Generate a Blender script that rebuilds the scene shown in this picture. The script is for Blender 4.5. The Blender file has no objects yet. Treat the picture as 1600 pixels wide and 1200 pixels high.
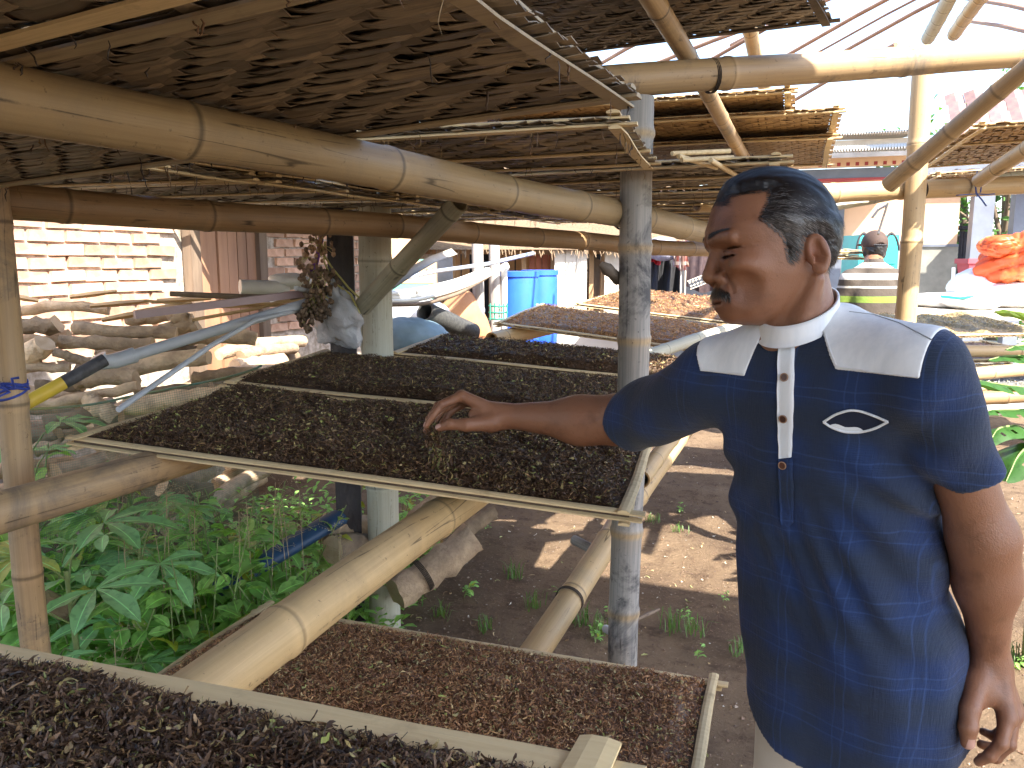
import bpy, math, random
import numpy as np
from mathutils import Vector, Matrix

# ------------------------------------------------------------------ camera, world, sun, exposure
sc = bpy.context.scene
COL = sc.collection
rad = math.radians
CAMZ = 1.52
PITCH, YAW, FPX = rad(8.87), rad(19.8), 1250.0
cam = bpy.data.objects.new('camera', bpy.data.cameras.new('camera'))
COL.objects.link(cam)
cam.location = (0, 0, CAMZ)
cam.rotation_euler = (math.pi/2 - PITCH, 0, YAW)
cam.data.sensor_width = 36.0
cam.data.lens = 36.0*FPX/1600.0
cam.data.clip_start = 0.05
cam.data.clip_end = 800
sc.camera = cam

SUN = Vector((0.56, -0.42, 0.74)).normalized()
world = bpy.data.worlds.new('World'); sc.world = world
world.use_nodes = True
wn = world.node_tree
bgn = wn.nodes['Background']
sky = wn.nodes.new('ShaderNodeTexSky')
sky.sky_type = 'NISHITA'; sky.sun_disc = False
sky.sun_elevation = math.asin(SUN.z)
sky.sun_rotation = math.atan2(SUN.x, SUN.y)
sky.air_density = 1.0; sky.dust_density = 1.6; sky.ozone_density = 1.6
wn.links.new(sky.outputs[0], bgn.inputs[0])
bgn.inputs[1].default_value = 0.15
sl = bpy.data.lights.new('sun', 'SUN'); sl.energy = 4.6; sl.angle = rad(0.6); sl.color = (1.0, 0.93, 0.82)
so = bpy.data.objects.new('sun', sl); COL.objects.link(so)
so.rotation_euler = SUN.to_track_quat('Z', 'Y').to_euler(); so.location = (5, -5, 9)
sc.view_settings.view_transform = 'Standard'
sc.view_settings.look = 'None'
sc.view_settings.exposure = 2.22
sc.view_settings.gamma = 1.0
sc.view_settings.use_curve_mapping = False
sc.render.engine = 'CYCLES'
sc.cycles.use_denoising = True
sc.cycles.max_bounces = 7
sc.cycles.diffuse_bounces = 5
sc.cycles.glossy_bounces = 2
sc.cycles.transmission_bounces = 4
sc.cycles.transparent_max_bounces = 8
sc.cycles.caustics_reflective = False
sc.cycles.caustics_refractive = False
sc.cycles.sample_clamp_indirect = 6

# ------------------------------------------------------------------ measuring helpers (photo pixel -> point in the place)
_fh = np.array([-math.sin(YAW), math.cos(YAW), 0.0])
RT = np.array([math.cos(YAW), math.sin(YAW), 0.0])
FW = _fh*math.cos(PITCH) + np.array([0, 0, -math.sin(PITCH)])
UP = np.cross(RT, FW)
CP = np.array([0, 0, CAMZ])
def ray(x, y): return FW + RT*(x-800)/FPX + UP*(600-y)/FPX
def at(x, y, d): return CP + ray(x, y)*d                 # d = distance along the view axis
def atz(x, y, z): r = ray(x, y); return CP + r*((z-CAMZ)/r[2])
def atx(x, y, v): r = ray(x, y); return CP + r*(v/r[0])
def aty(x, y, v): r = ray(x, y); return CP + r*(v/r[1])
rng = np.random.default_rng(7)
rnd = random.Random(11)

# ------------------------------------------------------------------ object helpers
def V3(p): return Vector((float(p[0]), float(p[1]), float(p[2])))
def tag(o, label=None, cat=None, group=None, kind=None):
    if label: o['label'] = label
    if cat: o['category'] = cat
    if group: o['group'] = group
    if kind: o['kind'] = kind
    return o
def thing(name, label, cat, loc, group=None, M=None):
    o = bpy.data.objects.new(name, None); COL.objects.link(o)
    o.empty_display_size = 0.05
    if M is not None: o.matrix_world = M
    else: o.location = V3(loc)
    return tag(o, label, cat, group)
def link(name, me, parent=None, world_verts=True):
    o = bpy.data.objects.new(name, me); COL.objects.link(o)
    if parent is not None:
        o.parent = parent
        if world_verts:
            base = Matrix.Identity(4); p = parent
        while p is not None:
            base = Matrix.Translation(p.location) @ base
            if p.parent is not None: base = p.matrix_parent_inverse @ base
            p = p.parent
        o.matrix_parent_inverse = base.inverted()
    return o
def mesh_np(name, V, F, mat=None, smooth=True, col=None, uv=None, mi=None):
    """V (n,3), F list of arrays of polygons (k corners each) or a single array."""
    me = bpy.data.meshes.new(name)
    V = np.asarray(V, dtype=np.float32)
    Fs = F if isinstance(F, (list, tuple)) else [F]
    Fs = [np.asarray(f, dtype=np.int32) for f in Fs if len(f)]
    me.vertices.add(len(V)); me.vertices.foreach_set('co', V.ravel())
    tot = sum(f.size for f in Fs); npoly = sum(len(f) for f in Fs)
    me.loops.add(tot); me.loops.foreach_set('vertex_index', np.concatenate([f.ravel() for f in Fs]))
    st = []; o = 0
    for f in Fs:
        k = f.shape[1]; st.append(o + np.arange(len(f), dtype=np.int32)*k); o += f.size
    me.polygons.add(npoly); me.polygons.foreach_set('loop_start', np.concatenate(st))
    me.polygons.foreach_set('use_smooth', np.full(npoly, bool(smooth)))
    if col is not None:
        c = np.ones((len(V), 4), dtype=np.float32); c[:, :3] = col
        a = me.color_attributes.new('Col', 'FLOAT_COLOR', 'POINT'); a.data.foreach_set('color', c.ravel())
    if uv is not None:
        l = me.uv_layers.new(name='UVMap')
        idx = np.concatenate([f.ravel() for f in Fs])
        l.data.foreach_set('uv', np.asarray(uv, dtype=np.float32)[idx].ravel())
    if mat is not None:
        for m in (mat if isinstance(mat, (list, tuple)) else [mat]): me.materials.append(m)
    if mi is not None: me.polygons.foreach_set('material_index', np.asarray(mi, dtype=np.int32))
    me.update(calc_edges=True); me.validate()
    return me
class MB:
    """collects shapes into one mesh"""
    def __init__(s): s.v = []; s.f4 = []; s.f3 = []; s.c = []; s.uv = []; s.m4 = []; s.m3 = []; s.n = 0
    def add(s, V, F4=(), F3=(), col=(1, 1, 1), uv=None, mi=0):
        V = np.asarray(V, dtype=float).reshape(-1, 3)
        s.v.append(V)
        c = np.asarray(col, dtype=float)
        s.c.append(np.broadcast_to(c, (len(V), 3)) if c.ndim == 1 else c)
        s.uv.append(np.zeros((len(V), 2)) if uv is None else uv)
        if len(F4): s.f4.append(np.asarray(F4, dtype=int).reshape(-1, 4) + s.n); s.m4 += [mi]*(len(s.f4[-1]))
        if len(F3): s.f3.append(np.asarray(F3, dtype=int).reshape(-1, 3) + s.n); s.m3 += [mi]*(len(s.f3[-1]))
        s.n += len(V); return s
    def box(s, c, size, ax=None, col=(1, 1, 1), mi=0):
        c = np.asarray(c, float); h = np.asarray(size, float)/2
        A = np.eye(3) if ax is None else np.asarray(ax, float)
        q = np.array([[x, y, z] for z in (-1, 1) for y in (-1, 1) for x in (-1, 1)], float)*h
        s.add(c + q @ A, [[0, 2, 3, 1], [4, 5, 7, 6], [0, 1, 5, 4], [2, 6, 7, 3], [0, 4, 6, 2], [1, 3, 7, 5]], col=col, mi=mi); return s
    def tube(s, pts, r, n=10, cap=True, col=(1, 1, 1), mi=0, cap_mi=None, flat=1.0):
        P = np.asarray(pts, float); m = len(P)
        r = np.broadcast_to(np.asarray(r, float), (m,))
        T = np.gradient(P, axis=0); T /= np.linalg.norm(T, axis=1)[:, None] + 1e-12
        up = np.array([0, 0, 1.0]) if abs(T[0][2]) < 0.9 else np.array([1.0, 0, 0])
        A = np.cross(T, up); A /= np.linalg.norm(A, axis=1)[:, None] + 1e-12
        B = np.cross(A, T)
        th = np.arange(n)*2*np.pi/n
        ring = P[:, None] + r[:, None, None]*(np.cos(th)[None, :, None]*A[:, None] + flat*np.sin(th)[None, :, None]*B[:, None])
        L = np.concatenate([[0], np.cumsum(np.linalg.norm(np.diff(P, axis=0), axis=1))])
        uv = np.stack([np.broadcast_to(th/(2*np.pi), (m, n)), np.broadcast_to(L[:, None], (m, n))], -1).reshape(-1, 2)
        i = np.arange(m-1)[:, None]*n; j = np.arange(n)[None]
        F = np.stack([i+j, i+(j+1) % n, i+n+(j+1) % n, i+n+j], -1).reshape(-1, 4)
        cc = np.asarray(col, float)
        if cc.ndim == 2: cc = np.repeat(cc, n, axis=0)
        s.add(ring.reshape(-1, 3), F, col=cc, uv=uv, mi=mi)
        if cap:
            for k, rev in ((0, True), (m-1, False)):
                base = s.n
                vv = np.vstack([ring[k], P[k][None]])
                f = [[(a+1) % n, a, n] if rev else [a, (a+1) % n, n] for a in range(n)]
                s.add(vv, F3=f, col=cc[k*n] if cc.ndim == 2 else cc, mi=mi if cap_mi is None else cap_mi, uv=np.zeros((n+1, 2)))
        return s
    def mesh(s, name, mat, smooth=True):
        V = np.vstack(s.v); Fs = []; mi = []
        if s.f4: Fs.append(np.vstack(s.f4)); mi += s.m4
        if s.f3: Fs.append(np.vstack(s.f3)); mi += s.m3
        return mesh_np(name, V, Fs, mat, smooth, np.vstack(s.c), np.vstack(s.uv), mi)
    def build(s, name, mat, parent=None, smooth=True): return link(name, s.mesh(name, mat, smooth), parent)
def single(name, mb, mat, label, cat, group=None, kind=None, smooth=True, base=None):
    """a thing that is one mesh, origin at its lowest/first point"""
    V = np.vstack(mb.v)
    b = V.mean(0) if base is None else np.asarray(base, float)
    if base is None: b[2] = V[:, 2].min()
    mb.v = [v - b for v in mb.v]
    o = link(name, mb.mesh(name, mat, smooth)); o.location = V3(b)
    return tag(o, label, cat, group, kind)

# ------------------------------------------------------------------ materials
def newmat(name):
    m = bpy.data.materials.new(name); m.use_nodes = True
    return m, m.node_tree.nodes, m.node_tree.links, m.node_tree.nodes['Principled BSDF']
def mixc(N, L, a, b, fac, mode='MIX'):
    x = N.new('ShaderNodeMix'); x.data_type = 'RGBA'; x.blend_type = mode
    for sock, val in ((x.inputs[6], a), (x.inputs[7], b), (x.inputs[0], fac)):
        if hasattr(val, 'is_output'): L.new(val, sock)
        elif isinstance(val, (int, float)): sock.default_value = val
        else: sock.default_value = (*val, 1)
    return x.outputs[2]
def noise(N, L, vec, scale, detail=5, rough=0.6, dist=0.0):
    t = N.new('ShaderNodeTexNoise'); t.inputs['Scale'].default_value = scale
    t.inputs['Detail'].default_value = detail; t.inputs['Roughness'].default_value = rough
    t.inputs['Distortion'].default_value = dist
    if vec is not None: L.new(vec, t.inputs['Vector'])
    return t.outputs[0]
def mapping(N, L, src, scale=(1, 1, 1), rot=(0, 0, 0)):
    mp = N.new('ShaderNodeMapping'); mp.inputs['Scale'].default_value = scale; mp.inputs['Rotation'].default_value = rot
    L.new(src, mp.inputs[0]); return mp.outputs[0]
def ramp(N, L, src, lo, hi):
    r = N.new('ShaderNodeMapRange'); r.inputs[1].default_value = lo; r.inputs[2].default_value = hi; r.clamp = True
    L.new(src, r.inputs[0]); return r.outputs[0]
def bump(N, L, h, strength, dist, bsdf):
    b = N.new('ShaderNodeBump'); b.inputs['Strength'].default_value = strength; b.inputs['Distance'].default_value = dist
    L.new(h, b.inputs['Height']); L.new(b.outputs[0], bsdf.inputs['Normal']); return b
def coords(N, which='Object'): return N.new('ShaderNodeTexCoord').outputs[which]
def objrand(N): return N.new('ShaderNodeObjectInfo').outputs['Random']
def simple(name, c, c2=None, rough=0.7, scale=8.0, bmp=0.3, bd=0.004, metallic=0.0, rand=0.0, lo=0.35, hi=0.65, vcol=False, stretch=(1, 1, 1), spec=0.5):
    m, N, L, b = newmat(name)
    v = mapping(N, L, coords(N), stretch)
    f = noise(N, L, v, scale)
    c2 = c2 or tuple(x*0.6 for x in c)
    out = mixc(N, L, c, c2, ramp(N, L, f, lo, hi))
    if rand: 
        r = ramp(N, L, objrand(N), 0, 1); k = N.new('ShaderNodeMapRange'); k.inputs[3].default_value = 1-rand; k.inputs[4].default_value = 1+rand
        L.new(r, k.inputs[0])
        cc = N.new('ShaderNodeCombineColor'); [L.new(k.outputs[0], cc.inputs[i]) for i in range(3)]
        out = mixc(N, L, out, cc.outputs[0], 1.0, 'MULTIPLY')
    if vcol:
        a = N.new('ShaderNodeAttribute'); a.attribute_name = 'Col'
        out = mixc(N, L, out, a.outputs[0], 1.0, 'MULTIPLY')
    L.new(out, b.inputs['Base Color'])
    b.inputs['Roughness'].default_value = rough; b.inputs['Metallic'].default_value = metallic
    b.inputs['Specular IOR Level'].default_value = spec
    if bmp: bump(N, L, noise(N, L, v, scale*5, 6), bmp, bd, b)
    return m
def vcolmat(name, rough=0.6, bmp=0.0, trans=0.0, spec=0.4):
    m, N, L, b = newmat(name)
    a = N.new('ShaderNodeAttribute'); a.attribute_name = 'Col'
    L.new(a.outputs[0], b.inputs['Base Color']); b.inputs['Roughness'].default_value = rough
    b.inputs['Specular IOR Level'].default_value = spec
    if bmp: bump(N, L, noise(N, L, coords(N), 120, 5), bmp, 0.002, b)
    return m
def bamboo_mat(name, c, c2, c3, rough=0.42, blotch=0.5):
    """culm skin: long streaks along the pole (uv.v = metres along it), blotches, node marks from the Col attribute"""
    m, N, L, b = newmat(name)
    uv = coords(N, 'UV'); ob = coords(N)
    st = noise(N, L, mapping(N, L, uv, (26, 2.2, 1)), 1.0, 6, 0.65)
    fine = noise(N, L, mapping(N, L, uv, (120, 5, 1)), 1.0, 4, 0.7)
    bl = noise(N, L, mapping(N, L, ob, (1, 1, 1)), 5.5, 7, 0.7, 0.6)
    sp = noise(N, L, ob, 60, 4, 0.7)
    out = mixc(N, L, c, c2, ramp(N, L, st, 0.32, 0.68))
    out = mixc(N, L, out, c3, ramp(N, L, bl, 0.5, 0.5+0.3/blotch*0.5))
    out = mixc(N, L, out, tuple(x*0.45 for x in c2), ramp(N, L, sp, 0.64, 0.72))
    out = mixc(N, L, out, tuple(min(1, x*1.2) for x in c), ramp(N, L, fine, 0.6, 0.8))
    ck = N.new('ShaderNodeMath'); ck.operation = 'SUBTRACT'; ck.inputs[1].default_value = .5; L.new(noise(N, L, mapping(N, L, uv, (5, .7, 1)), 1.0, 2, .4), ck.inputs[0])
    ca = N.new('ShaderNodeMath'); ca.operation = 'ABSOLUTE'; L.new(ck.outputs[0], ca.inputs[0])
    cm = N.new('ShaderNodeMath'); cm.operation = 'MULTIPLY'; L.new(ramp(N, L, ca.outputs[0], .006, .001), cm.inputs[0]); L.new(ramp(N, L, bl, .48, .56), cm.inputs[1])
    out = mixc(N, L, out, tuple(x*0.3 for x in c2), cm.outputs[0])
    a = N.new('ShaderNodeAttribute'); a.attribute_name = 'Col'
    out = mixc(N, L, out, a.outputs[0], 1.0, 'MULTIPLY')
    L.new(out, b.inputs['Base Color'])
    rr = N.new('ShaderNodeMapRange'); rr.inputs[3].default_value = rough-0.08; rr.inputs[4].default_value = rough+0.25
    L.new(bl, rr.inputs[0]); L.new(rr.outputs[0], b.inputs['Roughness'])
    mixh = N.new('ShaderNodeMath'); mixh.operation = 'ADD'; L.new(fine, mixh.inputs[0]); L.new(sp, mixh.inputs[1])
    bump(N, L, mixh.outputs[0], 0.18, 0.002, b)
    return m
M = {}
M['bam'] = bamboo_mat('bamboo_tan', (0.47, 0.335, 0.175), (0.37, 0.25, 0.125), (0.32, 0.245, 0.15))
M['bam_brown'] = bamboo_mat('bamboo_brown', (0.33, 0.21, 0.105), (0.24, 0.145, 0.07), (0.20, 0.14, 0.085))
M['bam_dirty'] = bamboo_mat('bamboo_dirty', (0.42, 0.29, 0.15), (0.30, 0.20, 0.11), (0.16, 0.125, 0.09), blotch=0.9)
M['bam_light'] = bamboo_mat('bamboo_light', (0.60, 0.44, 0.23), (0.48, 0.34, 0.17), (0.40, 0.29, 0.16))
M['bam_mid'] = bamboo_mat('bamboo_mid', (0.31, 0.225, 0.12), (0.24, 0.165, 0.085), (0.20, 0.155, 0.10))
M['bam_grey'] = bamboo_mat('bamboo_grey', (0.36, 0.34, 0.31), (0.19, 0.188, 0.185), (0.07, 0.07, 0.074), 0.6, 1.3)
M['bam_pale'] = bamboo_mat('bamboo_pale', (0.46, 0.45, 0.37), (0.36, 0.35, 0.28), (0.42, 0.36, 0.24), 0.5)
M['bam_green'] = bamboo_mat('bamboo_greygreen', (0.36, 0.34, 0.25), (0.25, 0.24, 0.18), (0.20, 0.18, 0.13), 0.5)
def slat_mat(name, c, c2, c3, dk=0.4):
    m, N, L, b = newmat(name)
    ob = coords(N)
    r = objrand(N)
    out = mixc(N, L, c, c2, r)
    st = noise(N, L, mapping(N, L, ob, (6, 90, 30)), 1.0, 5, 0.7)
    out = mixc(N, L, out, c3, ramp(N, L, st, 0.45, 0.7))
    bl = noise(N, L, ob, 9, 6, 0.7)
    out = mixc(N, L, out, tuple(x*dk for x in c3), ramp(N, L, bl, 0.58, 0.75))
    L.new(out, b.inputs['Base Color']); b.inputs['Roughness'].default_value = 0.62
    bump(N, L, st, 0.3, 0.002, b)
    return m
M['slat'] = slat_mat('split_bamboo', (0.32, 0.25, 0.165), (0.115, 0.09, 0.062), (0.08, 0.064, 0.045))
M['slat_light'] = slat_mat('split_bamboo_light', (0.46, 0.31, 0.15), (0.30, 0.19, 0.09), (0.25, 0.16, 0.08))
M['lath'] = slat_mat('bamboo_lath', (0.70, 0.55, 0.31), (0.58, 0.45, 0.25), (0.50, 0.37, 0.20), 0.6)
M['lath_dim'] = slat_mat('bamboo_lath_dim', (0.36, 0.29, 0.18), (0.30, 0.24, 0.15), (0.22, 0.17, 0.11), 0.6)
M['lath_pale'] = slat_mat('bamboo_lath_pale', (0.84, 0.66, 0.36), (0.80, 0.62, 0.33), (0.72, 0.54, 0.28), 0.8)
M['shred'] = vcolmat('leaf_shreds', 0.5, 0)
M['mat_dark'] = simple('dark_weave', (0.11, 0.075, 0.045), (0.06, 0.04, 0.025), 0.8, 30)
M['leaf'] = None

# ------------------------------------------------------------------ bamboo poles
def bamboo_mb(pts, r0, r1, seed, gap=0.33, mark=0.4, n=18, tint=(1, 1, 1), first=None, wob=0.004, hollow=True, swell=1.085, nodecol=None):
    R = np.random.default_rng(seed)
    P = np.asarray(pts, float)
    seg = np.linalg.norm(np.diff(P, axis=0), axis=1); cum = np.concatenate([[0], np.cumsum(seg)]); L = cum[-1]
    nodes = []; s = R.uniform(0.05, gap) if first is None else first
    while s < L-0.02:
        nodes.append(s); s += gap*R.uniform(0.85, 1.18)
    S = [0.0, L]; 
    for q in nodes: S += [q-0.028, q-0.012, q-0.005, q-0.0015, q+0.0015, q+0.007, q+0.02]
    for k in range(int(L/0.1)+1): S.append(k*0.1+0.003)
    S = np.array(sorted(x for x in set(S) if 0 <= x <= L)); S = S[np.concatenate([[True], np.diff(S) > 6e-4])]
    Q = np.stack([np.interp(S, cum, P[:, k]) for k in range(3)], 1)
    ph = R.uniform(0, 6.28, 6)
    for k in range(3): Q[:, k] += wob*(np.sin(S*2.1+ph[k]) + 0.6*np.sin(S*5.3+ph[k+3]))
    r = r0 + (r1-r0)*S/L
    f = np.ones(len(S)); c = np.ones((len(S), 3))*np.asarray(tint)
    for q in nodes:
        d = S-q; e = R.uniform(0.8, 1.2)
        f += (swell-1)*np.exp(-(d/0.011)**2)*e
        f -= 0.05*np.exp(-(d/0.0022)**2)
        mk = np.exp(-((d-0.0)/0.0035)**2)
        c *= (1-mk*(1-mark))[:, None]
        pale = np.exp(-((d-0.011)/0.006)**2)*0.22 + np.exp(-((d+0.012)/0.006)**2)*0.12
        c *= (1+pale)[:, None]
        if nodecol is not None:
            k_ = np.exp(-((d-.004)/.011)**2)[:, None]; c = c*(1-k_)+np.asarray(nodecol)*k_
    mb = MB(); mb.tube(Q, r*f, n=n, cap=not hollow, col=c)
    if hollow:
        for e, d in ((0, 1), (-1, -1)):
            t = (Q[1]-Q[0]) if e == 0 else (Q[-1]-Q[-2]); t = t/np.linalg.norm(t)*(1 if e == 0 else -1)
            rr = r[e]; c0 = Q[e]
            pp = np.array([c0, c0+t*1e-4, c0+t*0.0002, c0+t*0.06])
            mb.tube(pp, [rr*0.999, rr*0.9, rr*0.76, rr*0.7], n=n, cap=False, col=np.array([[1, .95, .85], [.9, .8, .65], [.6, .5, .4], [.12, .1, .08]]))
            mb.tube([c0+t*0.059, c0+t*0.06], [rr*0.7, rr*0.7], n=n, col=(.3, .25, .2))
    return mb
def pole(name, pts, r0, r1, seed, mat, label, cat='bamboo pole', group=None, **k):
    return single(name, bamboo_mb(pts, r0, r1, seed, **k), M[mat], label, cat, group)
def extend(a, b, ea, eb):
    a = np.asarray(a, float); b = np.asarray(b, float); t = (b-a)/np.linalg.norm(b-a)
    return a-t*ea, b+t*eb

# ------------------------------------------------------------------ numeric noise
def sinnoise(x, y, seed, octs=5, f0=3.0):
    R = np.random.default_rng(seed); o = np.zeros_like(x, dtype=float); amp = 1.0; f = f0
    for _ in range(octs):
        for _ in range(3):
            a = R.uniform(0, 6.28); p = R.uniform(0, 6.28)
            o += amp*np.sin(f*(x*np.cos(a)+y*np.sin(a))*R.uniform(.7, 1.3)+p)/3
        amp *= 0.55; f *= 2.0
    return o
def sn3(P, seed, octs=3, f0=10.0, gain=0.5):
    R = np.random.default_rng(seed); o = np.zeros(len(P)); amp = 1.0; f = f0
    for _ in range(octs):
        for _ in range(4):
            d = R.normal(size=3); d /= np.linalg.norm(d)
            o += amp*np.sin(f*R.uniform(.7, 1.3)*(P @ d)+R.uniform(0, 6.28))/4
        amp *= gain; f *= 2.0
    return o

# ------------------------------------------------------------------ tobacco shreds
PAL_DARK = [((.066, .037, .022), .34), ((.10, .057, .032), .27), ((.155, .088, .046), .17), ((.030, .019, .013), .08), ((.28, .21, .08), .05), ((.25, .15, .07), .07), ((.20, .21, .07), .02)]
PAL_BROWN = [((.25, .115, .052), .34), ((.35, .18, .08), .28), ((.13, .062, .034), .18), ((.46, .27, .12), .12), ((.50, .38, .19), .06), ((.34, .33, .12), .02)]
PAL_SUN = [((.24, .12, .05), .40), ((.32, .17, .07), .30), ((.14, .07, .035), .20), ((.42, .28, .12), .10)]
def shreds(R, pos, lmin, lmax, wmin, wmax, pal, flat=0.35, K=6, lift=0.0):
    n = len(pos)
    L = R.uniform(lmin, lmax, n)*R.uniform(.35, 1.2, n); W = R.uniform(wmin, wmax, n)
    yaw = R.uniform(0, 2*np.pi, n); pit = R.normal(0, flat, n); roll = R.normal(0, .7, n); cur = R.normal(0, 2.1, n); tw = R.normal(0, 1.7, n); cz = R.normal(.3, 1.7, n)
    t = np.linspace(-.5, .5, K)
    a = cur[:, None]*t; e = pit[:, None] + cz[:, None]*t
    dx = np.cos(a)*np.cos(e); dy = np.sin(a)*np.cos(e); dz = np.sin(e)
    def integ(q): 
        c = np.cumsum(q, 1)/K; return c - c.mean(1, keepdims=True)
    X, Y, Z = integ(dx)*L[:, None], integ(dy)*L[:, None], integ(dz)*L[:, None]
    ro = roll[:, None] + tw[:, None]*t
    sx, sy, sz = -np.sin(a)*np.cos(ro), np.cos(a)*np.cos(ro), np.sin(ro)
    wprof = (0.5+0.5*np.sqrt(np.clip(1-(2*t)**2, 0, 1)))[None]*W[:, None]/2*R.uniform(.35, 1.3, (n, K))
    A = np.stack([X+sx*wprof, Y+sy*wprof, Z+sz*wprof], -1); B = np.stack([X-sx*wprof, Y-sy*wprof, Z-sz*wprof], -1)
    Q = np.stack([A, B], 2)+R.normal(0, .06, (n, K, 2, 3))*W[:, None, None, None]                             # n,K,2,3
    c, s_ = np.cos(yaw)[:, None, None], np.sin(yaw)[:, None, None]
    x = Q[..., 0]*c - Q[..., 1]*s_; y = Q[..., 0]*s_ + Q[..., 1]*c
    Q = np.stack([x, y, Q[..., 2]], -1) + pos[:, None, None, :]
    V = Q.reshape(-1, 3)
    base = np.arange(n)[:, None]*K*2 + np.arange(K-1)[None]*2
    F = np.stack([base, base+1, base+3, base+2], -1).reshape(-1, 4)
    pr = np.array([p for _, p in pal]); pr /= pr.sum(); cs = np.array([c for c, _ in pal])
    ci = cs[R.choice(len(pal), n, p=pr)]*R.uniform(.7, 1.35, (n, 1))
    return V, F, np.repeat(ci, K*2, axis=0)
def leaf_pile(L, W, n, size, pal, hmax, seed, margin=(.03, .03, .03, .03), z0=0.006, thin=None, big=0.0):
    """heap of cut leaf in tray coordinates; margin = left,right,front,rear"""
    R = np.random.default_rng(seed)
    x0, x1, y0, y1 = margin[0], L-margin[1], margin[2], W-margin[3]
    nx, ny = int((x1-x0)/0.012), int((y1-y0)/0.012)
    gx, gy = np.meshgrid(np.linspace(x0, x1, nx), np.linspace(y0, y1, ny), indexing='ij')
    def height(x, y):
        e = np.minimum.reduce([x-x0, x1-x, y-y0, y1-y]); e = e + 0.018*sinnoise(x, y, seed+5, 3, 14)
        s = np.clip(e/0.05, 0, 1); s = s*s*(3-2*s)
        h = s*hmax*(0.75+0.35*sinnoise(x, y, seed, 4, 7)) + 0.004*s*sinnoise(x, y, seed+1, 3, 70)
        if thin is not None: h = h*np.clip(thin(x/L, y/W), 0, 1)
        return z0 + np.maximum(h, -0.002)
    h = height(gx, gy)
    V = np.stack([gx, gy, h-0.004], -1).reshape(-1, 3)
    i, j = np.meshgrid(np.arange(nx-1), np.arange(ny-1), indexing='ij')
    F = np.stack([i*ny+j, (i+1)*ny+j, (i+1)*ny+j+1, i*ny+j+1], -1).reshape(-1, 4)
    cb = np.array([c for c, _ in pal[:3]]).mean(0)
    C = np.broadcast_to(cb*0.55, (len(V), 3))*R.uniform(.6, 1.3, (len(V), 1))  # base sheet coloured darker to give shade in the gaps between shreds
    px_ = R.uniform(x0-.004, x1+.004, n); py_ = R.uniform(y0-.004, y1+.004, n)
    ph = height(px_, py_)
    if thin is not None:
        k = R.uniform(0, 1, n) < np.clip(thin(px_/L, py_/W)+.06, 0, 1); px_, py_, ph = px_[k], py_[k], ph[k]
    pos = np.stack([px_, py_, ph + R.uniform(-.001, .007, len(px_))], -1)
    V2, F2, C2 = shreds(R, pos, size*0.6, size*2.0, size*0.08, size*0.24, pal)
    Vs, Fs, Cs = [V, V2], [F, F2+len(V)], [C, C2]
    m = max(12, int(n*0.014*(1+big)))
    idx = R.integers(0, len(pos), m)
    light = [((.32, .26, .11), .5), ((.24, .26, .07), .3), ((.34, .25, .13), .2)]
    V3_, F3_, C3_ = shreds(R, pos[idx]+[0, 0, .004], size*.9, size*1.6, size*.2, size*.42, light, flat=.2)
    Fs.append(F3_+sum(len(v) for v in Vs)); Vs.append(V3_); Cs.append(C3_)
    return mesh_np('shredded_leaf', np.vstack(Vs), np.vstack(Fs), M['shred'], False, np.vstack(Cs))

# ------------------------------------------------------------------ woven drying trays
TL, TW, PI_ = 1.3, 0.6, 0.025
_slatmesh = {}
def slat_mesh(kind, ph, mat):
    key = (kind, ph, mat)
    if key in _slatmesh: return _slatmesh[key]
    n = int(round((TL if kind == 'long' else TW)/PI_))
    R = np.random.default_rng(hash(key[:2]) % 999 if False else (ph*7+(3 if kind == 'long' else 0)))
    k = np.arange(n)
    sg = (np.where(((k+ph) % 4) < 2, 1.0, -1.0) if mat == 'slat_light' else np.where(((k+ph) % 4) < 3, -1.0, 1.0))*(1 if kind == 'long' else -1)
    s = np.concatenate([[-.012], (k+.5)*PI_, [n*PI_+.012]]); z = np.concatenate([[sg[0]], sg, [sg[-1]]])*0.0030
    w = 0.0105+R.normal(0, .0008, len(s)); th = 0.0006
    yo = R.normal(0, .0008, len(s)); tilt = R.normal(0, .0007, len(s))
    rows = []
    for (a, b) in ((-1, -1), (1, -1), (1, 1), (-1, 1)):
        rows.append(np.stack([s, yo+a*w, z+a*tilt+b*th], -1))
    V = np.stack(rows, 1).reshape(-1, 3)
    m = len(s); i = np.arange(m-1)[:, None]*4; j = np.arange(4)[None]
    F = np.stack([i+j, i+(j+1) % 4, i+4+(j+1) % 4, i+4+j], -1).reshape(-1, 4)
    F = np.vstack([F, [[3, 2, 1, 0]], [[(m-1)*4, (m-1)*4+1, (m-1)*4+2, (m-1)*4+3]]])
    if kind != 'long': V = V[:, [1, 0, 2]]*[-1, 1, 1]
    me = mesh_np('slat', V, F, M[mat], False); _slatmesh[key] = me
    return me
def tray_frame(FL, FR, RL, RR=None):
    FL, FR, RL = (np.asarray(p, float) for p in (FL, FR, RL))
    ex = FR-FL; L = np.linalg.norm(ex); ex /= L
    d = RL-FL
    if RR is not None: d = ((RL-FL)+(np.asarray(RR, float)-FR))/2
    d = d-ex*(d @ ex); W = np.linalg.norm(d); ey = d/W; ez = np.cross(ex, ey)
    Mx = Matrix(((ex[0], ey[0], ez[0], FL[0]), (ex[1], ey[1], ez[1], FL[1]), (ex[2], ey[2], ez[2], FL[2]), (0, 0, 0, 1)))
    return Mx, L, W
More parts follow.
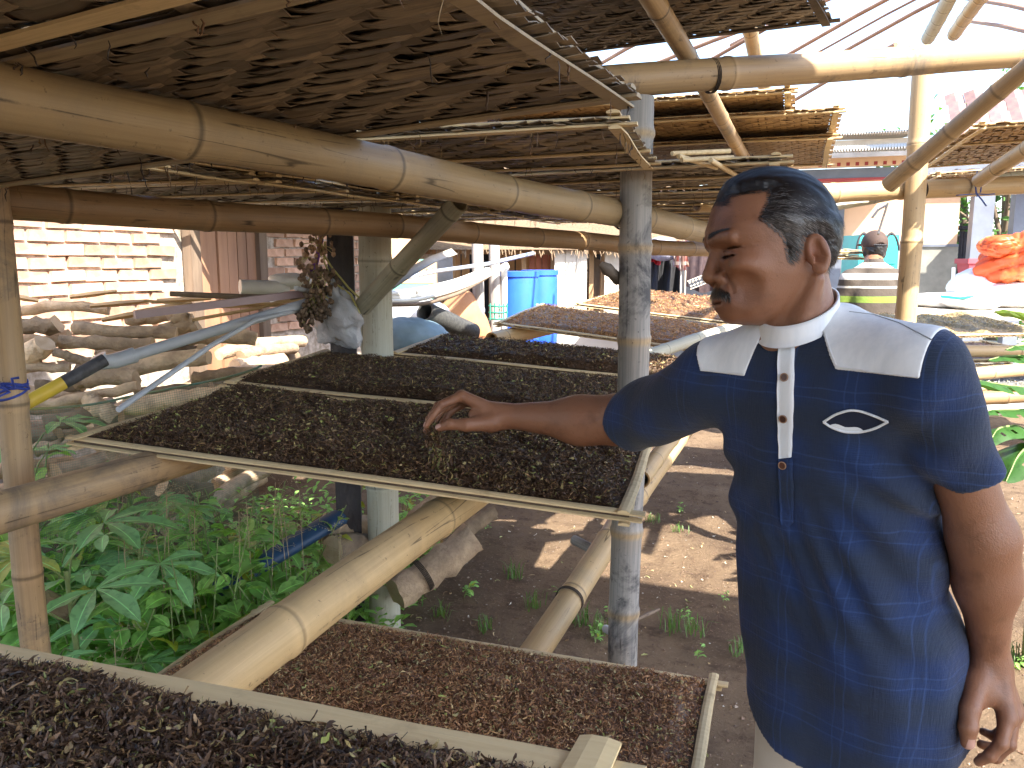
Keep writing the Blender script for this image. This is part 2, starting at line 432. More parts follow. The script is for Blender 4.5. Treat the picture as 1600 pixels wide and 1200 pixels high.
def lath(parent, a, b, w, t, R, mat='lath'):
    """split bamboo strip from a to b in tray coordinates, slightly bowed, rounded back"""
    a = np.asarray(a, float); b = np.asarray(b, float); d = b-a; L = np.linalg.norm(d); d /= L
    s = np.cross([0, 0, 1], d); n = 9
    u = np.linspace(0, 1, n); ph = R.uniform(0, 6)
    c = a+(b-a)*u[:, None]+s*(.002*np.sin(u*7+ph))[:, None]+np.array([0, 0, 1])*(.0012*np.sin(u*9+ph*2))[:, None]
    prof = [(-.5, 0), (.5, 0), (.5, .55), (.2, 1), (-.2, 1), (-.5, .55)]
    wv = w*(1+R.normal(0, .05, n))
    V = np.stack([c+s*(p*wv)[:, None]+np.array([0, 0, q*t]) for p, q in prof], 1).reshape(-1, 3)
    i = np.arange(n-1)[:, None]*6; j = np.arange(6)[None]
    F = np.stack([i+j, i+(j+1) % 6, i+6+(j+1) % 6, i+6+j], -1).reshape(-1, 4)
    # uneven hexagonal ends
    F2 = np.array([[3, 2, 1, 0], [0, 5, 4, 3], [(n-1)*6, (n-1)*6+1, (n-1)*6+2, (n-1)*6+3], [(n-1)*6+3, (n-1)*6+4, (n-1)*6+5, (n-1)*6]])
    me = mesh_np('lath', V, np.vstack([F, F2]), M[mat], False)
    o = bpy.data.objects.new('lath', me); COL.objects.link(o); o.parent = parent
    return o
def frame_laths(t, L, W, R, w=.024, mat='lath', over=.03, top=True, mids=()):
    th = .006
    for y in (w/2, W-w/2):
        lath(t, (-over*R.uniform(.4, 1.2), y, -.0035-th), (L+over*R.uniform(.4, 1.2), y+R.normal(0, .003), -.0035-th), w, th, R, mat)
        if top: lath(t, (-over*R.uniform(.2, 1.), y, .0035), (L+over*R.uniform(.2, 1.), y+R.normal(0, .003), .0035), w, th, R, mat)
    for x in (w/2, L-w/2):
        lath(t, (x, -over*R.uniform(.2, .7), -.0037-2*th), (x+R.normal(0, .004), W+over*R.uniform(.2, .8), -.0037-2*th), w*.9, th, R, mat)
        if top: lath(t, (x, -over*R.uniform(.2, .7), .0037+th), (x+R.normal(0, .004), W+over*R.uniform(.2, .8), .0037+th), w*.9, th, R, mat)
    for q in mids:
        lath(t, (-over*.5, W*q, -.0039-th), (L+over*.6, W*q+R.normal(0, .01), -.0039-th), w*.7, th, R, mat)
def weave(t, L, W, R, mat='slat', stuff=False, xr=(0, 1)):
    nl, nc = int(round(TW/PI_)), int(round(TL/PI_))
    sx, sy = L/TL, W/TW
    if stuff:
        Vs, Fs, o = [], [], 0
        for kind, cnt in (('long', nl), ('cross', nc)):
            for k in range(cnt):
                me = slat_mesh(kind, k % 4, mat)
                v = np.empty(len(me.vertices)*3, np.float32); me.vertices.foreach_get('co', v); v = v.reshape(-1, 3).copy()
                f = np.empty(len(me.loops), np.int32); me.loops.foreach_get('vertex_index', f)
                if kind == 'long': v[:, 1] += (k+.5)*PI_+R.normal(0, .001)
                else: v[:, 0] += (k+.5)*PI_+R.normal(0, .001)
                v *= [sx, sy, 1]
                Vs.append(v); Fs.append(f.reshape(-1, 4)+o); o += len(v)
        ob = bpy.data.objects.new('woven_mat', mesh_np('woven_mat', np.vstack(Vs), np.vstack(Fs), M[mat], False)); COL.objects.link(ob); ob.parent = t
        ob['kind'] = 'stuff'; return
    for kind, cnt in (('long', nl), ('cross', nc)):
        for k in range(cnt):
            if kind == 'cross' and not (xr[0] <= (k+.5)/cnt <= xr[1]): continue
            ob = bpy.data.objects.new('slat', slat_mesh(kind, k % 4, mat)); COL.objects.link(ob); ob.parent = t
            q = (k+.5)*PI_+R.normal(0, .0012)
            ob.location = (0, q*sy, R.normal(0, .0004)) if kind == 'long' else (q*sx, 0, R.normal(0, .0004))
            ob.rotation_euler = (R.normal(0, .075), 0, R.normal(0, .002)) if kind == 'long' else (0, R.normal(0, .075), R.normal(0, .004))
            ob.scale = (sx, sy, 1)
def hang_bits(t, L, W, R, n, lmax=.05):
    """leaf shreds and string ends that dangle through and off the edge of a tray"""
    mb = MB()
    for _ in range(n):
        e = R.integers(0, 3)
        x, y = (R.uniform(0, L), R.choice([.004, W-.004])) if e < 2 else (R.uniform(0, L), R.uniform(0, W))
        if R.uniform() < .12: x = L-.005; y = R.uniform(0, W)
        l = R.uniform(.006, lmax)*R.uniform(.3, 1)
        z = np.linspace(0, -l, 5); px_ = np.cumsum(R.normal(0, .0022, 5)); py_ = np.cumsum(R.normal(0, .0022, 5))
        c = [(.05, .03, .02), (.12, .065, .03), (.2, .13, .05), (.03, .022, .018)][R.integers(0, 4)]
        mb.tube(np.stack([x+px_, y+py_, z-.012], -1), R.uniform(.0006, .0016)*np.array([.8, 1, 1.2, .9, .3]), n=4, cap=False, col=c, flat=.6)
    o = bpy.data.objects.new('dangling_shred', mb.mesh('dangling_shred', M['shred'])); COL.objects.link(o); o.parent = t; o['kind'] = 'stuff'
def leaf_on_top(t, L, W, seed):
    """the drying leaf lying on an overhead tray: seen from below only through the weave"""
    o = bpy.data.objects.new('shredded_leaf', leaf_pile(L, W, 700, .02, PAL_DARK, .022, seed, (.03, .03, .03, .03), z0=.004)); COL.objects.link(o); o.parent = t; o['kind'] = 'stuff'
def empty_tray(name, FL, FR, RL, label, seed, group='woven bamboo trays on the racks', mat='slat', stuff=False, bits=40, mids=(.5,), lmat='lath', RR=None, xr=(0, 1), leaf=False):
    Mx, L, W = tray_frame(FL, FR, RL, RR); R = np.random.default_rng(seed)
    t = thing(name, label, 'tray', None, group, Mx)
    weave(t, L, W, R, mat, stuff, xr); frame_laths(t, L, W, R, mat=lmat, mids=mids)
    if bits: hang_bits(t, L, W, R, bits)
    if leaf: leaf_on_top(t, L, W, seed)
    return t
def leaf_tray(FL, FR, RL, label, seed, n, size, pal, hmax=.03, group='trays of drying cut leaf', margin=(.03, .03, .03, .03), thin=None, w=.024, RR=None, slats=False, big=0.0, over=.03, lmat='lath'):
    Mx, L, W = tray_frame(FL, FR, RL, RR); R = np.random.default_rng(seed)
    t = thing('leaf_tray', label, 'tray', None, group, Mx)
    if slats: weave(t, L, W, R, 'slat_light')
    else:
        mb = MB(); mb.box((L/2, W/2, 0), (L-.006, W-.006, .005))
        o = bpy.data.objects.new('woven_mat', mb.mesh('woven_mat', M['mat_dark'], False)); COL.objects.link(o); o.parent = t
    frame_laths(t, L, W, R, w=w, over=over, mat=lmat)
    o = bpy.data.objects.new('shredded_leaf', leaf_pile(L, W, n, size, pal, hmax, seed, margin, thin=thin, big=big)); COL.objects.link(o); o.parent = t; o['kind'] = 'stuff'
    return t
# ================================================================== THE SETTING
# ------------------------------------------------------------------ ground
def soil_mat():
    m, N, L, b = newmat('soil')
    ob = coords(N)
    big = noise(N, L, ob, 1.1, 6, 0.6); med = noise(N, L, ob, 9, 7, 0.7); fine = noise(N, L, ob, 70, 6, 0.75)
    out = mixc(N, L, (0.215, 0.150, 0.094), (0.12, 0.080, 0.051), ramp(N, L, big, 0.4, 0.62))
    out = mixc(N, L, out, (0.07, 0.042, 0.028), ramp(N, L, med, 0.5, 0.72))
    out = mixc(N, L, out, (0.30, 0.205, 0.135), ramp(N, L, fine, 0.56, 0.72))
    L.new(out, b.inputs['Base Color']); b.inputs['Roughness'].default_value = 0.95
    b.inputs['Specular IOR Level'].default_value = 0.2
    a = N.new('ShaderNodeMath'); a.operation = 'ADD'; L.new(med, a.inputs[0]); L.new(fine, a.inputs[1])
    bump(N, L, a.outputs[0], 1.0, 0.02, b)
    return m
M['soil'] = soil_mat()
def ground_z(x, y):
    return 0.03*sinnoise(x, y, 41, 3, 1.3) + 0.012*sinnoise(x, y, 42, 4, 9)
xs = np.concatenate([[-420, -120, -40, -15, -8], np.arange(-5, 4.01, 0.045), [6, 10, 20, 60, 160, 420]])
ys = np.concatenate([[-420, -120, -40, -12, -5, -2], np.arange(-0.5, 8.01, 0.045), [9, 10, 12, 16, 25, 50, 120, 420]])
gx, gy = np.meshgrid(xs, ys, indexing='ij')
gz = ground_z(gx, gy)
V = np.stack([gx, gy, gz], -1).reshape(-1, 3); nx, ny = gx.shape
i, j = np.meshgrid(np.arange(nx-1), np.arange(ny-1), indexing='ij')
F = np.stack([i*ny+j, (i+1)*ny+j, (i+1)*ny+j+1, i*ny+j+1], -1).reshape(-1, 4)
tag(link('ground', mesh_np('ground', V, F, M['soil'])), 'bare brown earth under and around the drying racks', 'ground', None, 'structure')
# soil crumbs, small stones and litter
R = np.random.default_rng(5)
n = 9000
gxp = R.uniform(-1.6, 1.9, n); gyp = 1.9+4.6*R.uniform(0, 1, n)**1.3
s = R.uniform(.0022, .006, n)*np.where(R.uniform(0, 1, n) < .05, 1.9, 1)
octa = np.array([[1, 0, 0], [-1, 0, 0], [0, 1, 0], [0, -1, 0], [0, 0, 1], [0, 0, -1]], float)
of = np.array([[0, 2, 4], [2, 1, 4], [1, 3, 4], [3, 0, 4], [2, 0, 5], [1, 2, 5], [3, 1, 5], [0, 3, 5]])
vv = octa[None]*[1, 1, .6]*s[:, None, None]*R.uniform(.6, 1.3, (n, 6, 1)) + np.stack([gxp, gyp, ground_z(gxp, gyp)+s*.3], -1)[:, None]
ff = of[None]+np.arange(n)[:, None, None]*6
cs = np.array([(.15, .09, .055), (.10, .06, .04), (.22, .15, .10), (.3, .24, .18), (.55, .52, .46)])
cc = cs[R.choice(5, n, p=[.4, .3, .2, .08, .02])]
tag(link('gravel', mesh_np('gravel', vv.reshape(-1, 3), ff.reshape(-1, 3), M['shred'], False, np.repeat(cc, 6, 0))), 'soil crumbs and pebbles scattered on the bare earth', 'gravel', None, 'stuff')
n = 900
gxp = R.uniform(-1.6, 1.9, n); gyp = 1.9+4.6*R.uniform(0, 1, n)**1.3
pv, pf, pc = shreds(R, np.stack([gxp, gyp, ground_z(gxp, gyp)+.006], -1), .015, .05, .003, .008, [((.45, .33, .17), .3), ((.2, .12, .06), .4), ((.3, .3, .12), .2), ((.6, .55, .45), .1)], flat=.12)
tag(link('litter', mesh_np('litter', pv, pf, M['shred'], False, pc)), 'dry leaf scraps and straw littering the earth', 'litter', None, 'stuff')

# ------------------------------------------------------------------ brick building on the left
M['brick'] = simple('fired_brick', (0.62, 0.41, 0.29), (0.46, 0.27, 0.18), 0.85, 14, 0.5, 0.004, rand=0.35)
M['mortar'] = simple('mortar', (0.62, 0.54, 0.45), (0.30, 0.24, 0.18), 0.95, 18, 0.6, 0.006)
M['wood_red'] = simple('door_wood', (0.36, 0.20, 0.115), (0.25, 0.135, 0.08), 0.6, 3, 0.3, 0.003, rand=0.18, stretch=(3, 3, .4))
M['wood_old'] = simple('old_wood', (0.20, 0.145, 0.10), (0.12, 0.085, 0.06), 0.8, 4, 0.5, 0.004, stretch=(4, 4, .5), rand=.1)
WX = -3.7
wall = thing('brick_house', 'red brick house wall behind the firewood with sunlight burning across it', 'house', (WX, 2.0, 0))
mb = MB(); mb.box((WX-.12, 4.6, 1.4), (.2, 7.4, 2.8)); mb.build('wall', M['mortar'], wall, False)
bm_ = []
for k in range(4):
    R = np.random.default_rng(60+k); q = MB(); q.box((0, 0, 0), (.03, .205, .056))
    v = q.v[0]; v += R.normal(0, .0022, v.shape); bm_.append(q.mesh('brick', M['brick'], False))
nb = 0; R = np.random.default_rng(70)
dY0, dY1 = atx(287, 400, WX)[1], atx(405, 400, WX)[1]
for r_ in range(14, 30):
    z = .03+r_*.07
    for c_ in range(0, 40):
        y = 2.35+c_*.228+(.114 if r_ % 2 else 0)
        if y > 6.9 or (dY0-.12 < y < dY1+.1) or nb >= 300: continue
        o = bpy.data.objects.new('brick', bm_[R.integers(0, 4)]); COL.objects.link(o); o.parent = wall
        o.location = (WX-.012+R.normal(0, .003)-WX, y-2.0+R.normal(0, .004), z+R.normal(0, .002)); o.rotation_euler = (R.normal(0, .012), 0, 0)
        nb += 1
# plank door with its frame in that wall
door = thing('plank_door', 'brown plank door standing in the brick wall above the firewood', 'door', (WX+.02, dY0, 0.2))
y = dY0; k = 0; R = np.random.default_rng(3)
nplank = 6; wpl = (dY1-dY0-.16)/nplank
for k in range(nplank):
    q = MB(); q.box((WX+.02+R.normal(0, .004), dY0+.08+wpl*(k+.5), 1.2), (.03, wpl-.008, 2.0)); q.build('plank', M['wood_red'], door, False)
for yy in (dY0+.035, dY1-.04):
    q = MB(); q.box((WX+.035, yy, 1.22), (.07, .085, 2.1)); q.build('door_post', M['wood_old'], door, False)
aw = thing('shade_awning', 'added corrugated tin awning, hidden from view, that throws a slanting shadow on the brick wall', 'awning', (WX, 4.2, 2.0))  # added awning, hidden by the trays, to throw the diagonal shadow on the wall
M['tin'] = simple('old_tin', (.42, .42, .42), (.28, .2, .15), .5, 4, .2, metallic=.5)
xs_ = np.linspace(0, 1.0, 3); ys_ = np.linspace(3.95, 7.2, 90)
X_, Y_ = np.meshgrid(xs_, ys_, indexing='ij'); Z_ = 2.06-.02*X_+.012*np.sin(Y_*70)
for side in (0,):
    q = MB(); ii, jj = np.meshgrid(np.arange(2), np.arange(89), indexing='ij')
    Vt = np.stack([WX-.0+X_, Y_, Z_], -1).reshape(-1, 3); Vb = Vt-[0, 0, .004]; Fq = np.stack([ii*90+jj, (ii+1)*90+jj, (ii+1)*90+jj+1, ii*90+jj+1], -1).reshape(-1, 4)
    q.add(Vt, Fq); q.add(Vb, Fq[:, ::-1]); q.build('tin_sheet', M['tin'], aw)
for yy in (4.05, 5.6, 7.1):
    q = MB(); q.tube([(WX, yy, 1.72), (WX+.95, yy, 2.0)], .02, 6); q.build('bracket', M['wood_old'], aw)

# ------------------------------------------------------------------ mat roof added out of view over the camera to shade the racks
M['shade_canopy'] = simple('shade_mat', (.35, .25, .14), (.22, .15, .08), .8, 12)
can = thing('shade_roof', 'added bamboo mat roof, out of view, that shades the near end of the racks', 'roof', (-.2, -1.8, 2.95))
CAN = (-2.2, 2.35, -1.7, 1.95, 2.95)
for k in range(9):
    x = CAN[0]+(CAN[1]-CAN[0])*k/9
    q = MB(); q.box((x+(CAN[1]-CAN[0])/18, (CAN[2]+CAN[3])/2, CAN[4]), ((CAN[1]-CAN[0])/9+.03, CAN[3]-CAN[2], .02+.002*(k % 2))); q.build('shade_mat', M['shade_canopy'], can, False)
for (x, y) in ((CAN[0]+.1, CAN[2]+.3), (CAN[1]-.1, CAN[2]+.3), (CAN[1]-.1, CAN[3]-.1)):
    q = bamboo_mb([(x, y, -.1), (x, y, CAN[4]-.02)], .045, .04, 5, n=10); q.build('shade_post', M['bam'], can)
for y in (CAN[2]+.3, CAN[3]-.1):
    q = bamboo_mb([(CAN[0], y, CAN[4]-.06), (CAN[1], y, CAN[4]-.06)], .04, .04, 6, n=10); q.build('shade_beam', M['bam'], can)

bw = thing('light_block_wall', 'added plank wall, out of view behind the camera, that blocks light', 'wall', (0, -2.0, 0))  # added wall, never in view, to cut the light from behind the camera
for k in range(13):
    q = MB(); q.box((-2.2+.24*k, -2.0+.006*(k % 2), 1.45), (.235, .03, 2.9)); q.build('plank', M['wood_old'], bw, False)
# ================================================================== THE RACK: posts and beams
pr = at(985, 600, 2.12)
pole('bamboo_post', [(pr[0]+.004, pr[1], 1.925), (pr[0], pr[1], 1.2), (pr[0]-.006, pr[1], -.15)], .041, .041, 101, 'bam_grey',
     'weathered grey bamboo post with a branch stub beside the reaching arm', group='upright posts of the drying rack', gap=.245, mark=.75, n=26, swell=1.13, first=.09, nodecol=(1.5, 1.15, .72))
pm = at(590, 500, 3.0)
pole('bamboo_post', [(pm[0], pm[1], 2.1), (pm[0], pm[1], 1.3), (pm[0], pm[1], -.15)], .060, .061, 102, 'bam_pale',
     'thick pale bamboo post in the middle of the rack with a brace leaning on it', group='upright posts of the drying rack', gap=.40, mark=.6, n=26, first=.22)
pl = at(20, 640, 1.72)
pole('bamboo_post', [(pl[0]-.005, pl[1], 2.2), (pl[0], pl[1], 1.3), (pl[0]+.02, pl[1], -.1)], .030, .029, 103, 'bam_dirty',
     'slim tan bamboo post at the left edge tied with blue cord', group='upright posts of the drying rack', gap=.42, mark=.4, n=20, first=.2)
pf = at(1430, 300, 3.35)
pole('bamboo_post', [(pf[0], pf[1], at(1441, 112, 3.35)[2]), (pf[0], pf[1], -.1)], .041, .044, 104, 'bam',
     'tan bamboo post behind the man in the striped shirt', group='upright posts of the drying rack', gap=.36, mark=.5, n=18, first=.3)
# branch stub on the grey post
q = MB(); a = at(966, 437, 2.1); b_ = at(948, 420, 2.05)
q.tube([a, (a+b_)/2+[0, 0, .002], b_, at(938, 412, 2.05)], [.016, .014, .017, .008], 9, col=(.5, .42, .35))
single('branch_stub', q, M['bam_grey'], 'knobbly branch stub sticking out of the grey bamboo post', 'branch')

e = extend(at(0, 145, .80), at(1090, 360, 2.65), .5, 1.2)
pole('bamboo_beam', e, .0335, .037, 110, 'bam_mid', 'stout tan bamboo beam running under the upper trays past the grey post', group='beams under the upper trays', gap=.36, mark=.3, n=30, wob=.003)
e = extend(at(0, 313, 1.72), at(960, 380, 3.6), .6, 1.5)
pole('bamboo_beam', e, .039, .037, 111, 'bam_brown', 'darker brown bamboo beam under the upper trays, resting by the pale post', group='beams under the upper trays', gap=.33, mark=.35, n=28, wob=.004)
e = extend(at(0, 803, 1.42), at(270, 722, 1.82), .5, .9)
pole('bamboo_beam', e, .039, .038, 112, 'bam_dirty', 'grimy brown bamboo beam carrying the left ends of the middle trays', group='beams under the middle trays', gap=.42, mark=.6, n=28, first=1.02)
e = extend(at(330, 1068, 1.09), at(690, 806, 1.72), .25, 1.6)
pole('bamboo_beam', e, .041, .039, 113, 'bam_light', 'thick clean tan bamboo beam under the middle of the large leaf tray', group='beams under the middle trays', gap=.60, mark=.55, n=32, first=.40, wob=.002)
e = extend(at(840, 1010, 2.30), at(1035, 722, 3.3), .9, .7)
pole('bamboo_beam', e, .043, .040, 114, 'bam', 'tan bamboo beam low beside the grey post, ringed with dark twine', group='beams under the lower trays', gap=.31, mark=.35, n=24)
e = extend(at(1005, 745, 2.25), at(1050, 688, 2.7), .05, 2.0)
pole('bamboo_beam', e, .026, .024, 115, 'bam', 'thin tan bamboo pole passing behind the man below the tray corner', group='beams under the middle trays', gap=.3, n=16)
e = extend(at(745, 478, 4.9), at(905, 450, 5.5), .05, .3)
pole('bamboo_beam', [at(768, 532, 4.25), at(905, 497, 5.0)], .045, .045, 116, 'bam', 'short bamboo bearer end showing beneath the sunlit far trays', group='beams under the far trays', gap=.4, n=14)
pole('bamboo_beam', [at(985, 562, 3.5), at(1160, 508, 4.6)], .03, .03, 117, 'bam_pale', 'pale bamboo bearer showing between the grey post and the blue sleeve', group='beams under the far trays', gap=.4, n=14)
# high cross beam and the poles on it
e = extend(at(925, 131, 2.06), at(1600, 85, 2.5), .0, 1.2)
pole('bamboo_beam', e, .042, .042, 118, 'bam_dirty', 'heavy bamboo cross beam lying on top of the grey post against the sky', group='high poles of the rack', gap=.52, mark=.8, n=30, first=.40)
e = extend(at(1010, -12, 1.80), at(1176, 266, 3.5), .6, .5)
pole('bamboo_pole', e, .027, .023, 119, 'bam_dirty', 'long slanting bamboo pole crossing over the heavy cross beam', group='high poles of the rack', gap=.30, mark=.3, n=18, first=.35)
e = extend(at(1172, 40, 2.7), at(1184, 95, 3.1), 1.0, 1.5)
pole('bamboo_pole', e, .026, .026, 120, 'bam', 'short stretch of bamboo pole showing above the cross beam left of the sky', group='high poles of the rack', gap=.28, mark=.25, n=14)
e = extend(at(1395, 284, 2.75), at(1600, 112, 2.3), .02, .6)
pole('bamboo_pole', e, .028, .026, 121, 'bam_dirty', 'brown slanting bamboo pole with an open cut end over the far rail', group='high poles of the rack', gap=.16, mark=.55, n=18)
e = extend(at(1290, 304, 3.3), at(1600, 289, 3.6), .6, .8)
pole('bamboo_rail', e, .040, .040, 122, 'bam', 'level bamboo rail tied with blue ribbon in front of the house', group='high poles of the rack', gap=.36, mark=.45, n=20)
e = extend(at(1290, 325, 3.45), at(1600, 272, 3.7), .4, .3)
pole('bamboo_rail', e, .016, .015, 123, 'bam_pale', 'thin pale pole just under the level bamboo rail', group='high poles of the rack', gap=.4, mark=.7, n=10)
e = extend(at(1535, 282, 3.3), at(1600, 238, 2.9), .02, .6)
pole('bamboo_pole', e, .03, .03, 124, 'bam', 'light bamboo pole under the woven trays at the right edge', group='high poles of the rack', gap=.25, n=14)
for k, (a, b_) in enumerate((((1448, 60), (1488, -14)), ((1492, 55), (1540, -14)))):
    e = extend(at(*a, 4.2), at(*b_, 3.6), .0, .8)
    pole('bamboo_pole', e, .034, .034, 125+k, 'bam_pale' if k == 0 else 'bam', ['pale mottled bamboo pole leaning against the bright sky', 'brown bamboo pole beside the mottled one against the bright sky'][k], group='high poles of the rack', gap=.16, n=12)
e = [at(566, 480, 2.84), at(716, 318, 2.42)]
pole('bamboo_brace', e, .033, .031, 127, 'bam_green', 'slanting grey green bamboo brace leaning on the pale post', gap=.36, mark=.3, n=22, first=.26)
# thin roof rods against the sky
rods = [((925, 108), (1010, 62)), ((1015, 104), (1170, 45)), ((1235, 84), (1395, -4)), ((1283, 80), (1440, -4)), ((1335, 72), (1478, -4)), ((1100, 100), (1290, -4)), ((1245, 155), (1330, 108)), ((1520, 0), (1610, 18)), ((1515, 34), (1590, 48)), ((1160, 62), (1250, 20))]
RLAB = ['left of the long slanting pole', 'crossing the long slanting pole under the top tray', 'right of the top tray corner, longest and thickest', 'second from the top tray corner, in the open sky', 'third from the top tray corner, left of the mottled pole', 'from the cross beam up past the top tray', 'short one below the cross beam, right of the sunlit tray', 'top right of the view beside the brown pole', 'lower right of the two by the brown pole', 'beside the short bamboo pole under the top tray']
for k, (a, b_) in enumerate(rods):
    q = MB(); e = extend(at(*a, 5.2), at(*b_, 4.4), .2, .5)
    q.tube([e[0], (e[0]+e[1])/2+np.array([0, 0, .01]), e[1]], .012 if k != 3 else .007, 6)
    single('roof_rod', q, M['wood_red'], 'thin roof rod, '+RLAB[k], 'rod', 'thin rods of the bare roof')
# blue cord, blue ribbon
M['blue_cord'] = simple('blue_cord', (.03, .06, .35), (.02, .04, .2), .5, 60)
q = MB(); R = np.random.default_rng(8)
for k in range(5):
    th = np.linspace(0, 6.3, 24); zc = at(18, 606, 1.7)[2]+k*.006-.012
    c = np.array([pl[0], pl[1], zc]); rr = .034+R.normal(0, .001)
    q.tube(np.stack([c[0]+rr*np.cos(th), c[1]+rr*np.sin(th), c[2]+.012*np.sin(th+k*1.3)], -1), .0028, 5)
for e in (((16, 612), (-4, 640)), ((22, 606), (30, 590)), ((14, 612), (2, 600))):
    a, b_ = at(*e[0], 1.67), at(*e[1], 1.66); q.tube([a, (a+b_)/2+[0, -.01, .01], b_], .0028, 5)
single('knotted_twine', q, M['blue_cord'], 'blue nylon cord wound round the slim left post', 'cord')
M['ribbon'] = simple('blue_ribbon', (.06, .13, .42), (.03, .06, .22), .45, 20)
q = MB()
c = at(1526, 292, 3.5)
for pts in ([(1527, 268), (1524, 285), (1525, 300), (1527, 306)], [(1527, 303), (1510, 304), (1496, 305)], [(1527, 303), (1541, 304), (1554, 303)], [(1527, 304), (1534, 312), (1541, 322)], [(1530, 270), (1534, 285), (1532, 300)]):
    q.tube([at(x, y, 3.46-.01*k) for k, (x, y) in enumerate(pts)], .010, 6, flat=.25)
single('blue_ribbon', q, M['ribbon'], 'blue plastic ribbon knotted round the level bamboo rail', 'ribbon')
q = MB()
q.tube([at(1387, 318, 3.5), at(1380, 340, 3.5), at(1372, 366, 3.5)], .012, 6, flat=.5); q.tube([at(1386, 320, 3.5), at(1372, 328, 3.5), at(1363, 340, 3.5)], .010, 6, flat=.5)
M['white'] = simple('white_plastic', (.80, .80, .80), (.68, .68, .68), .4, 10, .05)
single('plastic_strip', q, M['white'], 'white strip dangling from the thin pale pole', 'cord')
# dark twine rings
M['twine'] = simple('dark_twine', (.06, .042, .03), (.03, .022, .016), .8, 80)
def rings(a, b_, r, label, n=3):
    q = MB(); a = np.asarray(a); t = np.asarray(b_)-a; t /= np.linalg.norm(t); s = np.cross(t, [0, 0, 1]); s /= np.linalg.norm(s); u = np.cross(s, t)
    for k in range(n):
        th = np.linspace(0, 6.3, 22); q.tube(a+t*.0045*k+r*(np.cos(th)[:, None]*s+np.sin(th)[:, None]*u), .0018, 5)
    single('twine_tie', q, M['twine'], label, 'tie')
c0, c1 = at(840, 1010, 2.30), at(1035, 722, 3.3)
for f_, lab in ((.19, 'lower loop of dark twine round the low bamboo beam'), (.62, 'upper loop of dark twine round the low bamboo beam')):
    rings(c0+(c1-c0)*f_, c1, .0445, lab)

e0, e1 = at(0, 145, .80), at(1090, 360, 2.65)
k_ = .72; rings(e0+(e1-e0)*k_, e1, .0375, 'dark twine round the stout beam near the grey post', 4)
rings((pr[0]+.003, pr[1], 1.86), (pr[0]+.003, pr[1], 1.9), .044, 'dark twine round the top of the grey post', 4)
e0, e1 = at(925, 131, 2.06), at(1600, 85, 2.5)
rings(e0+(e1-e0)*.235, e1, .0445, 'dark twine round the heavy cross beam under the slanting pole', 3)
e0, e1 = at(1290, 304, 3.3), at(1600, 289, 3.6)
rings(e0+(e1-e0)*.44, e1, .0425, 'dark twine binding the level rail to the tan post', 5)
e0, e1 = at(0, 313, 1.72), at(960, 380, 3.6)
# ================================================================== TRAYS
def off(p, dx=0, dy=0, dz=0): return np.asarray(p)+np.array([dx, dy, dz])
# --- overhead, near: three rows over the beams
RRn = atz(982, 147, 1.735); dirn = atz(560, 207, 1.713)-RRn; dirn /= np.linalg.norm(dirn)
nf = np.cross([0, 0, 1], dirn); nf /= np.linalg.norm(nf)
FRn = RRn+nf*.52+np.array([0, 0, .012]); RLn = RRn+dirn*1.45; FLn = FRn+dirn*1.45
empty_tray('woven_tray', FLn, FRn, RLn, 'big dark woven tray nearest overhead with a pale doubled edge lath', 201, bits=90, mids=(), RR=RRn, leaf=True, lmat='lath_dim')
gap_ = nf*.57
empty_tray('woven_tray', FLn+nf*.60+dirn*.1, FRn+nf*.60+dirn*.1, FLn+nf*.02+dirn*.1, 'woven tray overhead cut off by the top left corner of the view', 200, bits=20, mids=(), leaf=True)
# the neighbour on its left, over the brown beam
FL2 = atz(500, 214, 1.745); FR2 = atz(972, 187, 1.752); RR2 = atz(1068, 250, 1.745)
dx2 = (FR2-FL2)/np.linalg.norm(FR2-FL2); FL2 = FR2-dx2*1.2
empty_tray('woven_tray', FL2, FR2, FL2+(RR2-FR2), 'woven tray overhead in front of the grey post with shreds hanging off its edge', 202, bits=110, mids=(.62,), RR=RR2, leaf=True)
y0 = RR2[1]+.05
labs = ['third woven tray from the camera in the row over the tan beam', 'fourth woven tray from the camera in the row over the tan beam', 'fifth woven tray from the camera in the row over the tan beam', 'farthest woven tray in the row over the tan beam']
for k in range(4):
    x1 = [-.06, -.10, -.05, -.08][k]
    empty_tray('woven_tray', (x1-1.28, y0+.66*k, 1.735), (x1, y0+.66*k, 1.745-.01*k), (x1-1.28, y0+.66*k+.6, 1.735), labs[k], 203+k, bits=60, mids=(.5,), stuff=(k > 1), lmat='lath', leaf=True)
labs = ['woven tray overhead at the left edge beneath the stout beam', 'second woven tray in the left row above the brown beam', 'third woven tray in the left row above the brown beam', 'farthest woven tray in the left row above the brown beam']
for k in range(4):
    ya = [.98, 1.64, 2.32, 3.0][k]
    empty_tray('woven_tray', (-2.75, ya, 1.715), (-1.22+.02*k, ya, 1.71), (-2.75, ya+.62, 1.715), labs[k], 211+k, bits=90, mids=(.5,), stuff=(k > 2), leaf=True)
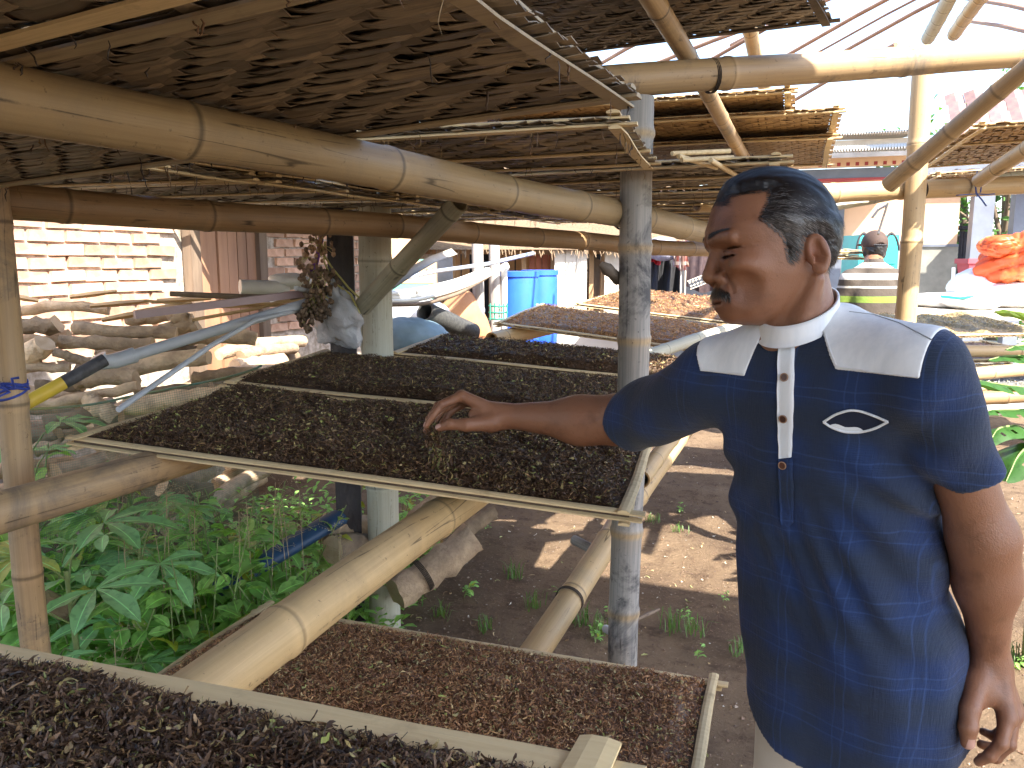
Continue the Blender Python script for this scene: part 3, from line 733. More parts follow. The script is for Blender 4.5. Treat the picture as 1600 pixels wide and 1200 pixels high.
# --- top level, against the sky; leaf added on top to block light through the weave
TZ = 2.15
a = atz(1262, 34, TZ); b_ = atz(905, 79, TZ); d_ = (b_-a)/np.linalg.norm(b_-a)
RLu = a+d_*1.35
empty_tray('woven_tray', RLu-[0, .62, 0], a-[0.03, .62, 0], RLu, 'coarse dark woven tray at the very top with sky along its far edge', 221, bits=0, mids=(), lmat='mat_dark', RR=a, leaf=True)
top = [((1240, 163), (930, 146), 'small strip of woven tray just under the heavy cross beam', 2.12), ((1312, 170), (1005, 172), 'sunlit edged woven tray on the top level right above the grey post', 2.06), ((1302, 208), (1010, 222), 'woven tray on the top level above the hair of the man', 2.02)]
ya = [2.62, 3.28, 3.94]
edges = [(1236, 140, 1240, 165), (1312, 170, 1300, 205), (1302, 212, 1268, 262)]
for k in range(3):
    z = [2.10, 2.05, 2.00][k]
    f = atz(edges[k][0], edges[k][1], z); r_ = atz(edges[k][2], edges[k][3], z-.02)
    FR_ = np.array([f[0], f[1], z]); RR_ = np.array([f[0]-.0, max(f[1]+.55, min(r_[1], f[1]+.8)), z-.02])
    empty_tray('woven_tray', FR_-[1.35, 0, 0], FR_, RR_-[1.35, 0, 0], top[k][2], 222+k, bits=20, mids=(), mat='slat_light', lmat='lath', RR=RR_, stuff=(k == 2), leaf=True)
# right edge group
for k, (p1, p2, lab) in enumerate((((1530, 196), (1462, 268), 'woven tray at the right edge propped over the slanting pole'), ((1462, 272), (1440, 284), 'lower woven tray at the right edge behind the first'))):
    z = 2.0-.06*k
    a, b_ = atz(*p1, z+.02), atz(*p2, z-.03)
    if k == 1: b_ = a+np.array([0.02, .6, 0])
    L_ = np.linalg.norm(b_-a)
    empty_tray('woven_tray', a, a+np.array([1.3, .1, .05]), a+(b_-a)/L_*min(L_, 1.0), lab, 231+k, bits=20, mids=(.4,), mat='slat_light', stuff=(k == 1), group='woven bamboo trays on the racks', leaf=True)

# --- loaded with leaf
# near tray at the lower left
RRk = at(965, 1204, .70); RLk = at(-60, 1001, 1.0); dk = (RRk-RLk); 
nrm = np.cross([0, 0, 1], dk/np.linalg.norm(dk)); nrm[2] = 0; nrm /= np.linalg.norm(nrm)
FLk, FRk = RLk-nrm*.58, RRk-nrm*.58
leaf_tray(FLk, FRk, RLk, 'leaf tray closest to the camera, dark coarse leaf behind a wide pale lath', 301, 38000, .0175, PAL_DARK, .030, margin=(.02, .035, .03, .038), w=.046, RR=RRk, big=-.3, lmat='lath_pale')
# lower tray
zL = .50
FLl, FRl, RLl, RRl = (-1.44, 1.20, zL), (-.135, 1.22, zL), (-1.42, 1.85, zL), (-.125, 1.885, zL)
leaf_tray(FLl, FRl, RLl, 'lowest leaf tray beside the trousers, filled with reddish brown leaf', 302, 36000, .016, PAL_BROWN, .034, RR=RRl, margin=(.03, .03, .03, .026))
# big tray under the hand
FL1, FR1 = at(112, 690, 1.78), at(985, 808, 1.50)
RR1, RL1 = at(1012, 690, 2.10), at(345, 604, 2.42)
leaf_tray(FL1, FR1, RL1, 'large leaf tray of dark leaf under the reaching hand', 303, 52000, .0155, PAL_DARK, .034, RR=RR1, margin=(.03, .030, .034, .048), over=.03)
FL2_, FR2_ = at(352, 601, 2.47), at(1040, 672, 2.2)
RL2_, RR2_ = at(585, 557, 3.10), at(1070, 606, 2.85)
leaf_tray(FL2_, FR2_, RL2_, 'second leaf tray of dark leaf, just behind the hand', 304, 32000, .0155, PAL_DARK, .030, RR=RR2_, w=.030, margin=(.03, .03, .05, .05))
leaf_tray(at(612, 554, 3.15), at(1075, 600, 2.92), at(700, 531, 3.75), 'third leaf tray of dark leaf, reaching behind the grey post', 305, 12000, .02, PAL_DARK, .036, RR=at(1075, 560, 3.5), w=.034, margin=(.03, .03, .06, .04))
# far, sunlit
def thinp(u, v): return np.where(u < .42, .0+.25*np.sin(u*40)*np.sin(v*17)**2+.75, 1.0)
leaf_tray(at(776, 506, 4.4), at(1150, 556, 4.0), at(880, 478, 5.1), 'half empty sunlit tray whose bare weave shows beside the blue barrels', 306, 9000, .022, [((.44, .22, .075), .5), ((.55, .30, .11), .35), ((.30, .14, .05), .15)], .03, RR=at(1150, 520, 4.7), thin=thinp, slats=True)  # palette brightened to put sunlight into the colour of a shaded tray
leaf_tray(at(900, 476, 5.2), at(1160, 508, 4.85), at(945, 466, 5.8), 'sunlit tray of orange brown leaf behind the half empty one', 307, 6000, .022, PAL_SUN, .035, RR=at(1160, 490, 5.5))
leaf_tray(at(945, 464, 5.9), at(1165, 488, 5.6), at(985, 455, 6.5), 'farthest leaf tray beneath the hanging clothes', 308, 4000, .024, PAL_BROWN, .035, RR=at(1165, 472, 6.2))
# right-hand racks in full sun
zt = 1.0
for k, (q0, q1, q2, lab) in enumerate((((1405, 528, 4.6), (1640, 522, 4.7), (1440, 492, 5.4), 'sunlit tray of yellowish leaf right of the white shoulder'), ((1430, 566, 3.9), (1660, 562, 4.0), (1445, 536, 4.5), 'bare sunlit tray below the yellowish leaf at right'), ((1440, 612, 3.5), (1680, 606, 3.6), (1450, 572, 3.95), 'pale sunlit tray with grey patches behind the banana leaves'))):
    leaf_tray(at(*q0), at(*q1), at(*q2), lab, 310+k, [3500, 700, 900][k], .022, [[((.34, .25, .11), .6), ((.48, .38, .2), .4)], PAL_SUN, [((.35, .36, .36), .7), ((.2, .2, .2), .3)]][k], [.03, .006, .005][k], group='sunlit trays on the right rack', slats=True, thin=(lambda u, v: np.clip((np.sin(u*23)+np.sin(v*9+u*5)+.5)*1.2, 0, 1)) if k == 0 else None)
for k, (a, b_, m_) in enumerate((((1400, 552, 3.85), (1640, 548, 3.95), 'bam'), ((1420, 590, 3.55), (1640, 574, 3.7), 'bam'), ((1430, 628, 3.3), (1640, 616, 3.4), 'bam_brown'), ((1440, 645, 3.25), (1640, 640, 3.3), 'bam_pale'))):
    pole('bamboo_rail', [at(*a), at(*b_)], .03 if k < 3 else .022, .03 if k < 3 else .022, 330+k, m_, ['upper sunlit bamboo rail of the right rack', 'thicker orange bamboo rail of the right rack below the bare tray', 'brown bamboo rail of the right rack behind the banana leaves', 'lowest pale bamboo rail of the right rack'][k], group='bamboo rails of the right rack', gap=.3, n=12)
# loose sticks hung on the tray edge near the hair
for k, (a, b_) in enumerate((((1050, 240), (1140, 236)), ((1065, 250), (1145, 246)), ((1110, 250), (1152, 275)), ((1060, 244), (1120, 262)))):
    q = MB(); e0, e1 = at(*a, 1.78), at(*b_, 1.86 if k != 2 else 2.0); q.tube([e0, (e0+e1)/2, e1], .006, 6)
    single('bamboo_stick', q, M['lath'], ['longest split stick', 'middle split stick', 'split stick slanting down to the right', 'short split stick crossing the others'][k]+' behind the second overhead tray', 'stick', 'sticks behind the second overhead tray')
# ================================================================== FIREWOOD, PIPES AND THE CORNER ON THE LEFT
M['bark'] = simple('bark', (0.54, 0.40, 0.26), (0.28, 0.20, 0.135), 0.9, 12, 0.8, 0.012, rand=.3, stretch=(1, 1, 1), vcol=True)
M['cutwood'] = simple('cut_wood', (0.62, 0.47, 0.31), (0.50, 0.35, 0.21), 0.85, 20, 0.4, 0.004, rand=.12)
def log_mb(a, b_, r, seed, n=12, col=(1, 1, 1)):
    R = np.random.default_rng(seed); a = np.asarray(a); b_ = np.asarray(b_); m = 9
    u = np.linspace(0, 1, m); P = a+(b_-a)*u[:, None]; L = np.linalg.norm(b_-a)
    P += np.array([0, 0, 1])*(np.sin(u*3.3+R.uniform(0, 6))*.02*L/.6)[:, None] + R.normal(0, .004, (m, 3))
    mb = MB(); mb.tube(P, r*(1+R.normal(0, .07, m)), n, cap=True, cap_mi=1, col=col)
    v = mb.v[0]; v += R.normal(0, r*.06, v.shape)
    mb.v[1][:-1] = v[:n]; mb.v[2][:-1] = v[-n:]
    return mb
logs = [((22, 515), (90, 505), 13, 3.5, .45), ((116, 506), (275, 527), 10, 3.4, .9), ((97, 539), (240, 534), 10, 3.3, 1.1), ((70, 538), (28, 572), 17, 3.2, 1.5),
        ((86, 554), (152, 566), 7, 3.2, .5), ((187, 575), (328, 562), 13, 3.3, 1.2), ((116, 596), (214, 588), 15, 3.1, 1.2), ((30, 578), (114, 574), 7, 3.2, 1.1),
        ((67, 628), (216, 606), 8, 3.0, 1.3), ((199, 640), (352, 608), 14, 3.0, 1.3), ((178, 650), (140, 622), 13, 2.95, 1.2), ((72, 662), (190, 648), 12, 3.1, .45),
        ((54, 700), (116, 694), 10, 3.0, .8), ((252, 516), (310, 510), 10, 3.5, 1.2), ((268, 497), (302, 499), 10, 3.5, 1.1), ((240, 549), (316, 552), 10, 3.5, .6),
        ((15, 487), (168, 482), 8, 3.6, 1.3), ((0, 560), (60, 556), 10, 3.3, .9), ((215, 620), (330, 600), 9, 3.2, .7), ((300, 590), (400, 585), 10, 3.5, .9),
        ((60, 600), (130, 606), 9, 3.2, .7), ((20, 640), (120, 636), 11, 3.2, .8), ((90, 680), (240, 664), 12, 3.2, .7), ((0, 690), (90, 676), 13, 3.1, .6),
        ((150, 545), (300, 556), 9, 3.6, .8), ((280, 532), (400, 528), 11, 3.6, 1.0), ((30, 535), (110, 528), 11, 3.6, .8), ((200, 500), (262, 492), 9, 3.6, 1.2), ((0, 610), (70, 616), 11, 3.3, 1.0), ((120, 575), (200, 572), 10, 3.5, .6), ((330, 610), (410, 600), 10, 3.4, 1.1)]
LLAB = ['log end right of the flat metal bar tip', 'short log end beneath the right end of the metal bar', 'dark log behind the jointed pipe middle', 'pale log along the top left of the woodpile', 'log left of the thin pale branch behind the slim post', 'log lying just above the green net hem', 'log right of the jointed pipe below the plank door', 'log between the pipe elbow and the green net', 'log behind the yellow pipe end', 'log under the green net near the tray corner', 'lowest log at the left edge under the net', 'log in the dark gap behind the rough barked log', 'log below the plank door behind the pipe', 'log at the back left behind the slim post', 'small log on top below the split plank', 'log at the left edge behind the yellow pipe', 'log in the gap just right of the elbow', 'log nearest the sunlit door foot']
dsc = ['charred grey log at the left end of the woodpile', 'long rough barked log high on the woodpile', 'log with a pale cut end facing left under the rough barked log', 'stout pale forked log end at the left of the woodpile', 'short dark log under the pipe elbow', 'rough log passing behind the jointed pipe', 'fat log with a round cut end below the pipe elbow', 'thin pale branch left of the pipe elbow', 'knotty branch along the top of the green net', 'pale smooth log with its cut end beside the tray corner', 'log end pointing at the camera above the tray corner', 'dark log low in the woodpile above the tray corner', 'weathered log at the bottom of the woodpile']
for k, (a, b_, r, d, t) in enumerate(logs):
    mb = log_mb(at(*a, d), at(b_[0], b_[1], d+.03), r*d/FPX*1.05, 400+k, col=(t, t, t*.97))
    lab = dsc[k] if k < len(dsc) else 'firewood '+LLAB[k-len(dsc)]
    single('firewood_log', mb, [M['bark'], M['cutwood']], lab, 'log', 'firewood stacked along the brick wall')
# more of the heap behind and below, each its own log
R = np.random.default_rng(77)
for k in range(34):
    y = R.uniform(2.5, 4.6); x = -3.45+R.uniform(0, .45); z = R.uniform(.1, 1.05)
    L = R.uniform(.25, .42); a = np.array([x-R.uniform(-.06, .1), y-L, z+R.normal(0, .03)]); b_ = np.array([x+R.uniform(-.05, .1), y+L, z+R.normal(0, .03)])
    t = R.uniform(.5, 1.2)
    single('firewood_log', log_mb(a, b_, R.uniform(.035, .06), 500+k, n=10, col=(t, t, t)), [M['bark'], M['cutwood']], 'piece of firewood stacked among the others by the brick wall', 'log', 'firewood stacked along the brick wall')
# split boards on top of the woodpile
M['splitwood'] = simple('split_wood', (0.55, 0.36, 0.17), (0.42, 0.27, 0.13), 0.8, 6, .4, stretch=(1, 1, 4), rand=.15)
for k, (a, b_, d) in enumerate((((110, 464), (182, 455), 3.6), ((142, 478), (232, 470), 3.55), ((160, 500), (240, 485), 3.4), ((210, 488), (300, 474), 3.6), ((18, 462), (60, 470), 3.5), ((246, 470), (330, 466), 3.7))):
    p, q_ = at(*a, d), at(*b_, d+.05); mb = MB()
    mb.tube([p, (p+q_)/2, q_], [.022, .03, .018], 5, flat=.45)
    single('split_board', mb, M['splitwood'], ['split yellow stick lying on top of the woodpile', 'long split plank over the woodpile', 'split plank leaning below the flat metal bar end', 'pale split board beside the flat metal bar', 'short split board at the left end of the woodpile', 'split board leaning near the plank door'][k], 'board', 'split boards on the woodpile', smooth=False)
# pipes
M['pvc'] = simple('grey_pvc', (.50, .53, .57), (.40, .43, .47), .35, 6, .05)
M['pvc_w'] = simple('white_pvc', (.72, .71, .66), (.60, .58, .52), .4, 6, .05)
M['yellow'] = simple('yellow_pipe', (.72, .52, .05), (.6, .42, .06), .5, 10, .1)
M['blackp'] = simple('black_paint', (.03, .03, .035), (.10, .10, .11), .6, 25, .2)
a, b_ = at(172, 566, 2.30), at(492, 470, 2.80)
t = thing('jointed_pipe', 'grey plastic pipe with an elbow onto a yellow and black pipe, lying across the woodpile', 'pipe', a)
mb = MB(); mb.tube([a, a+(b_-a)*.5, b_], .017, 14); mb.build('pipe', M['pvc'], t)
mb = MB(); mb.tube([a+(b_-a)*.09, a+(b_-a)*.02, at(160, 566, 2.28), at(153, 556, 2.27)], [.0225, .0225, .0225, .023], 14); mb.tube([a+(b_-a)*.085, a+(b_-a)*.10], .0235, 14); mb.build('elbow', M['pvc'], t)
c0, c1 = at(164, 562, 2.26), at(30, 636, 2.12); ts = (c1-c0)
mb = MB(); mb.tube([c0, c0+ts*.5], .0185, 14); mb.build('black_pipe', M['blackp'], t)
mb = MB(); mb.tube([c0+ts*.5, c1], .0186, 14); mb.build('yellow_pipe', M['yellow'], t)
mb = MB(); mb.tube([at(185, 640, 1.95), at(240, 602, 2.1), at(330, 540, 2.35), at(400, 500, 2.55), at(480, 482, 2.8)], .0075, 10); single('thin_conduit', mb, M['pvc'], 'thin bent grey conduit below the jointed pipe, its open end toward the tray', 'pipe')
M['bar'] = simple('painted_bar', (.36, .27, .29), (.28, .20, .22), .45, 5, .1)
a, b_ = at(210, 492, 2.5), at(500, 455, 2.85); mb = MB(); d_ = (b_-a)/np.linalg.norm(b_-a); s_ = np.cross(d_, [0, 0, 1]); s_ /= np.linalg.norm(s_)
mb.box((a+b_)/2, (np.linalg.norm(b_-a), .03, .024), [d_, s_, np.cross(s_, d_)]); single('metal_bar', mb, M['bar'], 'flat maroon metal bar pointing left over the woodpile', 'bar', smooth=False)
mb = MB(); mb.tube([at(266, 459, 2.9), at(380, 464, 2.95), at(505, 466, 3.0)], [.010, .011, .010], 7); single('dark_stick', mb, M['wood_old'], 'dark weathered stick lying above the metal bar', 'stick')
mb = MB(); mb.tube([at(462, 450, 2.7), at(520, 464, 2.9)], .008, 10); single('small_pipe', mb, M['pvc'], 'short open grey pipe end above the seed heads', 'pipe')
mb = MB(); mb.tube([at(375, 448, 3.2), at(450, 450, 3.3)], .03, 10); single('white_roll', mb, M['white'], 'short white roll on the woodpile by the plank door', 'roll')
for k, (a, b_, r) in enumerate((((225, 470), (470, 476), .006), ((300, 500), (500, 452), .007), ((330, 474), (520, 462), .005))):
    mb = MB(); p, q_ = at(*a, 2.9), at(*b_, 3.0); mb.tube([p, (p+q_)/2-[0, 0, .015], q_], r, 6); single('thin_stick', mb, M['splitwood'], ['thin stick just above the maroon bar', 'thin stick crossing over the maroon bar', 'thinnest stick beside the maroon bar'][k], 'stick', 'thin sticks over the woodpile')
# green net strung in front of the firewood
M['net'] = simple('green_net', (.10, .22, .13), (.08, .17, .12), .6, 10, 0)
mb = MB(); P0, P1 = at(20, 642, 2.45), at(400, 572, 3.1); R = np.random.default_rng(4)
H = np.array([0, 0, -.75])
uu = np.linspace(0, 1, 140)
def netp(u, v): return P0+(P1-P0)*u[..., None]+H*v[..., None]+np.stack([.03*np.sin(u*9+v*3), .02*np.cos(u*7), -.03*np.sin(u*np.pi)*(1-v)], -1)
def strip(mb, P, w):
    d = np.gradient(P, axis=0); s = np.cross(d, FW); s /= np.linalg.norm(s, axis=1)[:, None]+1e-9
    V = np.concatenate([P+s*w, P-s*w]); n = len(P); k = np.arange(n-1)
    mb.add(V, np.stack([k, k+1, n+k+1, n+k], -1))
for k in range(130):
    u = np.full(12, k/129.); strip(mb, netp(u, np.linspace(0, 1, 12)), .00035)
for k in range(90):
    strip(mb, netp(np.linspace(0, 1, 24), np.full(24, k/89.)), .00035)
t = thing('garden_net', 'fine green garden net strung in front of the firewood', 'net', P0)
o = mb.build('mesh_panel', M['net'], t); o['kind'] = 'stuff'
mb = MB(); mb.tube(netp(np.linspace(0, 1, 24), np.zeros(24)), .006, 6, flat=.7); mb.build('hem_cord', simple('net_hem', (.10, .25, .22), (.3, .3, .12), .6, 6, .1), t)
# dark painted timber post with seed heads and a bag
M['charred'] = simple('charred_timber', (.045, .04, .045), (.10, .085, .08), .75, 14, .8, .01, stretch=(1, 1, .35), lo=.5, hi=.75)
pd = at(536, 500, 3.05); mb = MB()
mb.box((pd[0], pd[1], .95), (.095, .085, 2.2), [[math.cos(.5), math.sin(.5), 0], [-math.sin(.5), math.cos(.5), 0], [0, 0, 1]])
single('timber_post', mb, M['charred'], 'dark charred square timber post behind the hanging plastic bag', 'post', smooth=False)
R = np.random.default_rng(9)
paint = MB()
for k in range(90):
    p = at(515+R.uniform(2, 32), R.uniform(362, 480), 2.955+R.uniform(0, .03)); 
sh = thing('seed_heads', 'bundle of dried brown seed heads hung upside down on the timber post', 'seed heads', at(500, 450, 2.78))
M['seed'] = simple('seed_pods', (.20, .14, .09), (.12, .085, .06), .8, 30, .4, rand=.1, vcol=True)
M['stalk'] = simple('seed_stalk', (.45, .42, .14), (.35, .33, .12), .6, 10, .1)
mb = MB(); st = MB()
clusters = [((497, 385), 28, 40, 1.9), ((478, 410), 16, 18, 1.9), ((490, 435), 24, 55, 1.3), ((510, 440), 24, 60, .9), ((500, 465), 26, 90, .75), ((492, 480), 20, 60, .7), ((478, 498), 14, 30, .75), ((505, 490), 14, 40, .6), ((482, 515), 7, 12, .8), ((470, 490), 8, 12, .9)]
sph = []
for la in (-.6, .0, .6):
    for lo in range(6): sph.append((math.cos(la)*math.cos(lo*1.047), math.cos(la)*math.sin(lo*1.047), math.sin(la)))
sph = np.array(sph+[(0, 0, -1), (0, 0, 1)]); sf4 = [[r*6+q, r*6+(q+1) % 6, r*6+6+(q+1) % 6, r*6+6+q] for r in range(2) for q in range(6)]; sf3 = [[18, (q+1) % 6, q] for q in range(6)]+[[19, 12+q, 12+(q+1) % 6] for q in range(6)]
for (c, rad_, n, t) in clusters:
    for _ in range(n):
        a_ = R.uniform(0, 6.28); rr = rad_*math.sqrt(R.uniform(0, 1))
        p = at(c[0]+rr*math.cos(a_), c[1]+rr*math.sin(a_)*.9, 2.76+R.uniform(-.05, .05)); s_ = R.uniform(.006, .0088)
        mb.add(p+sph*s_*[1, 1, 1.25], sf4, sf3, col=np.array([1, .95, .9])*t*R.uniform(.7, 1.3))
        if R.uniform() < .5: q_ = at(c[0]+R.normal(0, 3), c[1]-8, 2.76); st.tube([p, (p+q_)/2, q_], .0012, 4, cap=False)
o = mb.build('seed_pods', M['seed'], sh); o['kind'] = 'stuff'
for pts in ([(495, 382), (520, 420), (545, 450), (575, 478)], [(508, 378), (506, 408), (520, 440)], [(520, 440), (548, 460), (562, 490)]):
    st.tube([at(x, y, 2.80) for x, y in pts], .0035, 6)
st.build('stalk', M['stalk'], sh)
M['bag'] = None
m, N, L, b = newmat('clear_bag'); M['bag'] = m
b.inputs['Base Color'].default_value = (.62, .66, .72, 1); b.inputs['Roughness'].default_value = .18; b.inputs['Alpha'].default_value = .55
bump(N, L, noise(N, L, coords(N), 22, 5, .7, 1.5), .8, .02, b)
def creases(V, seed, k=.09, f=7.0):
    R = np.random.default_rng(seed); d = V/(np.abs(V).max(0)+1e-9); o = np.zeros(len(V))
    for q in range(5):
        a = R.normal(size=3); a /= np.linalg.norm(a); o += (1-np.abs(np.sin(f*R.uniform(.4, 1.2)*(d @ a)+R.uniform(0, 6)+1.2*np.sin(3*d[:, q % 3]))))**3*R.uniform(.4, 1)
    return V*(1-k*o)[:, None]
def uvsphere(c, r, seed, amp=.1, nu=28, nv=18, f0=8.0, warp=None):
    th = np.linspace(0, 2*np.pi, nu, endpoint=False); ph = np.linspace(0, np.pi, nv)
    T, Pp = np.meshgrid(th, ph, indexing='xy')
    d = np.stack([np.sin(Pp)*np.cos(T), np.sin(Pp)*np.sin(T), np.cos(Pp)], -1).reshape(-1, 3)
    k = 1+amp*sn3(d, seed, 4, f0*.4)
    V = d*k[:, None]*np.asarray(r)
    if warp: V = warp(V)
    V = V+np.asarray(c)
    i, j = np.meshgrid(np.arange(nv-1), np.arange(nu), indexing='ij')
    F = np.stack([i*nu+j, (i+1)*nu+j, (i+1)*nu+(j+1) % nu, i*nu+(j+1) % nu], -1).reshape(-1, 4)
    return V, F
mb = MB(); c = at(528, 490, 2.82)
V, F = uvsphere(c, (.085, .06, .115), 12, .24, 56, 40, 16, lambda V: V*np.stack([1-.45*np.clip(V[:, 2]/.115, -1, 1), np.ones(len(V)), np.ones(len(V))], -1))
mb.add(V, F); single('plastic_bag', mb, M['bag'], 'clear plastic bag of dry stuff hanging on the timber post', 'bag')
mb = MB(); V, F = uvsphere(c+[0, .01, -.035], (.065, .045, .06), 13, .15, 24, 16, 14); mb.add(V, F); single('bag_filling', mb, simple('chaff', (.4, .33, .26), (.22, .16, .12), .9, 60, .5), 'dry chaff inside the clear plastic bag', 'chaff')
mb = MB(); mb.tube([at(502, 372, 2.9), at(495, 405, 2.88), at(488, 430, 2.86)], [.014, .012, .022], 7, flat=.5); single('purple_bag', mb, simple('purple_plastic', (.20, .07, .42), (.1, .03, .25), .35, 30, .4), 'purple plastic scrap behind the dried seed heads', 'bag')
mb = MB(); V, F = uvsphere(at(452, 440, 3.3), (.10, .05, .035), 15, .25); mb.add(V, F); single('white_sack', mb, M['white'], 'white plastic sack behind the dried seed heads', 'sack')
# ground clutter under the trays
M['bluep'] = simple('blue_pipe', (.025, .07, .16), (.015, .045, .10), .45, 8, .2)
mb = MB(); mb.tube([at(336, 925, 2.65), at(420, 872, 2.85), at(530, 808, 3.1)], [.045, .05, .05], 10, flat=.6); single('blue_gutter', mb, M['bluep'], 'dark blue plastic gutter lying among the weeds', 'gutter')
for k, (a, b_, r, d, t, lab) in enumerate((((618, 928), (742, 838), .062, 3.0, 1.2, 'fat pale log on the ground beside the bamboo beam'), ((690, 850), (772, 802), .035, 3.5, .6, 'dark branch on the ground behind the fat log'), ((505, 824), (575, 826), .055, 3.1, 1.4, 'smooth pale log end beside the foot of the pale post'), ((520, 862), (570, 850), .05, 3.0, .5, 'dark stump below the smooth pale log'), ((640, 812), (700, 770), .04, 3.6, .8, 'old log behind the fat log under the large tray'), ((250, 760), (330, 772), .05, 3.4, .5, 'dark root lying behind the weeds'), ((60, 930), (150, 985), .03, 2.3, .7, 'fallen stick at the foot of the slim left post'))):
    single('fallen_log', log_mb(at(*a, d), at(*b_, d+.15), r, 560+k, 14, (t, t, t)), [M['bark'], M['cutwood']], lab, 'log')
a, b_ = at(618, 928, 3.0), at(742, 838, 3.15); rings(a+(b_-a)*.30, b_, .066, 'black rubber band round the fat pale log', 5)
pk = at(711, 925, 2.9); single('wooden_stake', MB().tube([(pk[0], pk[1], -.05), (pk[0], pk[1], .14)], .017, 9), M['splitwood'], 'short wooden stake driven into the earth behind the lower tray', 'stake')
single('grey_stub', MB().tube([at(896, 843, 2.9), at(945, 868, 2.8)], .018, 9), M['bam_grey'], 'grey stick stub jutting out beside the low beam', 'stick')
single('ground_pipe', MB().tube([at(946, 982, 2.35), at(960, 990, 2.3)], .012, 9), M['pvc'], 'small grey pipe end on the ground at the grey post', 'pipe')
single('dark_twig', MB().tube([at(995, 968, 2.9), at(1012, 960, 2.95), at(1030, 952, 3.0)], [.006, .008, .005], 6), M['wood_old'], 'dark twig lying on the earth right of the grey post', 'twig')

# ================================================================== THE YARD BEHIND THE RACK
def bx(name, p0, p1, d, depth, mat, label, cat, group=None, smooth=False):
    """upright box whose front face spans two opposite photo corners at view distance d"""
    a, b_ = at(*p0, d), at(*p1, d); c = (a+b_)/2; w = abs((b_-a) @ RT); h = abs(a[2]-b_[2]); hd = np.array([-math.sin(YAW), math.cos(YAW), 0])
    mb = MB(); mb.box(c+hd*depth/2, (w, depth, h), [RT, hd, [0, 0, 1]]); return single(name, mb, mat, label, cat, group, smooth=smooth)
M['greywood'] = simple('weathered_wood', (.46, .43, .40), (.27, .24, .22), .85, 5, .7, .008, stretch=(5, 5, .5))
for k, (x, d, lab) in enumerate(((746, 5.3, 'left one of two grey weathered posts in the yard'), (772, 5.6, 'right one of two grey weathered posts beside the white pipe'))):
    p = at(x, 450, d); mb = MB(); mb.tube([(p[0], p[1], -.05), (p[0]+.01, p[1], 1.0), (p[0], p[1], 1.75)], [.042, .04, .038], 9); single('weathered_post', mb, M['greywood'], lab, 'post', 'pair of weathered posts in the yard')
p = at(788, 450, 5.6); mb = MB(); mb.tube([(p[0], p[1], .2), (p[0], p[1], at(788, 415, 5.6)[2])], .022, 10); mb.tube([at(786, 424, 5.6), at(786, 418, 5.6), at(792, 416, 5.58)], .03, 10)
single('white_pipe', mb, M['pvc_w'], 'upright white pipe with a cap standing beside the grey posts', 'pipe')
for k, (pts, r, mt, lab) in enumerate((([(560, 462), (640, 458), (710, 442), (762, 422)], .017, 'pvc_w', 'upper bent white pipe of the bundle on the grey posts'), ([(560, 466), (640, 465), (712, 450), (764, 426)], .015, 'pvc_w', 'second bent white pipe of the bundle'), ([(560, 472), (650, 470), (715, 452), (766, 430)], .010, 'pvc_w', 'thin bent pale hose under the white pipes'), ([(560, 476), (660, 476), (715, 460), (766, 430)], .010, 'wood_old', 'thin dark bent hose at the bottom of the pipe bundle'))):
    mb = MB(); P = np.array([at(x, y, 4.0+.4*i) for i, (x, y) in enumerate(pts)]); tt = np.linspace(0, 3, 16); Q = np.stack([np.interp(tt, range(4), P[:, i]) for i in range(3)], 1)
    for _ in range(2): Q[1:-1] = (Q[:-2]+2*Q[1:-1]+Q[2:])/4
    mb.tube(Q, r*1.25, 9); single('bent_pipe', mb, M[mt], lab, 'pipe', 'bent pipes hung on the grey posts')
M['alu'] = simple('aluminium', (.48, .53, .62), (.38, .42, .5), .35, 5, .05, metallic=.4)
mb = MB(); P = [at(575, 446, 4.2), at(680, 424, 4.8), at(764, 412, 5.2), at(832, 396, 5.7)]; mb.tube(P, [.026]*4, 6, flat=.5); single('metal_strip', mb, M['alu'], 'flat blue grey metal strip across the grey posts', 'bar')
M['husk'] = simple('split_bamboo_gutter', (.55, .50, .42), (.40, .35, .28), .6, 6, .4)
mb = MB(); P = np.array([at(600, 452, 3.6), at(640, 425, 3.9), at(675, 405, 4.1), at(710, 392, 4.3)]); u = np.linspace(-1.2, 1.2, 9); d_ = (P[-1]-P[0])/np.linalg.norm(P[-1]-P[0]); s_ = -FW; w_ = np.cross(d_, s_)
for off_ in (0, .006):
    V = np.array([p_ + (.05-off_)*(np.cos(a_)*-s_*.5+np.sin(a_)*w_)*1.0 for p_ in P for a_ in u]); k = np.arange(8); mb.add(V, np.concatenate([np.stack([i*9+k, i*9+k+1, (i+1)*9+k+1, (i+1)*9+k], -1) for i in range(3)]))
single('split_gutter', mb, M['husk'], 'pale curved half bamboo gutter leaning behind the brace', 'gutter')
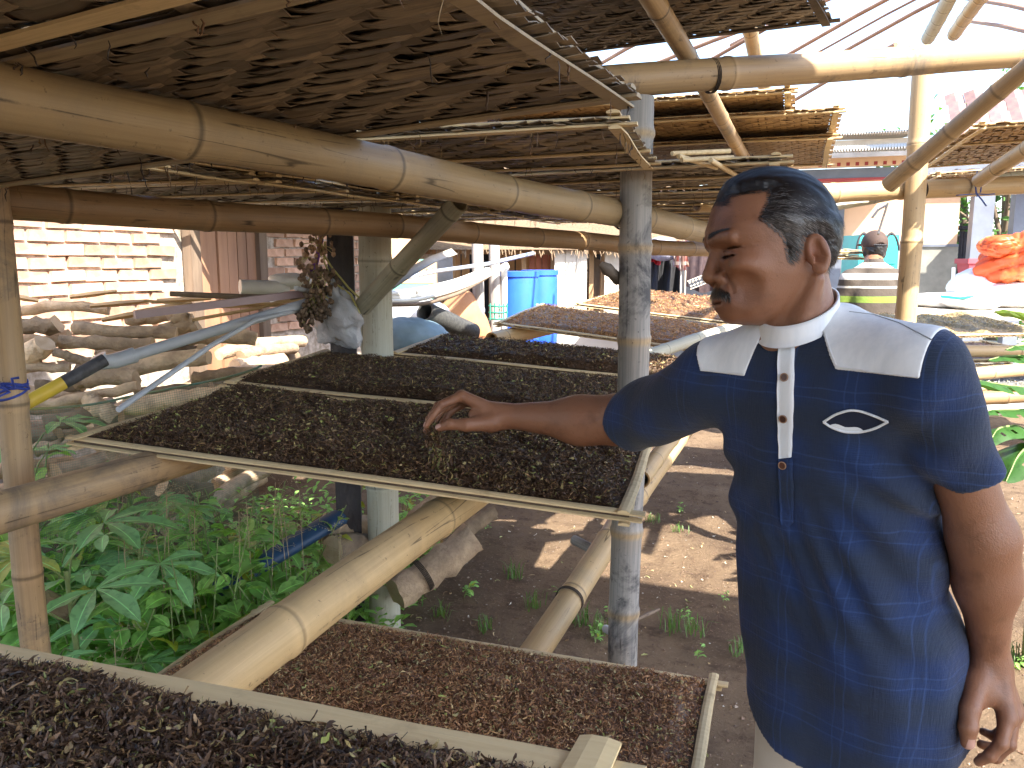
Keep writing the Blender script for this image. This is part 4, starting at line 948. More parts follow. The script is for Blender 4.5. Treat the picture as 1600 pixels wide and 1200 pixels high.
# cartons
M['carton'] = simple('cardboard', (.52, .38, .24), (.44, .31, .19), .8, 8, .1)
M['carton_green'] = simple('carton_green', (.16, .42, .30), (.12, .34, .24), .6, 8, .05)
M['ink'] = simple('ink', (.12, .09, .06), (.09, .07, .05), .7, 8, 0)
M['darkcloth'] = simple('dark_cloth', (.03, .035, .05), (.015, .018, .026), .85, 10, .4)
ct = thing('carton_stack', 'cardboard cartons printed with a green band behind the pipes', 'carton', at(645, 470, 5.6))
hd = np.array([-math.sin(YAW), math.cos(YAW), 0])
def cartbox(nm, p0, p1, d, dep, mat):
    a, b_ = at(*p0, d), at(*p1, d); mb = MB(); mb.box((a+b_)/2+hd*dep/2, (abs((b_-a) @ RT), dep, abs(a[2]-b_[2])), [RT, hd, [0, 0, 1]]); return mb.build(nm, mat, ct, False)
cartbox('carton', (612, 408), (681, 443), 5.6, .3, M['carton']); cartbox('printed_band', (648, 405), (681, 417), 5.595, .002, M['carton_green']); cartbox('carton', (610, 444), (672, 470), 5.6, .3, M['carton_green'])
cartbox('carton', (600, 360), (640, 407), 5.75, .3, M['carton'])
for (x, y) in ((667, 422), (672, 424), (676, 421)): cartbox('printed_mark', (x-1.5, y-1.5), (x+1.5, y+1.5), 5.594, .002, M['ink'])
bx('dark_cloth', (680, 402), (706, 442), 5.7, .1, M['darkcloth'], 'dark folded cloth hanging right of the cartons', 'cloth')
# wrapped heap, rolled mat, basket, sacks
M['bluegrey'] = simple('blue_grey_tarp', (.16, .24, .29), (.10, .16, .20), .5, 6, .3)
mb = MB(); V, F = uvsphere(at(636, 540, 4.6), (.29, .22, .17), 21, .06, 64, 44, 6, lambda V: creases(V, 21, .035)); mb.add(V, F); single('covered_heap', mb, M['bluegrey'], 'rounded heap under a blue grey tarpaulin behind the pale post', 'tarpaulin')
M['blackroll'] = simple('black_mesh_roll', (.07, .07, .065), (.035, .035, .035), .7, 60, .5)
mb = MB(); a, b_ = at(664, 487, 4.7), at(738, 520, 5.1); P = np.array([a, a+(b_-a)*.5, b_]); mb.tube(P, .062, 16, cap=False); mb.tube(P[::-1], .050, 16, cap=False); mb.tube([a-(b_-a)*.001, a], [.062, .050], 16, cap=False)
single('mesh_roll', mb, M['blackroll'], 'rolled up black mesh with a hollow end pointing at the pale post', 'roll')
M['terracotta'] = simple('terracotta', (.55, .27, .13), (.42, .19, .09), .7, 8, .2)
mb = MB(); a = at(700, 478, 5.3); ax = np.array([.25, .2, -.35]); mb.tube([a, a+ax*.12, a+ax*.5, a+ax*.8], [.17, .18, .14, .08], 20); single('clay_pot', mb, M['terracotta'], 'orange clay pot lying tilted under the pipe bundle', 'pot')
for k, (x, y, r, d, lab) in enumerate(((655, 495, (.22, .16, .13), 5.2, 'white sack behind the blue grey heap'), (735, 482, (.12, .1, .08), 5.9, 'small clear plastic sack beside the clay pot'), (700, 520, (.16, .12, .12), 5.2, 'white crumpled sack under the black roll'), (755, 520, (.12, .1, .1), 5.9, 'dark rubber tyre scrap between the grey posts'))):
    mb = MB(); V, F = uvsphere(at(x, y, d), r, 30+k, .1); mb.add(V, F); single('plastic_sack', mb, M['white'] if k < 3 else M['darkcloth'], lab, 'sack')
# blue drums
M['drum'] = simple('blue_drum', (.03, .14, .70), (.025, .11, .58), .35, 5, .05)
for k, (x, d, lab) in enumerate(((812, 6.6, 'blue plastic drum half in shade beside the white pipe'), (843, 6.9, 'blue plastic drum in full sun beside the white boards'))):
    p = at(x, 470, d); zt = at(x, 426 if k == 0 else 424, d)[2]; rr = .155
    t = thing('blue_drum', lab, 'drum', (p[0], p[1], 0), 'blue plastic drums in the yard'); mb = MB()
    prof = [(0, rr*.96), (.03, rr), (.26, rr), (.28, rr*1.04), (.30, rr), (.60, rr), (.62, rr*1.04), (.64, rr), (.95, rr), (.98, rr*.96), (1.0, rr*.93)]
    mb.tube([(p[0], p[1], zt*h) for h, _ in prof], [r for _, r in prof], 28); mb.build('body', M['drum'], t)
    mb = MB(); mb.tube([(p[0], p[1], zt*1.0-.03), (p[0], p[1], zt+.012)], [rr*1.05, rr*1.05], 28); mb.build('lid', M['drum'], t)
# green wire rack on the posts
M['greenwire'] = simple('green_wire', (.03, .25, .18), (.02, .18, .13), .5, 20, .05)
mb = MB()
for y in (478, 488, 498): mb.tube([at(764, y, 5.4), at(778, y+1, 5.3), at(793, y, 5.4)], .006, 5)
for x in (766, 773, 780, 787, 792): mb.tube([at(x, 474, 5.36), at(x, 500, 5.36)], .005, 5)
single('wire_basket', mb, M['greenwire'], 'small green wire basket fixed to the grey post', 'basket')
# timber shed: boards, doors, stair, thatch
M['shedwood'] = simple('shed_wood', (.50, .33, .18), (.36, .23, .12), .8, 4, .4, stretch=(3, 3, .6), rand=.12)
M['board_w'] = simple('whitewashed_board', (.76, .70, .60), (.66, .58, .47), .8, 6, .2, rand=.05)
M['reddoor'] = simple('red_door', (.42, .13, .05), (.34, .10, .04), .45, 4, .1, stretch=(3, 3, .5), rand=.1)
M['thatch'] = simple('thatch', (.26, .18, .10), (.15, .10, .06), .9, 50, .8, .02, stretch=(1, 1, .3))
D0 = 8.2
shd = thing('timber_shed', 'open timber shed with whitewashed boards and red doors behind the drums', 'shed', at(850, 560, D0)*[1, 1, 0])
def shp(nm, p0, p1, d, dep, mat, mbx=None):
    a, b_ = at(*p0, d), at(*p1, d); mb = MB(); mb.box((a+b_)/2+hd*dep/2, (abs((b_-a) @ RT), dep, abs(a[2]-b_[2])), [RT, hd, [0, 0, 1]]); return mb.build(nm, mat, shd, False)
for k in range(3): shp('white_board', (866+17*k, 386), (882.3+17*k, 560), D0-.1+.004*(k % 2), .05, M['board_w'])
shp('white_board', (944, 386), (966, 560), D0+.02, .05, M['board_w'])
for k in range(4): shp('door_panel', (827+10*k, 398), (836+10*k, 500), D0+.15, .04, M['reddoor'])
shp('beam', (560, 389), (1010, 397), D0+.02, .1, M['shedwood'])
shp('beam', (700, 375), (1000, 381), D0+.10, .1, M['shedwood'])
for x in (815, 860, 920, 938, 704, 640): shp('stud', (x, 394), (x+7, 560), D0+.1, .08, M['shedwood'])
for k in range(18): 
    if k not in (9, 10): shp('wall_plank', (610+14*k, 396), (622+14*k, 575), D0+.5+.01*(k % 2), .03, M['shedwood'])
for k in range(5):
    a, b_ = at(915, 408+22*k, D0+.2), at(985, 440+22*k, D0+.3); mb = MB(); d_ = (b_-a)/np.linalg.norm(b_-a); s_ = np.cross(d_, FW); s_ /= np.linalg.norm(s_); mb.box((a+b_)/2, (np.linalg.norm(b_-a), .06, .14), [d_, np.cross(s_, d_), s_]); mb.build('slanting_plank', M['wood_old'], shd, False)
a, b_ = at(540, 390, D0-.4), at(1130, 390, D0-.2)
mb = MB(); R = np.random.default_rng(14)
mb.add([a, b_, b_+hd*2.5+[0, 0, 1.1], a+hd*2.5+[0, 0, 1.1]], [[0, 1, 2, 3]])
for k in range(700):
    u, v = R.uniform(0, 1), R.uniform(0, .25); p = a+(b_-a)*u+(hd*2.5+np.array([0, 0, 1.1]))*v; l = R.uniform(.08, .2); q_ = p-hd*l*.8+np.array([R.normal(0, .02), 0, -l*.6]); w_ = RT*.006
    mb.add([p-w_, p+w_, q_+w_*.5, q_-w_*.5], [[0, 1, 2, 3]], col=np.array([1, 1, 1])*R.uniform(.5, 1.5))
o = mb.build('thatch', M['thatch'], shd, False)
shp('shade_sheet', (700, 396), (1120, 600), D0+1.2, .05, M['darkcloth'])  # dark sheet stands in for the shade inside the open shed
bx('painted_sheet', (880, 520), (1020, 580), 6.3, .02, simple('printed_sheet', (.72, .66, .60), (.70, .15, .15), .6, 3.5, 0, lo=.6, hi=.68), 'pale printed plastic sheet with red marks under the far trays', 'sheet')
# hanging clothes between the post and the man
cl = 7.0
M['clothdark'] = simple('black_cotton', (.018, .018, .022), (.035, .035, .04), .85, 4, .5, .02, stretch=(6, 6, 1))
M['clothgrey'] = simple('grey_cotton', (.42, .42, .50), (.30, .30, .37), .8, 5, .5, .02, stretch=(6, 6, 1))
M['clothred'] = simple('red_cotton', (.55, .02, .03), (.38, .01, .02), .8, 5, .4, .02)
def plaid_mat(name, c0, c1, c2, s):
    m, N, L, b = newmat(name); sep = N.new('ShaderNodeSeparateXYZ'); L.new(coords(N), sep.inputs[0])
    def band(sock, f, lo):
        a = N.new('ShaderNodeMath'); a.operation = 'MULTIPLY'; a.inputs[1].default_value = f; L.new(sock, a.inputs[0]); f_ = N.new('ShaderNodeMath'); f_.operation = 'FRACT'; L.new(a.outputs[0], f_.inputs[0]); return ramp(N, L, f_.outputs[0], lo, lo+.05)
    o = mixc(N, L, c0, c1, band(sep.outputs[0], s, .55)); o = mixc(N, L, o, c2, band(sep.outputs[2], s*.9, .6)); L.new(o, b.inputs['Base Color']); b.inputs['Roughness'].default_value = .85; return m
M['plaidcloth'] = plaid_mat('plaid_cotton', (.45, .34, .30), (.30, .10, .08), (.62, .56, .50), 14)
def drape(name, px0, px1, y0, y1, d, mat, label, cat, seed, amp=.04, group=None, skew=0):
    nu, nv = 26, 22; u, v = np.meshgrid(np.linspace(0, 1, nu), np.linspace(0, 1, nv), indexing='ij')
    A, B = at(px0, y0, d), at(px1, y0, d); Hh = at(px0, y1, d)[2]-A[2]
    P = A+(B-A)*(u+skew*v)[..., None]+np.array([0, 0, 1])*(v*Hh*(1+.08*np.sin(u*7+seed)))[..., None]
    w = np.sin(u*16+seed+v*2)*amp*(.3+v)+.5*amp*np.sin(u*37+seed*2+v*3); P = P+hd*w[..., None]
    F = [[i*nv+j, i*nv+j+1, (i+1)*nv+j+1, (i+1)*nv+j] for i in range(nu-1) for j in range(nv-1)]
    mb = MB(); mb.add(P.reshape(-1, 3), F); mb.add((P+hd*.012).reshape(-1, 3), np.array(F)[:, ::-1]); return single(name, mb, mat, label, cat, group)
drape('black_robe', 1016, 1070, 392, 476, cl, M['clothdark'], 'black robe hanging on the line behind the grey post', 'clothes', 1, .06, 'clothes hanging on the line')
drape('red_cloth', 1012, 1034, 378, 412, cl-.1, M['clothred'], 'red cloth hanging on the line next to the grey post', 'clothes', 2, .03, 'clothes hanging on the line')
mb = MB(); V, F = uvsphere(at(1035, 388, cl-.18), (.15, .09, .11), 50, .14, 30, 20, 9); mb.add(V, F); single('grey_scarf', mb, M['clothgrey'], 'bunched pale grey scarf slung over the black robe', 'clothes', 'clothes hanging on the line')
drape('checked_scarf', 1050, 1074, 376, 420, cl-.26, M['plaidcloth'], 'checked scarf slung beside the grey one', 'clothes', 4, .05, 'clothes hanging on the line', .15)
drape('batik_cloth', 1070, 1150, 372, 452, cl+.2, simple('batik_brown', (.035, .02, .025), (.06, .035, .035), .8, 25, .2), 'dark brown batik cloth hanging beside the man\'s nose', 'clothes', 5, .03, 'clothes hanging on the line')
bt = MB()
a, b_ = at(1076, 446, cl+.1), at(1112, 432, cl+.1); d_ = (b_-a)/np.linalg.norm(b_-a); s_ = np.cross(d_, FW); s_ /= np.linalg.norm(s_)
bb = thing('batik_border', 'pale patterned border strip of the batik cloth', 'cloth', a)
bt.box((a+b_)/2, (np.linalg.norm(b_-a), .012, .085), [d_, np.cross(s_, d_), s_]); bt.build('strip', M['darkcloth'], bb, False)
bt = MB()
for k in range(7):
    for r_ in (-1, 1):
        c = a+(b_-a)*(k+.5)/7-FW*.009+s_*.017*r_; th = np.linspace(0, 5.4, 12); bt.tube(c+(.011*np.cos(th)[:, None]*d_+.011*np.sin(th)[:, None]*s_)*np.linspace(1, .35, 12)[:, None], .0028, 4)
for r_ in (-1, 1): bt.tube([a-FW*.009+s_*.038*r_, b_-FW*.009+s_*.038*r_], .004, 4)
bt.build('printed_scroll', M['board_w'], bb)
for x in (1064, 1071): single('pale_cord', MB().tube([at(x, 418, cl-.2), at(x-1, 468, cl-.2)], .007, 5), M['husk'], ['left', 'right'][x > 1067]+' one of two pale cords hanging down the black robe', 'cord', 'pale cords on the robe')

# ================================================================== THE HOUSE AND YARD ON THE RIGHT
HY = 11.0
M['peach'] = simple('peach_plaster', (.74, .50, .32), (.70, .46, .29), .85, 2.5, .1)
M['dado'] = simple('grey_green_render', (.30, .29, .25), (.22, .215, .185), .8, 6, .2)
M['pillar'] = simple('blue_grey_paint', (.16, .18, .22), (.13, .145, .18), .6, 6, .1)
M['maroon'] = simple('maroon_paint', (.36, .035, .03), (.28, .03, .03), .5, 6, .1)
M['roofw'] = simple('fibre_cement', (.66, .62, .56), (.46, .42, .36), .85, 5, .2)
M['tile'] = simple('roof_tile', (.24, .14, .12), (.16, .10, .10), .75, 12, .3, rand=.25)
def hz(y, Y=HY): return aty(1400, y, Y)[2]
hx = lambda x, Y=HY: aty(x, 380, Y)[0]
hs = thing('peach_house', 'peach coloured house with grey dado and blue grey pillars', 'house', (hx(1400), HY, 0))
def hb(nm, x0, x1, z0, z1, y0, y1, mat):
    mb = MB(); mb.box(((x0+x1)/2, (y0+y1)/2, (z0+z1)/2), (abs(x1-x0), abs(y1-y0), abs(z1-z0))); return mb.build(nm, mat, hs, False)
hb('wall', hx(1215), hx(1495), hz(384), hz(290), HY, HY+.2, M['peach'])
hb('dado', hx(1215), hx(1497), .35, hz(384)-.002, HY-.03, HY+.2, M['dado'])
hb('dado_cap', hx(1215), hx(1497), hz(386), hz(382), HY-.05, HY-.032, M['pillar'])
hb('pillar', hx(1299), hx(1316), .35, hz(292), HY-.06, HY-.031, M['pillar'])
for x0, x1, yy in ((1517, 1549, HY-.9), (1581, 1604, HY-.6)): hb('pillar', hx(x0, yy), hx(x1, yy), .3, hz(286), yy, yy+.25, M['pillar'])
hb('capital', hx(1294), hx(1322), hz(297), hz(288), HY-.12, HY-.061, M['maroon'])
hb('capital', hx(1508, HY-.9), hx(1556, HY-.9), .9, 1.02, HY-.95, HY-.60, M['maroon'])
hb('porch_wall', hx(1640), hx(1760), .3, 3.2, HY-.6, HY-.4, M['peach'])
hb('lintel_beam', hx(1200), hx(1700), hz(287)+.0, hz(273), HY-.95, HY-.70, M['pillar'])
hb('moulding', hx(1200), hx(1700), hz(291), hz(287)-.003, HY-.97, HY-.70, M['maroon'])
hb('fascia', hx(1200), hx(1426, HY-.9), hz(272)+.004, hz(258), HY-.99, HY-.90, M['peach'])
for k in range(11): x = 1272+14.2*k; hb('fascia_hole', hx(x, HY-1), hx(x+5.5, HY-1), hz(270), hz(265), HY-.995, HY-.992, M['maroon'])
rf = MB()
def roofplane(nm, x0, x1, za, zb, ya, yb, mat, n=60, amp=.02):
    xs_ = np.linspace(x0, x1, n*4); V = np.array([[x, y, z+amp*np.sin((x-x0)/(x1-x0)*n*6.283)] for x in xs_ for (y, z) in ((ya, za), (yb, zb))]); k = np.arange(n*4-1)*2
    mb = MB(); mb.add(V, np.stack([k, k+2, k+3, k+1], -1)); mb.add(V-[0, 0, .015], np.stack([k, k+1, k+3, k+2], -1)); return mb.build(nm, mat, hs)
roofplane('roof_sheet', hx(1200), hx(1432), hz(258)+.02, hz(236)+.05, HY-1.5, HY-.2, M['roofw'])
hb('gable_band', hx(1230), hx(1430), hz(246), hz(214), HY+.1, HY+.3, M['roofw'])
roofplane('roof_sheet', hx(1200), hx(1440), hz(214)+.05, hz(150), HY-.1, HY+3.5, M['roofw'])
R = np.random.default_rng(31)
tm = [MB().add(np.array([[-.11, 0, 0], [.11, 0, 0], [.11, .28, .02], [-.11, .28, .02], [0, 0, .04], [0, .28, .06]]), [[0, 4, 5, 3], [4, 1, 2, 5]]).mesh('roof_tile', M['tile'], False)]
for r_ in range(5):
    for c_ in range(16):
        o = bpy.data.objects.new('roof_tile', tm[0]); COL.objects.link(o); o.parent = hs
        yy = HY-.2+r_*.24; o.location = (hx(1492)+c_*.215-hx(1400), yy-HY, hz(238)+r_*.16+R.normal(0, .006)); o.rotation_euler = (.56, R.normal(0, .03), R.normal(0, .02))
hb('tile_batten', hx(1485), hx(1800), hz(250), hz(241), HY-.3, HY-.1, M['maroon'])
hb('plinth', hx(1180), hx(1800), -.1, .34, HY-2.0, HY+3, simple('pale_concrete', (.55, .53, .50), (.45, .43, .40), .85, 5, .2))
# things in front of the house
M['teal'] = simple('teal_plastic', (.03, .42, .38), (.025, .34, .31), .4, 5, .05)
tp = thing('teal_machine', 'teal cabinet with a dark window behind the man in the cap', 'machine', at(1370, 440, 7.6)*[1, 1, 0])
def tb(nm, p0, p1, d, dep, mat):
    a, b_ = at(*p0, d), at(*p1, d); mb = MB(); mb.box((a+b_)/2+hd*dep/2, (abs((b_-a) @ RT), dep, abs(a[2]-b_[2])), [RT, hd, [0, 0, 1]]); return mb.build(nm, mat, tp, False)
tb('cabinet', (1341, 367), (1402, 470), 7.6, .4, M['teal']); tb('window', (1382, 395), (1397, 408), 7.595, .003, M['dado']); tb('frame', (1380, 392), (1399, 394.5), 7.594, .02, M['teal']); tb('ledge', (1379, 409), (1400, 412), 7.58, .06, M['teal'])
mb = MB(); th = np.linspace(.2, 3.0, 14)
for cx_ in (1350, 1393): mb.tube([at(cx_+12*math.cos(a), 398-33*math.sin(a), 7.35) for a in th], .02, 6, flat=.5)
single('black_straps', mb, M['clothdark'], 'pair of black strap loops hanging in front of the teal cabinet', 'straps')
M['potred'] = simple('red_pot', (.48, .07, .09), (.40, .05, .07), .5, 6, .05)
fp = at(1522, 425, 8.2); t = thing('flower_pot', 'red square flower pot in front of the blue grey pillar', 'pot', fp)
mb = MB(); mb.box(at(1522, 408, 8.2), (.26, .26, .05), [RT, hd, [0, 0, 1]]); mb.build('rim', M['potred'], t, False)
mb = MB(); q0 = at(1522, 411, 8.2); 
V = []
for z, w in ((0, .115), (-.22, .085)):
    for sx, sy in ((-1, -1), (1, -1), (1, 1), (-1, 1)): V.append(q0+RT*w*sx+hd*w*sy+np.array([0, 0, z]))
mb.add(V, [[0, 1, 5, 4], [1, 2, 6, 5], [2, 3, 7, 6], [3, 0, 4, 7], [7, 6, 5, 4]]); mb.build('pot_body', M['potred'], t, False)
tabl = thing('sack_table', 'low rough bench carrying the white sacks in front of the house', 'bench', at(1540, 480, 6.6)*[1, 1, 0])
a = at(1540, 478, 6.6); mb = MB(); mb.box((a[0], a[1], a[2]-.04), (2.6, 1.3, .06)); mb.build('bench_top', M['board_w'], tabl, False)
for sx in (-1.1, 1.1):
    for sy in (-.5, .5): mb = MB(); mb.tube([(a[0]+sx, a[1]+sy, 0), (a[0]+sx, a[1]+sy, a[2]-.07)], .04, 8); mb.build('leg', M['greywood'], tabl)
for k, (x, y, r, d, lab) in enumerate(((1528, 448, (.24, .2, .16), 6.7, 'big white plastic sack below the red flower pot'), (1585, 462, (.28, .22, .11), 6.5, 'white sack with teal print under the orange tarpaulin'), (1470, 470, (.26, .22, .07), 6.6, 'flat white sack right of the tan post'), (1520, 470, (.22, .2, .08), 6.3, 'flat white sack with a teal tie in front of the big one'), (1560, 436, (.11, .1, .09), 6.9, 'small pinkish white bag beside the orange tarpaulin'))):
    mb = MB(); V, F = uvsphere(at(x, y, d), r, 80+k, .09, 64, 40, 9, lambda V: creases(V, 80+k, .05)); mb.add(V, F); t = single('white_sack', mb, M['white'], lab, 'sack', 'white sacks on the bench')
single('teal_tie', MB().tube([at(1470, 463, 6.25), at(1500, 466, 6.15), at(1530, 462, 6.15)], .012, 6), M['teal'], 'teal string tied over the flat white sack', 'cord')
single('white_rod', MB().tube([at(1490, 418, 6.7), at(1489, 452, 6.7)], .014, 8), M['white'], 'short white rod standing beside the big sack', 'rod')
M['orange'] = simple('orange_tarp', (.72, .13, .02), (.60, .22, .05), .5, 3, .3, .02)
def orangemat():
    m, N, L, b = newmat('orange_tarp2'); ob = coords(N); sep = N.new('ShaderNodeSeparateXYZ'); L.new(ob, sep.inputs[0])
    n_ = noise(N, L, ob, 3, 5, .6)
    o = mixc(N, L, (.55, .075, .012), (.62, .30, .10), ramp(N, L, n_, .48, .66)); L.new(o, b.inputs['Base Color']); b.inputs['Roughness'].default_value = .5
    bump(N, L, noise(N, L, ob, 4, 2, .5, .6), .6, .06, b); return m
mb = MB(); c = at(1605, 400, 6.5)
V, F = uvsphere(c, (.40, .30, .24), 91, .22, 110, 70, 7, lambda V: creases(V, 3, .085)+np.stack([0*V[:, 0], 0*V[:, 0], .25*V[:, 0]], -1)); mb.add(V, F)
V, F = uvsphere(at(1560, 384, 6.4), (.17, .13, .09), 92, .16, 70, 44, 9, lambda V: creases(V, 5, .12)); mb.add(V, F)
single('orange_tarpaulin', mb, orangemat(), 'bundled orange tarpaulin piled at the right edge', 'tarpaulin')
# railings / screen between pillar and wall
mb = MB()
for k in range(5): 
    p = aty(1499+5*k, 410, HY+.3); mb.tube([(p[0], p[1], .3), (p[0], p[1], hz(362))], .025, 5)
for z in (1.1, 1.5, 1.9): mb.box(((hx(1496)+hx(1520))/2, HY+.3, z), (abs(hx(1522)-hx(1496)), .03, .05))
single('dark_railing', mb, M['darkcloth'], 'dark railing between the house wall and the blue grey pillar', 'railing')
# ================================================================== PLANTS
def leafmat(name, c, c2, rough=.45, tr=.35, vein=True):
    m, N, L, b = newmat(name)
    r = objrand(N); ob = coords(N)
    o = mixc(N, L, c, c2, r); o = mixc(N, L, o, (c2[0]*1.7, c2[1]*1.0, c2[2]*.5), ramp(N, L, r, .93, .96))
    o = mixc(N, L, o, tuple(x*.55 for x in c), ramp(N, L, noise(N, L, ob, 40, 5, .6), .5, .75))
    uv = N.new('ShaderNodeSeparateXYZ'); L.new(coords(N, 'UV'), uv.inputs[0])
    if vein:
        w = N.new('ShaderNodeMath'); w.operation = 'ABSOLUTE'; L.new(uv.outputs[0], w.inputs[0])
        o = mixc(N, L, tuple(min(1, x*1.9+.02) for x in c), o, ramp(N, L, w.outputs[0], .02, .10))
    L.new(o, b.inputs['Base Color']); b.inputs['Roughness'].default_value = rough; b.inputs['Specular IOR Level'].default_value = .4
    t = N.new('ShaderNodeBsdfTranslucent'); g = N.new('ShaderNodeMix'); g.data_type = 'RGBA'
    L.new(mixc(N, L, o, (1.4, 1.5, .5), 1.0, 'MULTIPLY'), t.inputs[0])
    ms = N.new('ShaderNodeMixShader'); ms.inputs[0].default_value = tr; L.new(b.outputs[0], ms.inputs[1]); L.new(t.outputs[0], ms.inputs[2])
    L.new(ms.outputs[0], N['Material Output'].inputs[0]); return m
M['leaf_weed'] = leafmat('weed_leaf', (.20, .42, .10), (.29, .50, .14))
M['leaf_cass'] = leafmat('cassava_leaf', (.22, .46, .20), (.28, .52, .24))
M['leaf_ban'] = leafmat('banana_leaf', (.035, .105, .025), (.05, .13, .03))
M['leaf_tree'] = leafmat('tree_leaf', (.07, .18, .05), (.14, .26, .07), vein=False)
M['grass'] = leafmat('grass_blade', (.10, .20, .05), (.15, .24, .07), vein=False)
M['stem_g'] = simple('green_stem', (.20, .28, .09), (.16, .2, .07), .6, 20, .1)
def leaf_geo(L, W, shape=1.0, fold=.25, droop=.5, n=7, seed=0, wave=.0):
    """one leaf along +x from the origin, with a folded midrib; returns V,F,uv"""
    R = np.random.default_rng(seed); u = np.linspace(0, 1, n)
    w = W/2*np.sin(np.pi*np.clip(u, 0, 1)**shape)**.85; w[0] = W*.02; w[-1] = 0.0005
    ang = -droop*u+.15; ds = L/(n-1)
    x = np.concatenate([[0], np.cumsum(np.cos(ang[:-1])*ds)]); z = np.concatenate([[0], np.cumsum(np.sin(ang[:-1])*ds)])
    V = []; UV = []
    for i in range(n):
        for s in (-1, -.5, 0, .5, 1):
            V.append((x[i], w[i]*s, z[i]+abs(s)*w[i]*fold+wave*w[i]*math.sin(i*2.1+s*3+seed)*abs(s))); UV.append((s, u[i]))
    F = [[i*5+j, i*5+j+1, (i+1)*5+j+1, (i+1)*5+j] for i in range(n-1) for j in range(4)]
    return np.array(V), np.array(F), np.array(UV)
def leafmesh(nm, mat, *a, **k):
    V, F, UV = leaf_geo(*a, **k); return mesh_np(nm, V, F, M[mat], True, uv=UV)
WEED = [leafmesh('leaf', 'leaf_weed', .085+.014*k, .042+.005*k, 1.25, .3, .5+.2*k, 7, k, .2) for k in range(4)]
def palm_mesh(nleaf, L, seed):
    mb = MB(); R = np.random.default_rng(seed); uvs = []
    for k in range(nleaf):
        a = (k-(nleaf-1)/2)*(4.2/nleaf); l = L*(1-.12*abs(k-(nleaf-1)/2))
        V, F, UV = leaf_geo(l, l*.30, 1.3, .25, .55+R.normal(0, .1), 8, k, .15)
        c, s = math.cos(a), math.sin(a); V = np.stack([V[:, 0]*c-V[:, 1]*s, V[:, 0]*s+V[:, 1]*c, V[:, 2]], -1); mb.add(V, F, uv=UV)
    return mb.mesh('leaf', M['leaf_cass'])
CASS = [palm_mesh(5, .19, 1), palm_mesh(7, .20, 2), palm_mesh(5, .15, 3)]
def add_leaf(parent, me, p, yaw, pitch, roll, s):
    o = bpy.data.objects.new('leaf', me); COL.objects.link(o); o.parent = parent
    o.location = V3(p); o.rotation_euler = (roll, -pitch, yaw); o.scale = (s, s, s); return o
def weed(base, H, R, label, nst=3, lv=9, spread=.16, group='leafy weeds under the racks', size=1.0, mats=WEED, name='leafy_weed'):
    t = thing(name, label, 'plant', base, group)
    st = MB()
    for k in range(nst):
        a = R.uniform(0, 6.28); sp = spread*R.uniform(.3, 1.1); h = H*R.uniform(.7, 1.05)
        u = np.linspace(0, 1, 6); P = np.stack([np.cos(a)*sp*u**1.4, np.sin(a)*sp*u**1.4, h*u], -1); st.tube(P+np.asarray(base), np.linspace(.005, .002, 6)*size, 5, cap=False)
        for q in range(lv):
            v = .25+.75*(q+R.uniform(0, .6))/lv; p = np.array([np.interp(v, u, P[:, i]) for i in range(3)])
            big = 1.15-.55*v*(q == lv-1)
            add_leaf(t, mats[R.integers(0, len(mats))], p, q*2.4+R.normal(0, .4), R.uniform(-.25, .6), R.normal(0, .3), R.uniform(.75, 1.2)*size*big)
    st.build('stem', M['stem_g'], t); return t
R = np.random.default_rng(21)
# big leafy weeds: crown pixel, view distance, size
WLAB = iter(['leafy weed at the left of the patch, behind the first cassava leaves', 'leafy weed just left of the blue gutter', 'leafy weed at the back of the patch under the tray corner', 'low leafy weed by the rim of the near tray, left of the lowest tray', 'leafy weed in front of the fallen stick at the patch centre', 'leafy weed behind the cassava leaves near the near tray', 'leafy weed between the broad one and the blue gutter', 'leafy weed at the back next to the charred timber post', 'leafy weed at the foot of the slim left post', 'leafy weed far back below the end of the grimy beam', 'small leafy weed tucked beside the left rim of the lowest tray', 'leafy weed growing through the first cassava plant', 'leafy weed cut off by the left edge of the view below the grimy beam', 'small leafy weed in the gap between lowest tray and blue gutter', 'leafy weed next to the pale post at the back of the patch', 'leafy weed cut off by the left edge above the grimy beam', 'leafy weed under the green net behind the slim left post', 'leafy weed just right of the slim left post below the grimy beam', 'leafy weed below the grimy beam where the tray corner rests', 'lowest leafy weed, pressed against the near tray', 'leafy weed under the middle of the front lath of the large tray', 'leafy weed at the front right of the patch above the near tray', 'leafy weed overlapping the lower end of the blue gutter', 'small leafy weed beneath the large tray left of the timber post'])
wl = [(345, 770, 2.75, 1.15, 'tall leafy weed reaching up to the underside of the large leaf tray'), (480, 880, 2.55, 1.05, 'bright leafy weed in front of the blue gutter'), (330, 860, 2.7, 1.0, 'broad leafy weed in the middle of the green patch'), (250, 900, 2.5, 1.0, ''), (400, 830, 2.8, .95, ''), (290, 830, 2.9, .95, ''), (215, 960, 2.3, .95, ''), (300, 930, 2.4, .9, ''), (180, 900, 2.5, 1.0, ''), (380, 900, 2.55, .9, ''), (440, 800, 3.0, .9, ''), (140, 960, 2.2, .9, ''), (230, 820, 3.0, 1.0, ''), (350, 960, 2.3, .75, ''), (100, 900, 2.45, 1.0, ''), (20, 900, 2.3, 1.1, ''), (420, 940, 2.45, .7, ''), (500, 780, 3.2, .8, ''), (10, 740, 2.6, 1.2, ''), (120, 720, 2.9, 1.1, ''), (55, 800, 2.7, 1.0, ''), (160, 790, 2.9, 1.0, ''), (270, 985, 2.15, .6, ''), (340, 800, 2.6, .85, ''), (310, 880, 2.3, .8, ''), (440, 860, 2.5, .75, ''), (390, 760, 3.1, .8, '')]
